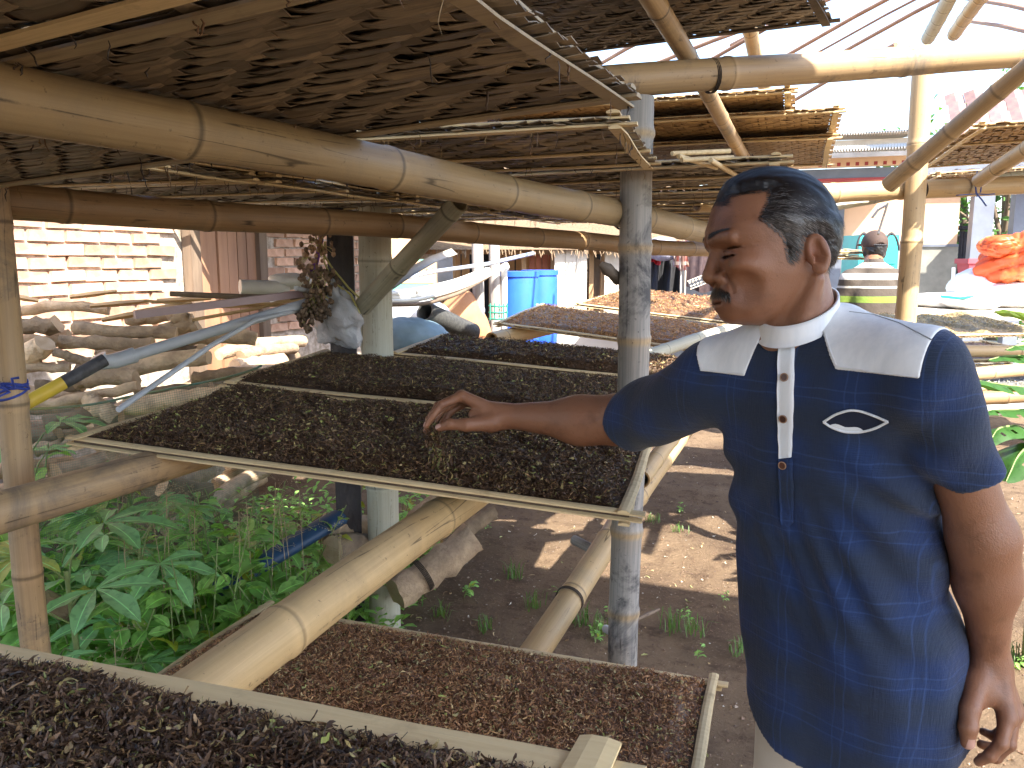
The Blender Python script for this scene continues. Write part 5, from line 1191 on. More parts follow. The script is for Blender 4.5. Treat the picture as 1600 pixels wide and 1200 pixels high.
for k, (x, y, d, s, lab) in enumerate(wl):
    c = at(x, y, d); H = max(.14, c[2]+.02)
    weed((c[0], c[1], 0), H, R, lab or next(WLAB), 6, 12 if s > .85 else 9, .17+.07*s, size=s*1.02)
# undergrowth
V_, F_, U_ = [], [], []; o = 0
for k in range(3600):
    y = R.uniform(1.75, 4.0); x = R.uniform(-2.95, -1.05-.0*(y)); x = min(x, -.9-.28*y*R.uniform(.7, 1))
    v, f, u = leaf_geo(R.uniform(.035, .075), R.uniform(.02, .035), 1.2, .3, .6, 4, 1)
    a, p = R.uniform(0, 6.28), R.uniform(-.3, .7); c, s = math.cos(a), math.sin(a); cp, sp = math.cos(p), math.sin(p)
    v = np.stack([v[:, 0]*cp-v[:, 2]*sp, v[:, 1], v[:, 0]*sp+v[:, 2]*cp], -1); v = np.stack([v[:, 0]*c-v[:, 1]*s, v[:, 0]*s+v[:, 1]*c, v[:, 2]], -1)
    V_.append(v+[x, y, R.uniform(.02, .30)*R.uniform(.2, 1)]); F_.append(f+o); U_.append(u); o += len(v)
tag(link('undergrowth', mesh_np('undergrowth', np.vstack(V_), np.vstack(F_), M['leaf_weed'], True, uv=np.vstack(U_))), 'low leafy undergrowth covering the earth left of the racks', 'undergrowth', None, 'stuff')
# cassava plants at the left
for k, (x, y, d, lab) in enumerate(((100, 860, 2.15, 'cassava plant with broad fingered leaves beside the slim left post'), (215, 830, 2.45, 'second cassava plant with fingered leaves right of the slim post'), (40, 690, 2.6, 'cassava plant behind the slim left post under the net'), (200, 745, 2.9, 'small cassava plant below the left corner of the large tray'))):
    c = at(x, y, d); t = thing('cassava_plant', lab, 'plant', (c[0], c[1], 0), 'cassava plants left of the racks'); st = MB(); h = c[2]
    st.tube([(c[0]+.05, c[1]+.03, 0), (c[0]+.02, c[1], h*.5), (c[0], c[1], h*.92)], [.011, .009, .006], 7)
    for q in range(9):
        a = q*2.4+R.uniform(0, .6); z = h*(.5+.055*q); l = .20-.012*q
        p0 = np.array([c[0], c[1], z]); p1 = p0+np.array([math.cos(a)*l, math.sin(a)*l, .05+.008*q]); st.tube([p0, (p0+p1)/2+[0, 0, .02], p1], .0028, 5, cap=False)
        add_leaf(t, CASS[R.integers(0, 3)], p1-np.array([c[0], c[1], 0]), a, R.uniform(-.35, .1), R.normal(0, .15), R.uniform(.8, 1.1))
    st.build('stem', M['stem_g'], t)
# airy grass panicles
M['panicle'] = simple('grass_panicle', (.40, .33, .18), (.3, .22, .14), .7, 20, 0)
PLAB = ['seeding grass stalk before the broad cassava leaf', 'seeding grass stalk under the left part of the large tray', 'seeding grass stalk in the middle of the weeds', 'seeding grass stalk by the grimy beam', 'seeding grass stalk near the charred timber post', 'seeding grass stalk rising beside the tray corner', 'seeding grass stalk at the blue gutter', 'seeding grass stalk at the foot of the slim left post', 'seeding grass stalk behind the broad weed']
for k, (x, y, d) in enumerate(((250, 760, 2.4), (290, 770, 2.45), (420, 800, 2.5), (215, 790, 2.3), (470, 770, 2.7), (170, 700, 2.5), (540, 840, 2.7), (150, 990, 2.0), (380, 790, 2.45))):
    c = at(x, y, d); mb = MB()
    for s_ in range(2):
        top_ = c+np.array([R.normal(0, .05), R.normal(0, .05), R.normal(0, .04)]); b0 = np.array([c[0]+R.normal(0, .03), c[1]+R.normal(0, .03), 0])
        mb.tube([b0, (b0+top_)/2+R.normal(0, .01, 3), top_], .0013, 4, cap=False)
        for q in range(22):
            p = top_-np.array([0, 0, R.uniform(-.02, .16)]); e = p+np.array([R.normal(0, .035), R.normal(0, .035), R.uniform(.0, .04)]); mb.tube([p, e], .0005, 3, cap=False)
            for _ in range(2): g = e+R.normal(0, .006, 3); mb.add(g+octa*.0022, F3=of)
    single('grass_panicle', mb, M['panicle'], 'airy '+PLAB[k], 'grass stalk', 'seeding grass among the weeds')
# grass tufts and tiny weeds on the earth
TLAB = ['largest grass tuft, left of the wooden stake', 'small grass tuft right of the wooden stake', 'grass tuft on the earth right of the grey post', 'grass tuft farthest right of the grey post, next to the blue shirt', 'grass tuft just left of the low bamboo beam', 'grass tuft in front of the grey stick stub', 'grass tuft between the low beam and the grey post', 'tiny grass tuft in the sunny patch behind the grey post', 'grass tuft at the foot of the grey post', 'tiny grass tuft in the sun near the blue shirt', 'grass tuft behind the rear lath of the lowest tray', 'grass tuft at the far right beside the hanging hand', 'grass tuft half hidden by the shirt hem', 'grass tuft behind the fat pale log under the tray', 'tiny grass tuft beside the thin bamboo pole']
for k, (x, y, s) in enumerate(((645, 950, 1.3), (690, 965, .8), (1048, 985, 1.0), (1082, 990, .8), (830, 950, .8), (800, 905, .9), (910, 975, .8), (1020, 815, .5), (940, 990, .9), (1060, 830, .5), (760, 985, .7), (1580, 1035, .9), (1150, 1020, .6), (640, 800, 1.0), (1050, 720, .5))):
    g = atz(x, y, 0); mb = MB(); H = .10*s
    for q in range(26):
        a, l = R.uniform(0, 6.28), H*R.uniform(.5, 1.2); b0 = g+np.array([R.normal(0, .022), R.normal(0, .022), 0]); e = np.array([math.cos(a), math.sin(a), 0])*l*R.uniform(.2, .8); w_ = np.array([-math.sin(a), math.cos(a), 0])*.0022
        p1 = b0+e*.4+[0, 0, l*.75]; p2 = b0+e+[0, 0, l*R.uniform(.6, 1.0)]
        mb.add([b0-w_, b0+w_, p1+w_*.8, p1-w_*.8, p2], [[0, 1, 2, 3]], [[3, 2, 4]])
    single('grass_tuft', mb, M['grass'], TLAB[k], 'grass tuft', 'grass tufts on the bare earth')
SLAB = ['leafiest seedling, right of the wooden stake', 'seedling left of the low beam behind the lowest tray', 'seedling between the grass tufts right of the grey post', 'seedling in front of the low beam twine', 'seedling at the grey post by the small pipe end', 'seedling in the sun patch beside the blue shirt', 'seedling beside the hanging left hand', 'seedling at the foot of the pale post', 'seedling behind the wooden stake', 'seedling in the sun beside the thin bamboo pole', 'seedling touching the low bamboo beam', 'seedling just left of the grey post', 'seedling left of the stake near the fat log', 'seedling on the shaded earth under the tray centre', 'seedling beside the rear corner of the lowest tray', 'seedling beside the edge of the blue shirt in shade']
for k, (x, y, s) in enumerate(((725, 935, .75), (885, 940, .7), (1075, 975, .45), (905, 920, .5), (930, 1005, .5), (1060, 800, .4), (1580, 1050, .5), (590, 970, .6), (700, 870, .5), (1030, 700, .4), (860, 965, .45), (950, 965, .5), (650, 905, .6), (760, 830, .4), (1090, 1030, .4), (1130, 940, .3))):
    g = atz(x, y, 0); weed((g[0], g[1], 0), .09*s+.03, R, 'tiny green weed '+SLAB[k], 3, 5, .06, 'tiny weeds on the bare earth', .5*s, name='small_weed')
# banana plant at the right edge
bp = at(1650, 800, 2.9); t = thing('banana_plant', 'banana plant whose torn leaves reach in at the right edge', 'plant', (bp[0], bp[1], 0)); st = MB()
st.tube([(bp[0], bp[1], -.02), (bp[0]-.02, bp[1], .6), (bp[0]-.03, bp[1], 1.1)], [.06, .05, .03], 12)
def banana_leaf(pts, W, seed, tornless=0.0):
    P = np.array(pts); tt = np.linspace(0, len(P)-1, 26); C = np.stack([np.interp(tt, range(len(P)), P[:, i]) for i in range(3)], 1)
    for _ in range(3): C[1:-1] = (C[:-2]+2*C[1:-1]+C[2:])/4
    T = np.gradient(C, axis=0); T /= np.linalg.norm(T, axis=1)[:, None]; S = np.cross(T, [0, 0, 1.0]); S /= np.linalg.norm(S, axis=1)[:, None]+1e-9
    Rr = np.random.default_rng(seed); u = np.linspace(0, 1, 26); w = W*np.clip(np.sin(np.pi*np.clip(u*.97+.02, 0, 1)**.7), .02, 1)**.7; mb = MB(); rows = 7
    V = []; UV = []
    for i in range(26):
        for j in range(rows):
            s = (j-3)/3; V.append(C[i]+S[i]*s*w[i]*(1+.03*math.sin(i*.9+seed))-np.array([0, 0, 1])*abs(s)**1.5*w[i]*.45+np.array([0, 0, 1])*.003*math.sin(i*.7+j*.3)); UV.append((s, u[i]))
    F = [[i*rows+j, i*rows+j+1, (i+1)*rows+j+1, (i+1)*rows+j] for i in range(25) for j in range(rows-1) if not (i in (7, 13, 18) and j in (0, 1) and Rr.uniform() < .6)]
    mb.add(V, F, uv=np.array(UV)); mb.build('leaf', M['leaf_ban'], t); st.tube(C, np.linspace(.006, .002, 26), 6, cap=False)
tp_ = at(1640, 640, 2.9)
for k, (pts, W) in enumerate((([(1650, 600), (1600, 606), (1550, 598), (1506, 592)], .045), ([(1650, 640), (1610, 640), (1560, 640), (1524, 646)], .035), ([(1640, 560), (1600, 556), (1570, 556), (1545, 562)], .035), ([(1640, 700), (1612, 690), (1590, 712), (1572, 752)], .075), ([(1630, 690), (1590, 664), (1560, 668), (1542, 696)], .05), ([(1640, 500), (1600, 490), (1570, 484), (1556, 486)], .03), ([(1650, 540), (1610, 538), (1590, 540), (1572, 546)], .03))):
    banana_leaf([at(x, y, 2.95-.04*i) for i, (x, y) in enumerate(pts)], W*1.45, k)
st.build('stem', M['stem_g'], t)
# trees beyond the house
def tree(base, H, R_, label, n=2600, seed=1, leaf=.11):
    Rr = np.random.default_rng(seed); t = thing('garden_tree', label, 'tree', base, 'trees beyond the house'); mb = MB(); b0 = np.asarray(base, float)
    mb.tube([b0, b0+[.1, 0, H*.35], b0+[0, .1, H*.7]], [.14, .11, .05], 9)
    cen = []
    for k in range(16):
        a = Rr.uniform(0, 6.28); e = np.array([math.cos(a)*R_*Rr.uniform(.3, .9), math.sin(a)*R_*Rr.uniform(.3, .9), H*Rr.uniform(.12, .98)]); cen.append(e); mb.tube([b0+[0, 0, min(e[2], H*.6)*.8], b0+e], [.04, .012], 5)
    mb.build('trunk', M['wood_old'], t)
    cen = np.array(cen); c = cen[Rr.integers(0, 16, n)]+Rr.normal(0, R_*.24, (n, 3)); v, f, u = leaf_geo(leaf, leaf*.6, 1.1, .3, .5, 4, 1)
    Vs = []; 
    for k in range(n):
        q = Matrix.Rotation(Rr.uniform(0, 6.28), 3, 'Z') @ Matrix.Rotation(Rr.uniform(-1, 1), 3, 'Y') @ Matrix.Rotation(Rr.uniform(-1, 1), 3, 'X'); Vs.append(v @ np.array(q).T*Rr.uniform(.7, 1.3)+c[k])
    Fs = f[None]+np.arange(n)[:, None, None]*len(v)
    o = link('crown', mesh_np('crown', np.vstack(Vs)+b0, Fs.reshape(-1, 4), M['leaf_tree'], True, uv=np.tile(u, (n, 1))), t); return t
for k, (x, Y, H, r, lab) in enumerate(((1565, 13.5, 3.6, 1.3, 'leafy tree seen between the blue grey pillars'), (1500, 15, 3.6, 1.2, 'tree behind the gap beside the house wall'), (1640, 14.5, 4.2, 1.5, 'tree beyond the porch at the right edge'))):
    b0 = aty(x, 400, Y); tree((b0[0], b0[1], 0), H, r, lab, seed=90+k)
hedge = at(-40, 690, 3.4)
# ================================================================== PEOPLE
# signed distance shapes, meshed by surface nets: one continuous skin per body
def cap_(P, a, b, ra, rb):
    a = np.asarray(a, float); b = np.asarray(b, float); ba = b-a
    t = np.clip(((P-a) @ ba)/(ba @ ba), 0, 1)
    return np.linalg.norm(P-a-t[:, None]*ba, axis=1)-(ra+(rb-ra)*t)
def ell_(P, c, r):
    q = (P-np.asarray(c, float))/np.asarray(r, float); k0 = np.linalg.norm(q, axis=1); k1 = np.linalg.norm(q/np.asarray(r, float), axis=1)+1e-9
    return k0*(k0-1)/k1
def smin(a, b, k): h = np.clip(.5+.5*(b-a)/k, 0, 1); return b*(1-h)+a*h-k*h*(1-h)
def smax(a, b, k): return -smin(-a, -b, k)
def sdf_mesh(f, lo, hi, h, c=None):
    """sparse surface nets: blocks near the surface are halved down to single cells"""
    lo = np.asarray(lo, float); n = np.ceil((np.asarray(hi, float)-lo)/h).astype(int)+1
    def ev(P): return np.concatenate([f(P[k:k+300000]) for k in range(0, len(P), 300000)])
    b = 16
    B = np.stack(np.meshgrid(*[np.arange(-(-n[k]//b)) for k in range(3)], indexing='ij'), -1).reshape(-1, 3)*b
    while True:
        d = np.abs(ev(lo+(B+b/2)*h)); B = B[d < .87*b*h*1.35+h]
        if b == 4: break
        b //= 2; B = (B[:, None]+np.array([[x, y, z] for x in (0, b) for y in (0, b) for z in (0, b)])[None]).reshape(-1, 3)
    cells = (B[:, None]+np.stack(np.meshgrid(*[np.arange(4)]*3, indexing='ij'), -1).reshape(-1, 3)[None]).reshape(-1, 3)
    N1, N2 = n[1]+40, n[2]+40
    key = lambda q: (q[..., 0].astype(np.int64)*N1+q[..., 1])*N2+q[..., 2]
    offs = np.array([(x, y, z) for x in (0, 1) for y in (0, 1) for z in (0, 1)])
    kc = key(cells); ko = offs[:, 0]*N1*N2+offs[:, 1]*N2+offs[:, 2]
    up_ = np.unique((kc[:, None]+ko[None]).ravel())
    pts = np.stack([up_//(N1*N2), (up_//N2) % N1, up_ % N2], -1)
    Dp = ev(lo+pts*h)
    Dc = Dp[np.searchsorted(up_, kc[:, None]+ko[None])]
    ac = (Dc < 0).any(1) & (Dc >= 0).any(1)
    A, Dc, kA = cells[ac], Dc[ac], kc[ac]
    o = np.argsort(kA); A, Dc, kA = A[o], Dc[o], kA[o]
    acc = np.zeros((len(A), 3)); num = np.zeros(len(A))
    for p in range(8):
        for ax in range(3):
            if offs[p][ax]: continue
            q = p+(4, 2, 1)[ax]; d0, d1 = Dc[:, p], Dc[:, q]; m = (d0 < 0) != (d1 < 0)
            e = np.repeat(offs[p][None].astype(float), len(A), 0); e[:, ax] = np.where(m, d0/(d0-d1+1e-12), 0); acc += e*m[:, None]; num += m
    V = lo+(A+acc/num[:, None])*h
    st = (N1*N2, N2, 1); Fq = []
    for ax in range(3):
        s1, s2 = st[(ax+1) % 3], st[(ax+2) % 3]
        ins = Dc[:, 0] < 0; m = ins != (Dc[:, (4, 2, 1)[ax]] < 0); k0 = kA[m]
        quad = []; ok = np.ones(len(k0), bool)
        for sh in (s1+s2, s2, 0, s1):
            w = np.minimum(np.searchsorted(kA, k0-sh), len(kA)-1); ok &= kA[w] == k0-sh; quad.append(w)
        quad = np.stack(quad, -1); fl = ~ins[m]; quad[fl] = quad[fl][:, ::-1]; Fq.append(quad[ok])
    return V, np.vstack(Fq)
def march_many(pix, f, d0=.7, n=60):
    r = np.array([ray(x, y) for x, y in pix]); ln = np.linalg.norm(r, axis=1); d = np.full(len(r), d0)
    for _ in range(n): d = np.minimum(d+f(CP+r*d[:, None])/ln*.8, 2.6)
    return CP+r*d[:, None]
def march(px_, py_, f): return march_many([(px_, py_)], f)[0]
def grad_many(f, P, e=.002):
    g = np.stack([f(P+np.eye(3)[k]*e)-f(P-np.eye(3)[k]*e) for k in range(3)], -1); return g/(np.linalg.norm(g, axis=1)[:, None]+1e-12)
def grad(f, p, e=.002): return grad_many(f, p[None], e)[0]
def resamp(tab, n=160, it=10):
    t = np.array(tab, float); z = np.linspace(t[0, 0], t[-1, 0], n); o = [np.interp(z, t[:, 0], t[:, k]) for k in range(1, t.shape[1])]
    for a in o:
        for _ in range(it): a[1:-1] = (a[:-2]+2*a[1:-1]+a[2:])/4
    return z, o

# ---------------------------------------------------------------- the man at the tray
DH = 1.24; HS = DH/FPX; TH = rad(5)
HO = at(1228, 410, DH)
HX = -RT*math.cos(TH)-FW*math.sin(TH); HYv = -FW*math.cos(TH)+RT*math.sin(TH); HZ = UP
HB = np.stack([HX, HYv, HZ])                                        # rows: forward, his left, up
def to_head(P): return ((P-HO) @ HB.T)/HS                           # head units: one photo pixel at that distance
def from_head(Q): return HO+(np.asarray(Q, float)*HS) @ HB
ht = resamp([[-99, 70, 44, 16], [-94, 84, 34, 26], [-86, 95, 18, 38], [-76, 100, 4, 46], [-62, 103, -10, 53], [-45, 105, -26, 60], [-25, 107, -46, 67], [-5, 110, -58, 71], [12, 114, -64, 73], [31, 124, -68, 74], [50, 125, -69, 75.5], [75, 118, -65, 75.5], [96, 101, -55, 70], [112, 82, -42, 60], [124, 62, -26, 46], [133, 42, -8, 30], [139, 20, 8, 8]], 220, 8)
def skull(Q):
    x, y, z = Q.T; zz = np.clip(z, -99, 139); f_, b_, w = (np.interp(zz, ht[0], a) for a in ht[1])
    c = (f_+b_)/2; a = np.maximum((f_-b_)/2, 4); w = np.maximum(w, 4)
    # the front of the face is fuller, the jaw narrows forward
    q = (np.abs((x-c)/a)**2.25+np.abs(y/w)**2.25)**(1/2.25)
    d = (q-1)*np.minimum(a, w)*.9
    d = smax(smax(d, z-58, 14), -98-z, 6)
    return smin(d, ell_(Q, (26, 0, 50), (97, 76, 86)), 8)
def head_sdf(P):
    Q = to_head(P); x, y, z = Q.T; Qs = np.stack([x, np.abs(y), z], -1)
    d = skull(Q)
    # neck and throat
    nk = cap_(Q, (-12, 0, -20), (-44, 0, -175), 50, 54)
    nk = smin(nk, cap_(Q, (20, 0, -92), (-8, 0, -122), 18, 20), 22)
    nk = smin(nk, cap_(Qs, (-22, 56, -34), (6, 26, -150), 12, 12), 14)
    d = smin(d, nk, 12)
    # brow, cheekbone, muzzle, chin
    d = smin(d, cap_(Qs, (119, 8, 30), (105, 46, 30), 8, 7), 10)
    d = smax(d, -ell_(Qs, (122, 31, 8), (19, 18, 12)), 9)
    d = smin(d, ell_(Qs, (94, 31, 7), (15.5, 18, 14.5)), 3)            # eyeball under the lid
    d = smin(d, ell_(Qs, (80, 49, -14), (27, 18, 18)), 20)
    d = smin(d, ell_(Q, (90, 0, -57), (25, 36, 27)), 14)
    d = smin(d, ell_(Q, (86, 0, -84), (15, 22, 13)), 12)
    d = smax(d, -ell_(Qs, (94, 56, -52), (22, 13, 24)), 22)          # hollow of the cheek
    # nose
    ns = cap_(Q, (114, 0, 14), (123, 0, -19), 7.5, 9.5)
    ns = smin(ns, ell_(Q, (121.5, 0, -25), (11.5, 12, 10.5)), 6)
    ns = smin(ns, ell_(Qs, (109, 15, -28), (12, 8.5, 9.5)), 6)
    d = smin(d, ns, 7)
    d = smax(d, -ell_(Qs, (118, 7.5, -37), (7, 4.5, 4)), 2.5)
    d = smax(d, -cap_(Qs, (104, 23, -24), (97, 34, -50), 2.2, 1.5), 5)  # fold beside the mouth
    # lips
    d = smin(d, ell_(Q, (101, 0, -60), (13, 27, 7)), 4)
    d = smin(d, ell_(Q, (99, 0, -71.5), (12.5, 22, 6.8)), 4)
    d = smax(d, -ell_(Q, (117, 0, -65.8), (13, 28, 1.5)), 2)
    # lids
    d = smax(d, -ell_(Qs, (96, 32, 15), (15.4, 19, 1.2)), 6)
    d = smax(d, -ell_(Qs, (97, 33, 2.0), (15.5, 20, 1.5)), 1.5)
    for a_, b_ in (((86, 50, 9), (72, 60, 16)), ((86, 51, 4), (70, 61, 4)), ((85, 51, -2), (72, 60, -9))): d = smax(d, -cap_(Qs, np.array(a_)+[0, 3.2, 0], np.array(b_)+[0, 3.5, 0], .7, .4), 2)
    # ear
    c, s = math.cos(.30), math.sin(.30)
    e0 = Qs-np.array([-12, 75, 2]); ex = e0[:, 0]*c+e0[:, 1]*s*1.0; ey = -e0[:, 0]*-s*-1+e0[:, 1]*c
    ex = e0[:, 0]*c-e0[:, 1]*-s; ey = -e0[:, 0]*-s+e0[:, 1]*c
    t_ = .20; ez = e0[:, 2]*math.cos(t_)-ex*math.sin(t_)*-1; exx = ex*math.cos(t_)-e0[:, 2]*math.sin(t_)
    E = np.stack([exx, ey, ez], -1)
    ear = ell_(E, (0, 4, 1), (13.5, 6.5, 29))
    ear = smax(ear, -ell_(E, (2.5, 11, 3), (8.5, 7.5, 21)), 3)
    ear = smin(ear, cap_(E, (-3, 8, 16), (-6, 8, -4), 2.0, 2.0), 3)   # inner fold
    ear = smax(ear, -ell_(E, (4, 8, -6), (6, 8, 8)), 3)
    ear = smin(ear, ell_(E, (9, 3, -7), (3.5, 5, 6)), 3)             # tragus
    ear = smin(ear, ell_(E, (3, 4, -24), (7.5, 5.5, 8)), 4)           # lobe
    d = smin(d, ear, 4)
    return d*HS
ARM_R = [at(1118, 598, 1.36), at(964, 656, 1.585), at(784, 649, 1.685)]
def finger(P, pts, rs, k=.004):
    d = cap_(P, pts[0], pts[1], rs[0], rs[1])
    for i in range(1, len(pts)-1): d = smin(d, cap_(P, pts[i], pts[i+1], rs[i], rs[i+1]), k*.4)
    for i in range(1, len(pts)-1): d = smin(d, np.linalg.norm(P-pts[i], axis=1)-rs[i]*1.07, .003)
    return d
A3 = lambda *a: at(*a)
R_F = [[A3(722, 619, 1.682), A3(691, 632, 1.672), A3(676, 650, 1.667), A3(666, 665, 1.664)], [A3(721, 618, 1.704), A3(685, 634, 1.700), A3(671, 655, 1.692), A3(666, 673, 1.680)], [A3(725, 621, 1.724), A3(689, 641, 1.722), A3(677, 660, 1.712), A3(674, 676, 1.700)], [A3(732, 627, 1.742), A3(702, 645, 1.742), A3(692, 660, 1.734), A3(687, 673, 1.724)]]
R_R = [[.0105, .0088, .0078, .0062], [.0105, .0090, .0080, .0064], [.0100, .0085, .0076, .0060], [.009, .0074, .0066, .0055]]
R_T = [A3(768, 660, 1.668), A3(729, 664, 1.648), A3(704, 663, 1.650), A3(686, 668, 1.655)]
def arm_r(P):
    sh, el, wr = ARM_R
    d = cap_(P, sh, el, .048, .045)
    mid = el+(wr-el)*.30+np.array([0, 0, -.004])
    d = smin(d, cap_(P, el, mid, .045, .043), .03); d = smin(d, cap_(P, mid, wr, .043, .0235), .04)
    h = None
    for k, (f_, r_) in enumerate(zip(R_F, R_R)):
        w0 = wr+FW*(-.014+.011*k)+UP*.003
        m = cap_(P, w0, f_[0], .0155, .0122); m = smin(m, finger(P, f_, r_), .006)
        h = m if h is None else smin(h, m, .006)
    th = cap_(P, wr+FW*-.008-UP*.006, R_T[0], .020, .019); th = smin(th, cap_(P, R_T[0], R_T[1], .0185, .0135), .012)
    th = smin(th, finger(P, R_T[1:], [.0132, .0112, .0082]), .006)
    h = smin(h, th, .010)
    h = smin(h, cap_(P, A3(752, 650, 1.675), A3(738, 648, 1.675), .014, .009), .014)
    return smin(d, h, .022)
ARM_L = [at(1455, 590, 1.115), at(1536, 842, 1.165), at(1546, 1040, 1.235)]
L_F = [[A3(1574, 1122, 1.195), A3(1564, 1162, 1.180), A3(1547, 1181, 1.185), A3(1529, 1190, 1.195)], [A3(1583, 1117, 1.215), A3(1576, 1163, 1.205), A3(1556, 1183, 1.212), A3(1534, 1184, 1.222)], [A3(1584, 1108, 1.238), A3(1577, 1153, 1.232), A3(1556, 1170, 1.24), A3(1533, 1163, 1.246)], [A3(1580, 1100, 1.258), A3(1570, 1138, 1.255), A3(1552, 1150, 1.26), A3(1536, 1143, 1.264)]]
L_R = [[.0115, .0098, .0088, .0070], [.0112, .0098, .0088, .0070], [.0108, .0092, .0082, .0066], [.0098, .0082, .0072, .006]]
L_T = [A3(1527, 1066, 1.215), A3(1515, 1108, 1.185), A3(1513, 1136, 1.175), A3(1512, 1160, 1.175)]
def arm_l(P):
    sh, el, wr = ARM_L
    d = cap_(P, sh, el, .040, .0425); mid = el+(wr-el)*.32+RT*.002
    d = smin(d, cap_(P, el, mid, .0425, .0385), .03); d = smin(d, cap_(P, mid, wr, .0385, .0245), .04)
    h = None
    for k, (f_, r_) in enumerate(zip(L_F, L_R)):
        w0 = wr+RT*(.004+.004*k)+FW*(-.012+.010*k)
        m = cap_(P, w0, f_[0], .0185, .0138); m = smin(m, finger(P, f_, r_), .007)
        h = m if h is None else smin(h, m, .007)
    th = cap_(P, wr-RT*.008-FW*.006, L_T[0], .0215, .0205); th = smin(th, cap_(P, L_T[0], L_T[1], .0195, .0145), .012)
    th = smin(th, finger(P, L_T[1:], [.0142, .0128, .0100]), .006)
    h = smin(h, th, .010); h = smin(h, cap_(P, A3(1545, 1085, 1.21), A3(1532, 1100, 1.20), .018, .008), .012)
    return smin(d, h, .024)
# torso frame: l = his left, f = his front
AF = rad(28); BF = np.array([-math.sin(AF), -math.cos(AF), 0]); BL = np.array([math.cos(AF), -math.sin(AF), 0])
NK = at(1260, 490, DH+.01)
RH = np.array([math.cos(YAW), math.sin(YAW), 0])
def axis_xy(z): return NK[:2][None]+RH[:2][None]*(.100*np.clip((1.43-z)/.52, -.2, 1.2))[:, None]-BF[:2]*.012
def to_body(P):
    q = P[:, :2]-axis_xy(P[:, 2]); return q @ BL[:2], q @ BF[:2], P[:, 2]
tt_ = resamp([[.55, .142, -.135, .172], [.66, .147, -.135, .178], [.76, .150, -.134, .184], [.88, .146, -.128, .184], [.96, .138, -.118, .176], [1.04, .130, -.110, .166], [1.13, .124, -.112, .168], [1.21, .121, -.118, .172], [1.29, .110, -.116, .166], [1.35, .088, -.102, .140], [1.39, .066, -.086, .104], [1.43, .050, -.066, .068], [1.46, .045, -.055, .055]], 200, 10)
def torso(P):
    u, v, z = to_body(P); zz = np.clip(z, .55, 1.46); f_, b_, w = (np.interp(zz, tt_[0], a) for a in tt_[1]); c = (f_+b_)/2; a = (f_-b_)/2
    q = (np.abs((v-c)/a)**2.3+np.abs(u/w)**2.3)**(1/2.3); d = (q-1)*np.minimum(a, w)*.95
    return smax(d, z-1.447, .02)
SL_R = [at(1108, 606, 1.365), at(982, 658, 1.575)]; SL_L = [at(1447, 602, 1.115), at(1511, 748, 1.145)]
def shirt_outer(P):
    d = torso(P)
    d = smin(d, cap_(P, at(1128, 592, 1.36), at(1434, 584, 1.125), .062, .062), .05)
    d = smin(d, cap_(P, at(1322, 526, 1.235), at(1434, 584, 1.13), .040, .062), .03); d = smin(d, cap_(P, at(1196, 540, 1.27), at(1128, 590, 1.35), .034, .060), .03)
    sr = cap_(P, SL_R[0], SL_R[1]+(SL_R[1]-SL_R[0])*.4, .070, .060); ax = SL_R[1]-SL_R[0]; ax /= np.linalg.norm(ax)
    cut = ax+UP*-.06; cut /= np.linalg.norm(cut); er = (P-SL_R[1]) @ cut
    sr = smax(sr, er, .004)
    sll = cap_(P, SL_L[0], SL_L[1]+(SL_L[1]-SL_L[0])*.4, .061, .0425); al = SL_L[1]-SL_L[0]; al /= np.linalg.norm(al)
    cl_ = al*1.0+RT*-.06; cl_ /= np.linalg.norm(cl_); elh = (P-SL_L[1]) @ cl_
    sll = smax(sll, elh, .004)
    d = smin(d, sr, .030); d = smin(d, sll, .022)
    u, v, z = to_body(P)
    # folds: hanging cloth, drag lines at the armpits and waist
    w = sn3(P, 21, 2, 9)*.006+sn3(np.stack([u*1.0, v*1.0, z*.30], -1), 5, 2, 34)*.0085*np.clip((1.2-z)/.3, 0, 1)
    w += .0080*np.sin(52*(z+.55*u+.25*np.sin(u*9))+1.0)*np.exp(-((z-1.00)/.10)**2)*np.clip(.5+sn3(P, 8, 1, 14), 0, 1)
    w += .0050*np.sin(70*(z-.8*u))*np.exp(-(((u+.13)/.08)**2+((z-1.16)/.10)**2))
    w += .0050*np.sin(80*(z+.9*u))*np.exp(-(((u-.15)/.07)**2+((z-1.17)/.11)**2))
    tR = (P-SL_R[0]) @ ax; tL = (P-SL_L[0]) @ al
    w += .0030*np.sin(tR*48+(P @ UP)*40+sn3(P, 9, 2, 14)*2.4)*np.clip(np.exp(-(sr/.03)**2), 0, 1)
    w += .0026*np.sin(tL*60+u*30+sn3(P, 10, 1, 18)*1.6)*np.clip(np.exp(-(sll/.03)**2), 0, 1)
    w += sn3(P, 11, 3, 28)*.0016
    return d+w
def hem_z(u, v): 
    a = np.arctan2(u, v+.01); return .722+np.where(u < 0, .125, .055)*np.abs(np.sin(a))**3-.012*np.cos(a)
def shirt_sdf(P):
    d = shirt_outer(P); u, v, z = to_body(P)
    d = np.maximum(d, hem_z(u, v)-z)
    ins = np.maximum(torso(P)+.016, z-.90); d = np.maximum(d, -ins)
    ax = SL_R[1]-SL_R[0]; d = np.maximum(d, -cap_(P, SL_R[1]-ax*.22, SL_R[1]+ax*.5, .049, .051)); al = SL_L[1]-SL_L[0]; d = np.maximum(d, -cap_(P, SL_L[1]-al*.25, SL_L[1]+al*.5, .0395, .0405))
    # neck opening
    Q = to_head(P); nk = cap_(Q, (-24, 0, -92), (-40, 0, -130), 44, 36)*HS
    return np.maximum(d, -nk)
HIP = axis_xy(np.array([.88]))[0]
def leg_pts(s):
    h = np.array([*(HIP+BL[:2]*.080*s), .90]); k = h+np.array([0, 0, -.43])+BF*.015; a = k+np.array([0, 0, -.40])-BF*.01; return h, k, a
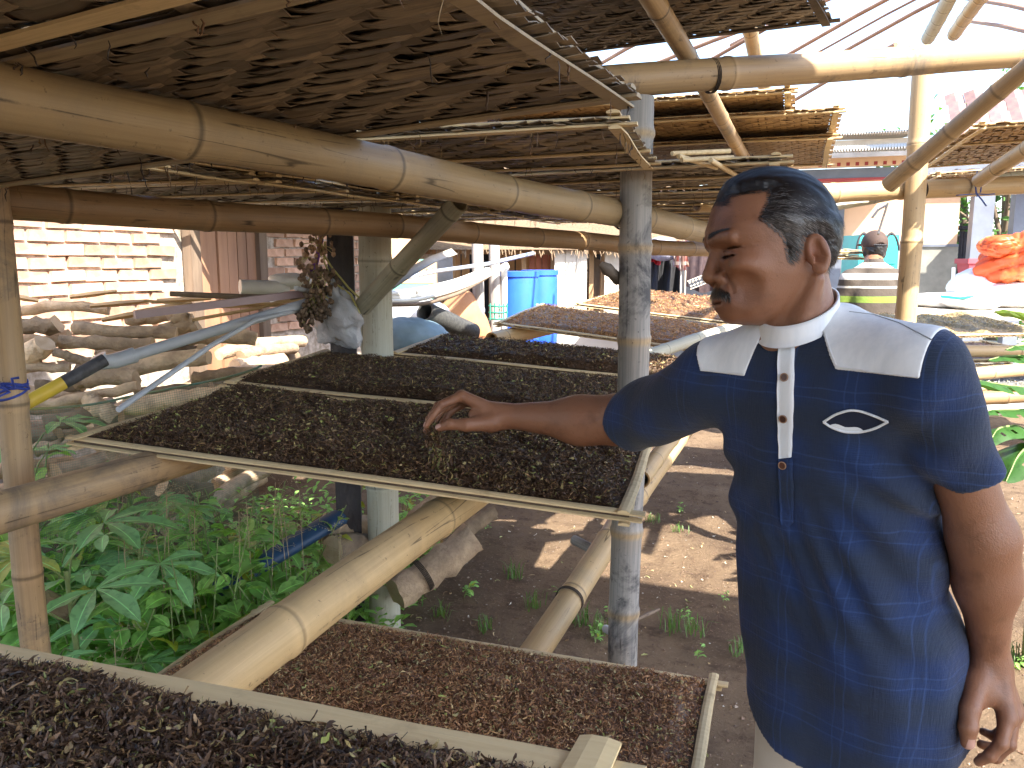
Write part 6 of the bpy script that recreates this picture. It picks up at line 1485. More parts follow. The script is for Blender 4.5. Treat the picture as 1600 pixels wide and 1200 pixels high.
def trouser_sdf(P):
    u, v, z = to_body(P)
    d = smax(torso(P)+.014, z-.96, .01); d = smax(d, .74-z, .03)
    for s in (-1, 1):
        h, k, a = leg_pts(s); l = cap_(P, h, k, .083, .074); l = smin(l, cap_(P, k, a+(a-k)*.02, .075, .062), .03); d = smin(d, l, .03)
    d = d+sn3(P, 15, 3, 22)*.0022
    return np.maximum(d, .07-z)
def foot_sdf(P, s):
    h, k, a = leg_pts(s); x = cap_(P, a+np.array([0, 0, .08]), np.array([a[0], a[1], .055]), .045, .042)
    x = smin(x, cap_(P, np.array([a[0], a[1], .040])-BF*.03, np.array([a[0], a[1], .034])+BF*.16+BL*.012*s, .042, .034), .03)
    return np.maximum(x, .002-P[:, 2])
def core_sdf(P):
    u, v, z = to_body(P)
    return np.maximum(torso(P)+.020, .80-z)
# ---- skin material
def skin_mat():
    m, N, L, b = newmat('brown_skin'); ob = coords(N)
    a = N.new('ShaderNodeAttribute'); a.attribute_name = 'Col'
    o = mixc(N, L, a.outputs[0], (.10, .040, .022), ramp(N, L, noise(N, L, ob, 18, 5, .6), .52, .85))
    sp = noise(N, L, ob, 210, 3, .5); o = mixc(N, L, o, (.075, .030, .018), ramp(N, L, sp, .70, .78))
    L.new(o, b.inputs['Base Color']); b.inputs['Roughness'].default_value = .46; b.inputs['Specular IOR Level'].default_value = .42
    b.inputs['Subsurface Weight'].default_value = .12; b.inputs['Subsurface Radius'].default_value = (.010, .004, .002); b.inputs['Subsurface Scale'].default_value = .6
    a_ = N.new('ShaderNodeMath'); a_.operation = 'ADD'; L.new(noise(N, L, ob, 90, 6, .7), a_.inputs[0]); L.new(noise(N, L, ob, 420, 3, .7), a_.inputs[1])
    rr = N.new('ShaderNodeMapRange'); rr.inputs[3].default_value = .30; rr.inputs[4].default_value = .52; L.new(noise(N, L, ob, 35, 5, .7), rr.inputs[0]); L.new(rr.outputs[0], b.inputs['Roughness'])
    bump(N, L, a_.outputs[0], .45, .0018, b); return m
M['skin'] = skin_mat()
SK = np.array([.25, .118, .067])
def bounds(pts, m): p = np.array(pts); return p.min(0)-m, p.max(0)+m
man_base = np.array([*HIP, 0.0])
man = thing('person', 'man in a navy tunic with white shoulder panels reaching over the tray to drop leaf', 'person', man_base)
hb_ = from_head([[140, -95, -190], [140, 95, -190], [-100, -95, -190], [-100, 95, 150], [140, 95, 150], [-100, -95, 150]])
cb = man_base
def box_only(f, lo, hi, P, pad=.05):
    d = np.full(len(P), 1e3); m = ((P > lo-pad) & (P < hi+pad)).all(1)
    far = np.linalg.norm(np.maximum(np.maximum(lo-P, P-hi), 0), axis=1); d = far+pad*.5
    if m.any(): d[m] = f(P[m])
    return d
BX = [(head_sdf, hb_.min(0), hb_.max(0)), (arm_r, *bounds(ARM_R+[f[-1] for f in R_F]+[f[1] for f in R_F], .058)), (arm_l, *bounds(ARM_L+[f[-1] for f in L_F]+[f[1] for f in L_F], .066)), (core_sdf, np.array([cb[0]-.30, cb[1]-.30, .78]), np.array([cb[0]+.30, cb[1]+.30, 1.46]))]
def body_sdf(P):
    d = None
    for f, lo, hi in BX:
        x = box_only(f, lo, hi, P); d = x if d is None else np.minimum(d, x)
    d = np.minimum(d, np.minimum(cap_(P, ARM_R[0], ARM_R[0]*.3+ARM_L[0]*.7, .046, .046), cap_(P, ARM_R[0]*.5+ARM_L[0]*.5-[0, 0, .02], HO-[0, 0, .13], .05, .05)))
    return d
V, Fb = sdf_mesh(body_sdf, np.min([b[1] for b in BX], 0)-.01, np.max([b[2] for b in BX], 0)+.01, .0019)
C = np.tile(SK, (len(V), 1))
q = to_head(V); ch = C.copy()
def blob(c, r, col, k): 
    global ch
    w = np.exp(-(((q[:, 0]-c[0])/r[0])**2+((np.abs(q[:, 1])-c[1])/r[1])**2+((q[:, 2]-c[2])/r[2])**2))*k; ch = ch*(1-w[:, None])+np.array(col)*w[:, None]
blob((104, 10, -64), (14, 24, 8), (.16, .062, .05), .75)        # lips
blob((92, 40, -62), (40, 45, 26), (.15, .066, .042), .55)       # shaved beard area
blob((103, 31, 4), (12, 20, 11), (.12, .048, .032), .6)
blob((106, 32, 2), (9, 18, 1.6), (.02, .010, .008), .8)         # around the eye
blob((-8, 74, 0), (14, 12, 24), (.26, .095, .055), .6)          # ear
blob((80, 52, -8), (26, 20, 20), (.27, .118, .066), .5)
C = ch
# finger ends a little lighter, knuckles darker
for f_, r_ in list(zip(R_F, R_R))+list(zip(L_F, L_R)):
    for k, cc_ in ((0, .82), (1, .78), (2, .85), (3, 1.22)):
        w = np.exp(-(np.linalg.norm(V-f_[k], axis=1)/(r_[k]*1.1))**2)[:, None]*.7; C = C*(1-w)+C*cc_*w
bodyV = V
body = link('body', mesh_np('body', V, Fb, M['skin'], True, C), man)
# ---- nails
M['nail'] = simple('nail', (.50, .30, .24), (.42, .24, .19), .3, 20, 0)
def nail(tip, prev, r, nrm, f):
    d = tip-prev; d /= np.linalg.norm(d); s = np.cross(d, nrm); s /= np.linalg.norm(s); n_ = np.cross(s, d)
    V_ = []; 
    for a in np.linspace(-.95, .95, 7):
        for b in np.linspace(-.9, .75, 6):
            w = r*.78*(1-.25*max(0, -b)); p = tip+d*(b*r*.95)+s*math.sin(a)*w+n_*math.cos(a)*w*.9
            for _ in range(6): p = p-n_*float(f(p[None])[0]-.0003)*.8
            V_.append(p)
    F = [[i*6+j, (i+1)*6+j, (i+1)*6+j+1, i*6+j+1] for i in range(6) for j in range(5)]
    mb = MB(); mb.add(V_, F); mb.build('nail', M['nail'], man)
nail(R_T[3]+.0*FW, R_T[2], .0082, -FW*.9+UP*.5, arm_r)
nail(R_F[0][3], R_F[0][2], .0062, -FW*.4-RT*.8+UP*.4, arm_r)
nail(L_T[3], L_T[2], .0100, -FW, arm_l)
# ---- hair
HP = np.array([(110, 84), (106, 96), (80, 98), (50, 99), (58, 76), (69, 54), (54, 42), (36, 28), (30, 8), (26, -6), (18, -2), (12, 20), (4, 31), (-14, 37), (-34, 22), (-41, -2), (-44, -18), (-60, -20), (-110, -16), (-110, 175), (116, 175)], float)
def poly_sd(x, y, P):
    d = np.full(len(x), 1e18); s = np.ones(len(x)); n = len(P); j = n-1
    for i in range(n):
        e = P[j]-P[i]; wx, wy = x-P[i, 0], y-P[i, 1]; t = np.clip((wx*e[0]+wy*e[1])/(e @ e), 0, 1); bx_, by_ = wx-e[0]*t, wy-e[1]*t; d = np.minimum(d, bx_*bx_+by_*by_)
        c1, c2, c3 = y >= P[i, 1], y < P[j, 1], e[0]*wy > e[1]*wx; fl = (c1 & c2 & c3) | (~c1 & ~c2 & ~c3); s = np.where(fl, -s, s); j = i
    return s*np.sqrt(d)
def hair_sdf(P):
    Q = to_head(P); x, y, z = Q.T
    # the fringe line is level across the brow; only the temples recede
    xs_ = np.where(np.abs(y) < 40, np.minimum(x, 200), x)
    g = poly_sd(x+1.2*np.sin(z*.5+y*.3)+.8*np.sin(z*1.3), z+1.0*np.sin(x*.55), HP)
    t = np.clip(-g/20, 0, 1); t = t*t*(3-2*t)
    h = 2.1+6.5*t+2.2*np.clip((z-70)/40, 0, 1)*t
    w = sn3(np.stack([x*.12, y, z*.7], -1), 3, 2, .35)*1.0*t
    d = smax(skull(Q)-h-w, g*.8, 3.0)
    return d*HS
hv, hf = sdf_mesh(hair_sdf, hb_.min(0), hb_.max(0), .0022)
hq = to_head(hv)
def grey_amt(q, R): 
    g = np.exp(-(((q[:, 0]-38)/34)**2+((q[:, 2]-38)/34)**2))*.9+np.exp(-(((q[:, 0]+10)/40)**2+((q[:, 2]-45)/18)**2))*.35+np.exp(-(((q[:, 0]-60)/16)**2+((q[:, 2]-84)/14)**2))*.35+np.exp(-(((q[:, 0]+40)/14)**2+((q[:, 2]-0)/26)**2))*.3
    return np.clip(g, 0, 1)
R = np.random.default_rng(44)
M['hair'] = vcolmat('hair', .42, .25, spec=.5)
hc = np.array([.010, .009, .010])+np.outer(grey_amt(hq, R)*R.uniform(.2, .8, len(hq)), [.060, .060, .062])
hair = link('hair', mesh_np('hair', hv, hf, M['hair'], True, hc), man)
def strands(name, base, nrm, dirs, L, w, col, parent, lift=.10, K=5, curl=.0):
    n = len(base); t = np.linspace(0, 1, K)
    side = np.cross(dirs, nrm); side /= np.linalg.norm(side, axis=1)[:, None]+1e-9
    pts = base[:, None]+dirs[:, None]*(t[None, :, None]*L[:, None, None])+nrm[:, None]*((.0006+lift*L[:, None]*np.sin(t*2.4)[None]-curl*L[:, None]*t[None]**2)[..., None])
    wv = (w*(1-.75*t))[None, :, None]*side[:, None]
    Vv = np.stack([pts+wv, pts-wv], 2).reshape(-1, 3); b0 = np.arange(n)[:, None]*2*K+np.arange(K-1)[None]*2; F = np.stack([b0, b0+1, b0+3, b0+2], -1).reshape(-1, 4)
    ob = link(name, mesh_np(name, Vv, F, M['hair'], False, np.repeat(col, 2*K, 0)), parent); ob['kind'] = 'stuff'; return ob
# combed strands over the cap of hair
fn = hf; 
def vnormals(V, F):
    n = np.cross(V[F[:, 1]]-V[F[:, 0]], V[F[:, 2]]-V[F[:, 0]]); o = np.zeros_like(V)
    for k in range(4): np.add.at(o, F[:, k], n)
    return o/(np.linalg.norm(o, axis=1)[:, None]+1e-12)
hn = vnormals(hv, hf)
out = hn @ HB.T
sel = np.where((skull(hq) > .6))[0]; sel = sel[R.integers(0, len(sel), 18000)]
qs = hq[sel]; dirh = np.stack([-1.0+0*qs[:, 0], .12*np.sign(qs[:, 1]), -.25-.010*np.clip(60-qs[:, 2], 0, 60)-.004*np.clip(40-qs[:, 0], 0, 100)], -1)+R.normal(0, .10, (len(sel), 3))
dw = dirh @ HB; nn = hn[sel]; dw = dw-nn*(dw*nn).sum(1)[:, None]; dw /= np.linalg.norm(dw, axis=1)[:, None]
ga = grey_amt(qs, R); isg = R.uniform(0, 1, len(sel)) < ga*.75
cols = np.where(isg[:, None], R.uniform(.09, .26, (len(sel), 1))*np.array([1, 1, 1.02]), np.array([.010, .009, .010])*R.uniform(.6, 1.8, (len(sel), 1)))
strands('hair_strands', hv[sel]-nn*.0008, nn, dw, R.uniform(.008, .020, len(sel)), .00026, cols, hair, lift=.07, curl=.10)
V = bodyV; bn = vnormals(V, Fb); gsk = poly_sd(q[:, 0], q[:, 2], HP); ed = np.where((gsk > -3) & (gsk < 5) & (q[:, 2] > -25) & (q[:, 2] < 125) & (np.abs(skull(q)) < 3))[0]; ed = ed[R.integers(0, len(ed), 3600)]
de = np.stack([-1+0*ed, .1*np.sign(q[ed, 1]), -.35-.01*np.clip(60-q[ed, 2], 0, 60)], -1)+R.normal(0, .18, (len(ed), 3)); de = de @ HB; ne = bn[ed]; de = de-ne*(de*ne).sum(1)[:, None]; de /= np.linalg.norm(de, axis=1)[:, None]
ge = grey_amt(q[ed], R); ce = np.where((R.uniform(0, 1, len(ed)) < ge*.6)[:, None], R.uniform(.08, .2, (len(ed), 1))*np.ones(3), .012*R.uniform(.7, 1.8, (len(ed), 1))*np.ones(3))
strands('hairline_strands', V[ed], ne, de, R.uniform(.004, .012, len(ed)), .00022, ce, hair, lift=.12, curl=.08)
# ---- moustache, brows, lashes grown from the face
def tuft(name, n, gen, Lr, w, colf, dirf, lift, curl=.1):
    q0 = np.array([gen() for _ in range(n)]); p = from_head(q0)
    for _ in range(8):
        g = grad_many(head_sdf, p, .0008); p = p-g*head_sdf(p)[:, None]*.9
    g = grad_many(head_sdf, p, .0008)
    d = np.array([dirf(q) for q in q0]) @ HB; d = d-g*(d*g).sum(1)[:, None]*.75; d /= np.linalg.norm(d, axis=1)[:, None]
    strands(name, p, g, d, R.uniform(*Lr, n), w, np.array([colf() for _ in range(n)]), man, lift=lift, curl=curl)
def mcol(): return np.array([1, 1, 1])*(R.uniform(.16, .34) if R.uniform() < .13 else R.uniform(.008, .03))
tuft('moustache', 620, lambda: (lambda y: np.array([118-.010*y*y, y, -45-.0085*y*y+R.uniform(-6, 5)]))(R.uniform(-36, 36)), (.008, .015), .00032, mcol, lambda q: np.array([.55, q[1]*.035, -.9])+R.normal(0, .15, 3), .15)
tuft('eyebrows', 420, lambda: (lambda t, s: np.array([124-.0125*t*t, s*t, 33+3.0*math.sin((t-8)/44*3.0)+.04*t+R.uniform(-3, 3)]))(R.uniform(7, 40), R.choice([-1, 1])), (.006, .010), .00028, lambda: np.array([1, 1, 1])*R.uniform(.008, .03), lambda q: np.array([-.3, np.sign(q[1])*1.0, .25])+R.normal(0, .15, 3), .12)
tuft('eyelashes', 200, lambda: (lambda t, s: np.array([95+15.5*math.sqrt(max(0, 1-((t-32)/19)**2)), s*t, 2.4-.03*(t-20)]))(R.uniform(18, 49), R.choice([-1, 1])), (.004, .007), .0004, lambda: np.array([1, 1, 1])*.01, lambda q: np.array([1.0, np.sign(q[1])*.3, -.6])+R.normal(0, .1, 3), .1)
# ---- shirt
def shirt_mat():
    m, N, L, b = newmat('navy_plaid'); ob = coords(N); mp = mapping(N, L, ob, (1, 1, 1), (0, 0, AF)); 
    wob = N.new('ShaderNodeVectorMath'); wob.operation = 'ADD'; nz = N.new('ShaderNodeTexNoise'); nz.inputs['Scale'].default_value = 7; nz.inputs['Detail'].default_value = 2; L.new(ob, nz.inputs['Vector'])
    scl = N.new('ShaderNodeVectorMath'); scl.operation = 'SCALE'; scl.inputs[3].default_value = .035; L.new(nz.outputs[1], scl.inputs[0]); L.new(mp, wob.inputs[0]); L.new(scl.outputs[0], wob.inputs[1])
    sep = N.new('ShaderNodeSeparateXYZ'); L.new(wob.outputs[0], sep.inputs[0])
    def band(sock, per, a0, a1, soft, ph=0.0):
        k = N.new('ShaderNodeMath'); k.operation = 'MULTIPLY_ADD'; k.inputs[1].default_value = 1/per; k.inputs[2].default_value = ph; L.new(sock, k.inputs[0]); f_ = N.new('ShaderNodeMath'); f_.operation = 'FRACT'; L.new(k.outputs[0], f_.inputs[0])
        u_ = ramp(N, L, f_.outputs[0], a0, a0+soft); d_ = ramp(N, L, f_.outputs[0], a1, a1-soft); q = N.new('ShaderNodeMath'); q.operation = 'MULTIPLY'; L.new(u_, q.inputs[0]); L.new(d_, q.inputs[1]); return q.outputs[0]
    o = (.012, .031, .102)
    o = mixc(N, L, o, (.017, .030, .062), band(sep.outputs[2], .105, .05, .70, .22))
    b2 = N.new('ShaderNodeMath'); b2.operation = 'MULTIPLY'; b2.inputs[1].default_value = .7; L.new(band(sep.outputs[0], .095, .1, .70, .22), b2.inputs[0])
    o = mixc(N, L, o, (.018, .029, .056), b2.outputs[0])
    for per, a0, sock in ((.105, .70, 2), (.105, .86, 2), (.095, .78, 0), (.095, .92, 0)):
        b3 = N.new('ShaderNodeMath'); b3.operation = 'MULTIPLY'; b3.inputs[1].default_value = .34; L.new(band(sep.outputs[sock], per, a0, a0+.035, .014), b3.inputs[0]); o = mixc(N, L, o, (.040, .085, .235), b3.outputs[0])
    th1 = noise(N, L, mapping(N, L, mp, (40, 40, 600)), 1, 3, .6); th2 = noise(N, L, mapping(N, L, mp, (600, 40, 40)), 1, 3, .6)
    o = mixc(N, L, o, (.020, .038, .090), ramp(N, L, th1, .52, .9)); o = mixc(N, L, o, (.012, .02, .05), ramp(N, L, th2, .55, .9))
    L.new(o, b.inputs['Base Color']); b.inputs['Roughness'].default_value = .85; b.inputs['Specular IOR Level'].default_value = .25; b.inputs['Sheen Weight'].default_value = .15
    s_ = N.new('ShaderNodeMath'); s_.operation = 'ADD'; L.new(th1, s_.inputs[0]); L.new(th2, s_.inputs[1])
    s2 = N.new('ShaderNodeMath'); s2.operation = 'MULTIPLY_ADD'; s2.inputs[1].default_value = 2.5; L.new(noise(N, L, mapping(N, L, ob, (18, 18, 9)), 1, 4, .6, 1.0), s2.inputs[0]); L.new(s_.outputs[0], s2.inputs[2])
    bump(N, L, s2.outputs[0], .45, .003, b); return m
M['navy'] = shirt_mat()
M['linen'] = simple('white_linen', (.80, .84, .88), (.70, .75, .80), .85, 60, .25, .0015, stretch=(1, 1, .1))
M['beige'] = simple('beige_trousers', (.55, .48, .39), (.48, .41, .33), .85, 8, .25, .003)
smin_, smax_ = [cb[0]-.50, cb[1]-.40, .62], [cb[0]+.36, cb[1]+.52, 1.50]
sv, sf = sdf_mesh(shirt_sdf, smin_, smax_, .0038)
shirt = link('shirt', mesh_np('shirt', sv, sf, M['navy'], True), man)
def YK(P):
    """white shoulder panels: shirt surface lifted a hair, kept above the panel edge and off the chest"""
    u, v, z = to_body(P); d = shirt_sdf(P)-.0022
    low = np.where(u < 0, 1.340, 1.364)-z
    inn = np.where(u < 0, .043+(1.392-z)*.40+u, .052+(1.411-z)*.64-u)   # slanting inner edge
    inn = np.where(v < -.0, -1.0, inn)
    seamR = -u-(.143+.45*(z-1.34)); seamL = u-(.197+.10*(z-1.364))
    return np.maximum.reduce([d, low, inn, seamR, seamL, -(shirt_sdf(P)+.004)])
yv, yf = sdf_mesh(YK, [smin_[0], smin_[1], 1.24], smax_, .0021)
ykm = link('shoulder_panel', mesh_np('shoulder_panel', yv, yf, M['linen'], True), shirt)
# collar: a standing band round the neck, lower in front
def ring_pt(a, h, out=0.0):
    q = np.array([-20+60*math.cos(a)*1.0, 58*math.sin(a), 0.0]); q[2] = -82-33*math.cos(a)+h
    r_ = q-np.array([-20, 0, q[2]]); q[:2] += r_[:2]/np.linalg.norm(r_[:2])*out; return q
CO_YAW = rad(43)
mb = MB(); na, nh_ = 64, 6; V = []
for lay in (0, 1):
    for k in range(na):
        a = -math.pi+k/(na-1)*2*math.pi+.0
        for j in range(nh_):
            h = -18+33*j/(nh_-1); q_ = ring_pt(a, h-3*math.cos(a), (3.0-1.2*j/(nh_-1)) if lay == 0 else -1.0-1.2*j/(nh_-1))
            cx_ = q_[0]+20; c_, s_ = math.cos(CO_YAW), math.sin(CO_YAW); q_[0], q_[1] = -20+cx_*c_-q_[1]*s_, cx_*s_+q_[1]*c_
            V.append(from_head(q_)+BF*.004*(j == 0))
V = np.array(V); n0 = na*nh_; F = []
for k in range(na-1):
    for j in range(nh_-1): F += [[k*nh_+j, (k+1)*nh_+j, (k+1)*nh_+j+1, k*nh_+j+1], [n0+k*nh_+j, n0+k*nh_+j+1, n0+(k+1)*nh_+j+1, n0+(k+1)*nh_+j]]
    F += [[k*nh_+nh_-1, (k+1)*nh_+nh_-1, n0+(k+1)*nh_+nh_-1, n0+k*nh_+nh_-1]]
mb.add(V, F); mb.build('collar', M['linen'], shirt)
# placket strips, buttons, pocket: laid on the shirt front
def on_shirt_many(pix, lift):
    p = march_many(pix, shirt_sdf); return p+grad_many(shirt_sdf, p, .004)*np.asarray(lift).reshape(-1, 1)
def on_shirt(x, y, lift=0.0): return on_shirt_many([(x, y)], lift)[0]
def strip_on(name, L_, R_, mat, lift, ny=26, nx=5, wob=.4):
    V = []; ys = np.linspace(0, 1, ny)
    for lay in (lift, -.001):
        for t in ys:
            a = np.array([np.interp(t, np.linspace(0, 1, len(L_)), [p[i] for p in L_]) for i in (0, 1)]); b = np.array([np.interp(t, np.linspace(0, 1, len(R_)), [p[i] for p in R_]) for i in (0, 1)])
            for s in np.linspace(0, 1, nx): q_ = a+(b-a)*s; V.append((q_[0]+wob*math.sin(t*30), q_[1], lay))
    V = np.array(V); V = on_shirt_many(V[:, :2], V[:, 2])
    n0 = ny*nx; F = []
    for i in range(ny-1):
        for j in range(nx-1): F.append([i*nx+j, (i+1)*nx+j, (i+1)*nx+j+1, i*nx+j+1])
        for j in (0, nx-1): F.append([i*nx+j, (i+1)*nx+j, n0+(i+1)*nx+j, n0+i*nx+j])
    for j in range(nx-1):
        for i in (0, ny-1): F.append([i*nx+j, i*nx+j+1, n0+i*nx+j+1, n0+i*nx+j])
    mb = MB(); mb.add(V, F); return mb.build(name, mat, shirt)
strip_on('placket', [(1217, 534), (1216, 640), (1219, 716)], [(1242, 534), (1240, 640), (1237, 714)], M['linen'], .0040)
strip_on('lower_placket', [(1217, 718), (1219, 770), (1221, 818), (1228, 822)], [(1238, 716), (1240, 770), (1240, 816), (1234, 822)], M['navy'], .0035)
M['button'] = simple('brown_button', (.10, .035, .022), (.05, .018, .012), .3, 40, .1)
M['buttonrim'] = simple('button_rim', (.36, .22, .14), (.3, .18, .11), .35, 40, .1)
for (x, y) in ((1227, 539), (1228, 590), (1226, 653), (1225, 726)):
    p = on_shirt(x, y, .0042); g = grad(shirt_sdf, p, .004); mb = MB()
    mb.tube([p, p+g*.0014, p+g*.0020], [.0062, .0062, .0052], 16); bo = mb.build('button', M['button'], shirt)
    s_ = np.cross(g, [0, 0, 1]); s_ /= np.linalg.norm(s_); u_ = np.cross(s_, g); th = np.linspace(0, 2*np.pi, 18); mb = MB(); mb.tube(p+g*.0018+.0058*(np.cos(th)[:, None]*s_+np.sin(th)[:, None]*u_), .0009, 5); mb.build('button_rim', M['buttonrim'], bo)
up = [(1287, 659), (1305, 647), (1328, 640), (1345, 642), (1368, 650), (1388, 658)]; lo_ = [(1287, 659), (1300, 668), (1320, 675), (1345, 675), (1368, 669), (1388, 658)]
pk_ = MB()
for ln in (up, lo_):
    pts = []
    for t in np.linspace(0, 1, 22): pts.append((np.interp(t, np.linspace(0, 1, 6), [p[0] for p in ln]), np.interp(t, np.linspace(0, 1, 6), [p[1] for p in ln])))
    pts = on_shirt_many(pts, .0018)
    for _ in range(2): pts[1:-1] = (pts[:-2]+2*pts[1:-1]+pts[2:])/4
    pk_.tube(pts, .0019, 7)
pocket = pk_.build('pocket_piping', M['linen'], shirt)
V = []; 
for t in np.linspace(.03, .97, 18):
    a = [np.interp(t, np.linspace(0, 1, 6), [p[i] for p in up]) for i in (0, 1)]; b = [np.interp(t, np.linspace(0, 1, 6), [p[i] for p in lo_]) for i in (0, 1)]
    for s in (0, .5, 1): V.append((a[0]+(b[0]-a[0])*s, a[1]+(b[1]-a[1])*s))
F = [[i*3+j, (i+1)*3+j, (i+1)*3+j+1, i*3+j+1] for i in range(17) for j in (0, 1)]
V = on_shirt_many(V, .0010); mb = MB(); mb.add(V, F); mb.build('pocket_lining', simple('pocket_dark', (.010, .016, .040), (.006, .010, .026), .9, 30, .2), shirt)
V = []
for t in np.linspace(0, 1, 12):
    x = 1296+54*t; yb = np.interp(x, [p[0] for p in lo_], [p[1] for p in lo_])-1.0; yt = yb-(9*math.sin(math.pi*t)**.6+1.5*math.sin(t*9))*.95
    for s in (0, .5, 1): V.append((x, yb+(yt-yb)*s, .0016+.001*math.sin(s*3)))
F = [[i*3+j, (i+1)*3+j, (i+1)*3+j+1, i*3+j+1] for i in range(11) for j in (0, 1)]
V = np.array(V); V = on_shirt_many(V[:, :2], V[:, 2]); mb = MB(); mb.add(V, F); mb.build('pocket_cloth', M['linen'], shirt)
tv, tf = sdf_mesh(trouser_sdf, [cb[0]-.32, cb[1]-.34, .04], [cb[0]+.32, cb[1]+.34, .98], .006)
link('trousers', mesh_np('trousers', tv, tf, M['beige'], True), man)
for s_ in (-1, 1):
    V, F = sdf_mesh(lambda P: foot_sdf(P, s_), [cb[0]-.35, cb[1]-.4, -.01], [cb[0]+.35, cb[1]+.35, .16], .006); link('shoe', mesh_np('shoe', V, F, M['darkcloth'] if 'darkcloth' in M else M['beige'], True), man)
sm_ = on_shirt_many([(np.interp(t, [0, .33, .66, 1], [1326, 1365, 1405, 1456]), np.interp(t, [0, .33, .66, 1], [489, 494, 507, 533])) for t in np.linspace(0, 1, 24)], .0024)
mb = MB(); mb.tube(sm_, .0009, 5); mb.build('seam', simple('seam_thread', (.30, .33, .36), (.24, .27, .30), .8, 60, .1), shirt)
for ln in ([(1098, 579), (1130, 582), (1164, 584)], [(1309, 573), (1370, 582), (1435, 590)], [(1307, 571), (1297, 546), (1290, 524)]):
    sm_ = on_shirt_many([(np.interp(t, [0, .5, 1], [p[0] for p in ln]), np.interp(t, [0, .5, 1], [p[1] for p in ln])) for t in np.linspace(0, 1, 16)], .0020); mb = MB(); mb.tube(sm_, .0013, 5); mb.build('seam', M['linen'], shirt)
# ---- leaf falling from the fingers
Rl = np.random.default_rng(99); n = 760
t = Rl.uniform(0, 1, n)**1.25; c0_, c1_ = at(678, 664, 1.67), at(690, 742, 1.655)
pos = c0_+(c1_-c0_)*t[:, None]+np.stack([Rl.normal(0, .012, n), Rl.normal(0, .012, n), Rl.normal(0, .006, n)], -1)*(.45+1.1*t)[:, None]
pv, pf_, pc = shreds(Rl, pos, .010, .030, .003, .006, PAL_DARK+[((.22, .22, .08), .12)], flat=.9)
ho = link('held_leaf', mesh_np('held_leaf', pv, pf_, M['shred'], False, pc)); tag(ho, 'pinch of cut leaf falling from the fingers onto the large tray', 'leaf', None, 'stuff')

# ---------------------------------------------------------------- man in the striped shirt, seen from behind
D2 = 6.0
def stripe_mat():
    m, N, L, b = newmat('striped_jersey'); sep = N.new('ShaderNodeSeparateXYZ'); L.new(coords(N), sep.inputs[0])
    z0, z1 = at(1350, 485, D2)[2], at(1350, 402, D2)[2]
    t = ramp(N, L, sep.outputs[2], z0-.6, z1); cr = N.new('ShaderNodeValToRGB'); L.new(t, cr.inputs[0]); cr.color_ramp.interpolation = 'CONSTANT'
    H = (z1-z0+.6); 
    def tz(y): return max(0, min(1, (at(1350, y, D2)[2]-z0+.6)/H))
    br, wh, gr = (.06, .046, .035, 1), (.46, .44, .40, 1), (.16, .24, .035, 1)
    seq = [(520, br), (500, wh), (492, br), (472, gr), (462, br), (450, wh), (447, br), (437, wh), (427, br), (419, wh), (411, br)]
    e = cr.color_ramp.elements; e[0].position = 0; e[0].color = br; e[1].position = tz(500); e[1].color = wh
    for y, c in seq[2:]: q_ = e.new(tz(y)); q_.color = c
    L.new(cr.outputs[0], b.inputs['Base Color']); b.inputs['Roughness'].default_value = .85
    bump(N, L, noise(N, L, coords(N), 14, 4), .4, .02, b); return m
p2 = at(1358, 520, D2); F2 = hd*1.0; L2 = -RH                              # facing away: his left is to the left of the photo
B2 = np.array([p2[0], p2[1], 0])
H2 = at(1366, 386, D2)
sh2 = at(1358, 412, D2)[2]
man2 = thing('person', 'man in a brown cap and striped shirt seen from behind carrying a woven tray', 'person', B2)
b2 = lambda l, f_, z: B2+L2*l+F2*f_+np.array([0, 0, z])
SR2, SL2 = b2(-.172, 0, sh2-.115), b2(.172, 0, sh2-.115)
def skin2(P):
    d = ell_((P-H2) @ np.stack([L2, F2, [0, 0, 1]]).T, (0, 0, 0), (.078, .098, .115)); d = smin(d, cap_(P, H2-[0, 0, .05], b2(0, 0, sh2-.03), .056, .060), .03)
    for s in (-1, 1): d = smin(d, ell_((P-H2) @ np.stack([L2, F2, [0, 0, 1]]).T, (s*.083, 0, -.005), (.012, .02, .032)), .01)
    d = smin(d, cap_(P, b2(0, 0, sh2-.05), b2(0, 0, .9), .09, .1), .05); d = smin(d, cap_(P, SR2, SL2, .045, .045), .03)
    for s, S in ((-1, SR2), (1, SL2)):
        e = S+L2*s*.04+F2*.06+np.array([0, 0, -.27]); w = e+F2*.24+np.array([0, 0, .08])-L2*s*.02; d = smin(d, cap_(P, S, e, .045, .04), .02); d = smin(d, cap_(P, e, w, .04, .028), .02); d = smin(d, cap_(P, w, w+F2*.08, .028, .02), .02)
        for q in range(4): d = smin(d, cap_(P, w+F2*.08+np.array([0, 0, -.02+.014*q]), w+F2*.15+np.array([0, 0, -.02+.014*q])-L2*s*.02, .009, .007), .005)
        h = b2(.09*s, 0, .88); a = b2(.10*s, 0, .08); d = smin(d, cap_(P, h, a, .07, .04), .02); d = smin(d, cap_(P, a-[0, 0, .04], a+F2*.16-[0, 0, .05], .036, .026), .02)
    return d
V, F = sdf_mesh(skin2, B2-[.55, .55, .02], B2+[.55, .55, 1.85], .012); link('body', mesh_np('body', V, F, M['skin'], True, np.tile(SK, (len(V), 1))), man2)
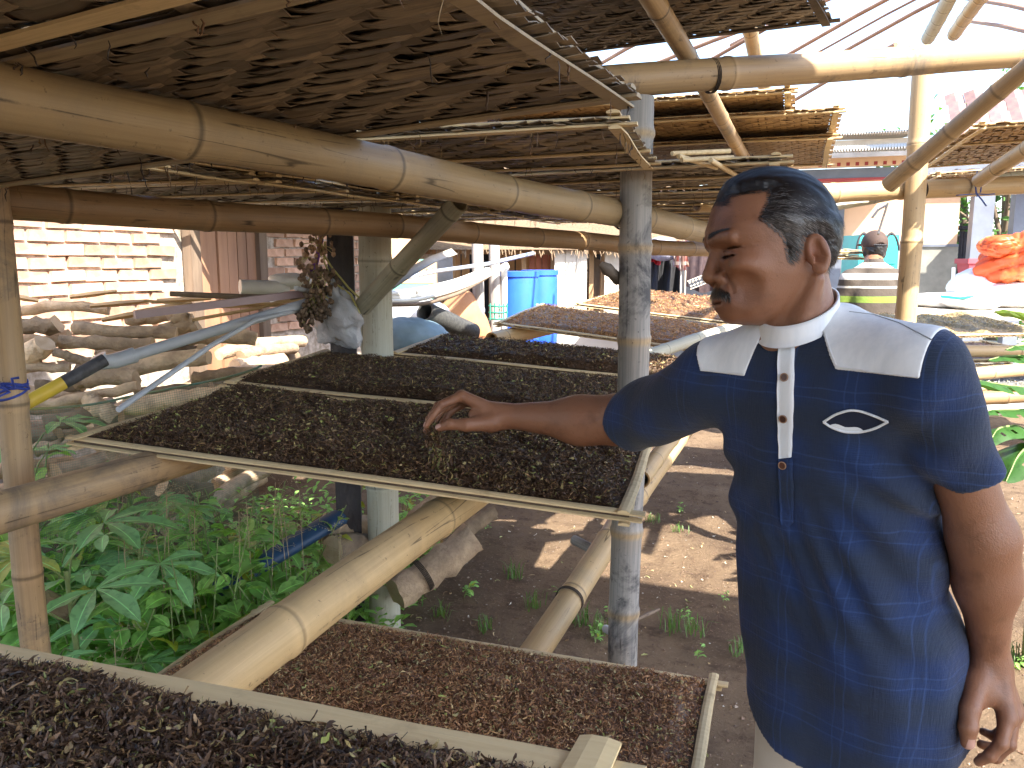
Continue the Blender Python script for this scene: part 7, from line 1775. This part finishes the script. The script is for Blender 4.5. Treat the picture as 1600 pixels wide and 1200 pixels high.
def shirt2(P):
    q = (P-B2) @ np.stack([L2, F2, [0, 0, 1]]).T; z = q[:, 2]
    w = np.interp(z, [.8, 1.0, 1.2, sh2-.16, sh2-.06, sh2+.03], [.165, .165, .168, .165, .095, .055]); dd = np.interp(z, [.8, 1.2, sh2-.1, sh2+.03], [.13, .125, .12, .07])
    d = ((np.abs(q[:, 0]/w)**2.3+np.abs(q[:, 1]/dd)**2.3)**(1/2.3)-1)*.12; d = smax(d, z-(sh2+.035), .02); d = smax(d, .78-z, .01)
    d = smin(d, cap_(P, SR2, SL2, .058, .058), .04)
    for S in (SR2, SL2): d = smin(d, cap_(P, b2(0, 0, sh2-.005), S, .052, .060), .03)
    for s, S in ((-1, SR2), (1, SL2)): d = smin(d, cap_(P, S, S+L2*s*.045+F2*.05+np.array([0, 0, -.2]), .068, .062), .03)
    d = d+.004*sn3(P, 6, 2, 22); nk = cap_(P, H2, b2(0, 0, sh2+.01), .06, .06); return np.maximum(d, -nk)
V, F = sdf_mesh(shirt2, B2-[.45, .45, -.75], B2+[.45, .45, 1.65], .010); link('striped_shirt', mesh_np('striped_shirt', V, F, stripe_mat(), True), man2)
def tr2(P):
    d = None
    for s in (-1, 1): x = cap_(P, b2(.085*s, 0, .86), b2(.10*s, 0, .14), .095, .07); d = x if d is None else smin(d, x, .04)
    return np.maximum(d, .1-P[:, 2])
V, F = sdf_mesh(tr2, B2-[.4, .4, -.05], B2+[.4, .4, 1.0], .014); link('trousers', mesh_np('trousers', V, F, M['darkcloth'], True), man2)
M['cap'] = simple('brown_cap', (.062, .034, .024), (.045, .026, .019), .8, 30, .2)
def cap2(P):
    q = (P-H2) @ np.stack([L2, F2, [0, 0, 1]]).T; d = np.maximum(ell_(q, (0, .0, .02), (.092, .112, .105)), .000-q[:, 2])
    d = smin(d, np.maximum(ell_(q, (0, .12, .018), (.075, .10, .012)), -1), .006)
    hole = np.maximum(ell_(q, (0, -.11, .004), (.036, .05, .024)), -1); return np.maximum(d, -hole)
V, F = sdf_mesh(cap2, H2-.25, H2+.25, .006); link('cap', mesh_np('cap', V, F, M['cap'], True), man2)
mb = MB(); th = np.linspace(-.5, .5, 9); mb.tube([H2-F2*.115*np.cos(a)+L2*.1*np.sin(a)+np.array([0, 0, .014]) for a in th], .006, 5); mb.build('cap_strap', M['clothdark'], man2)
def hair2(P): q = (P-H2) @ np.stack([L2, F2, [0, 0, 1]]).T; d = smax(ell_(q, (0, -.006, -.01), (.085, .106, .12)), q[:, 2]-.02, .01); d = smax(d, -.068-q[:, 2]-.02*np.abs(q[:, 0]/.08)+.008*np.sin(q[:, 0]*260), .006); return smax(d, q[:, 1]-.02, .02)+.005*sn3(P, 2, 2, 130)
V, F = sdf_mesh(hair2, H2-.2, H2+.2, .006); link('hair', mesh_np('hair', V, F, M['hair'], True, np.tile([.012, .011, .011], (len(V), 1))), man2)
# the stacked trays he carries
a_ = at(1296, 398, 5.9); ctr = at(1318, 402, 6.2)
for k in range(2):
    z = ctr[2]+.045*k-.01
    f0 = ctr-RH*.40-hd*.05; f0[2] = z; f1 = ctr+RH*.20-hd*.05; f1[2] = z; r0 = f0+hd*.5; r0[2] = z+.02
    empty_tray('carried_tray', f0, f1, r0, ['lower woven tray carried by the man in the cap', 'upper woven tray carried by the man in the cap'][k], 601+k, group='carried trays', mat='slat_light', bits=0, mids=(), stuff=True)
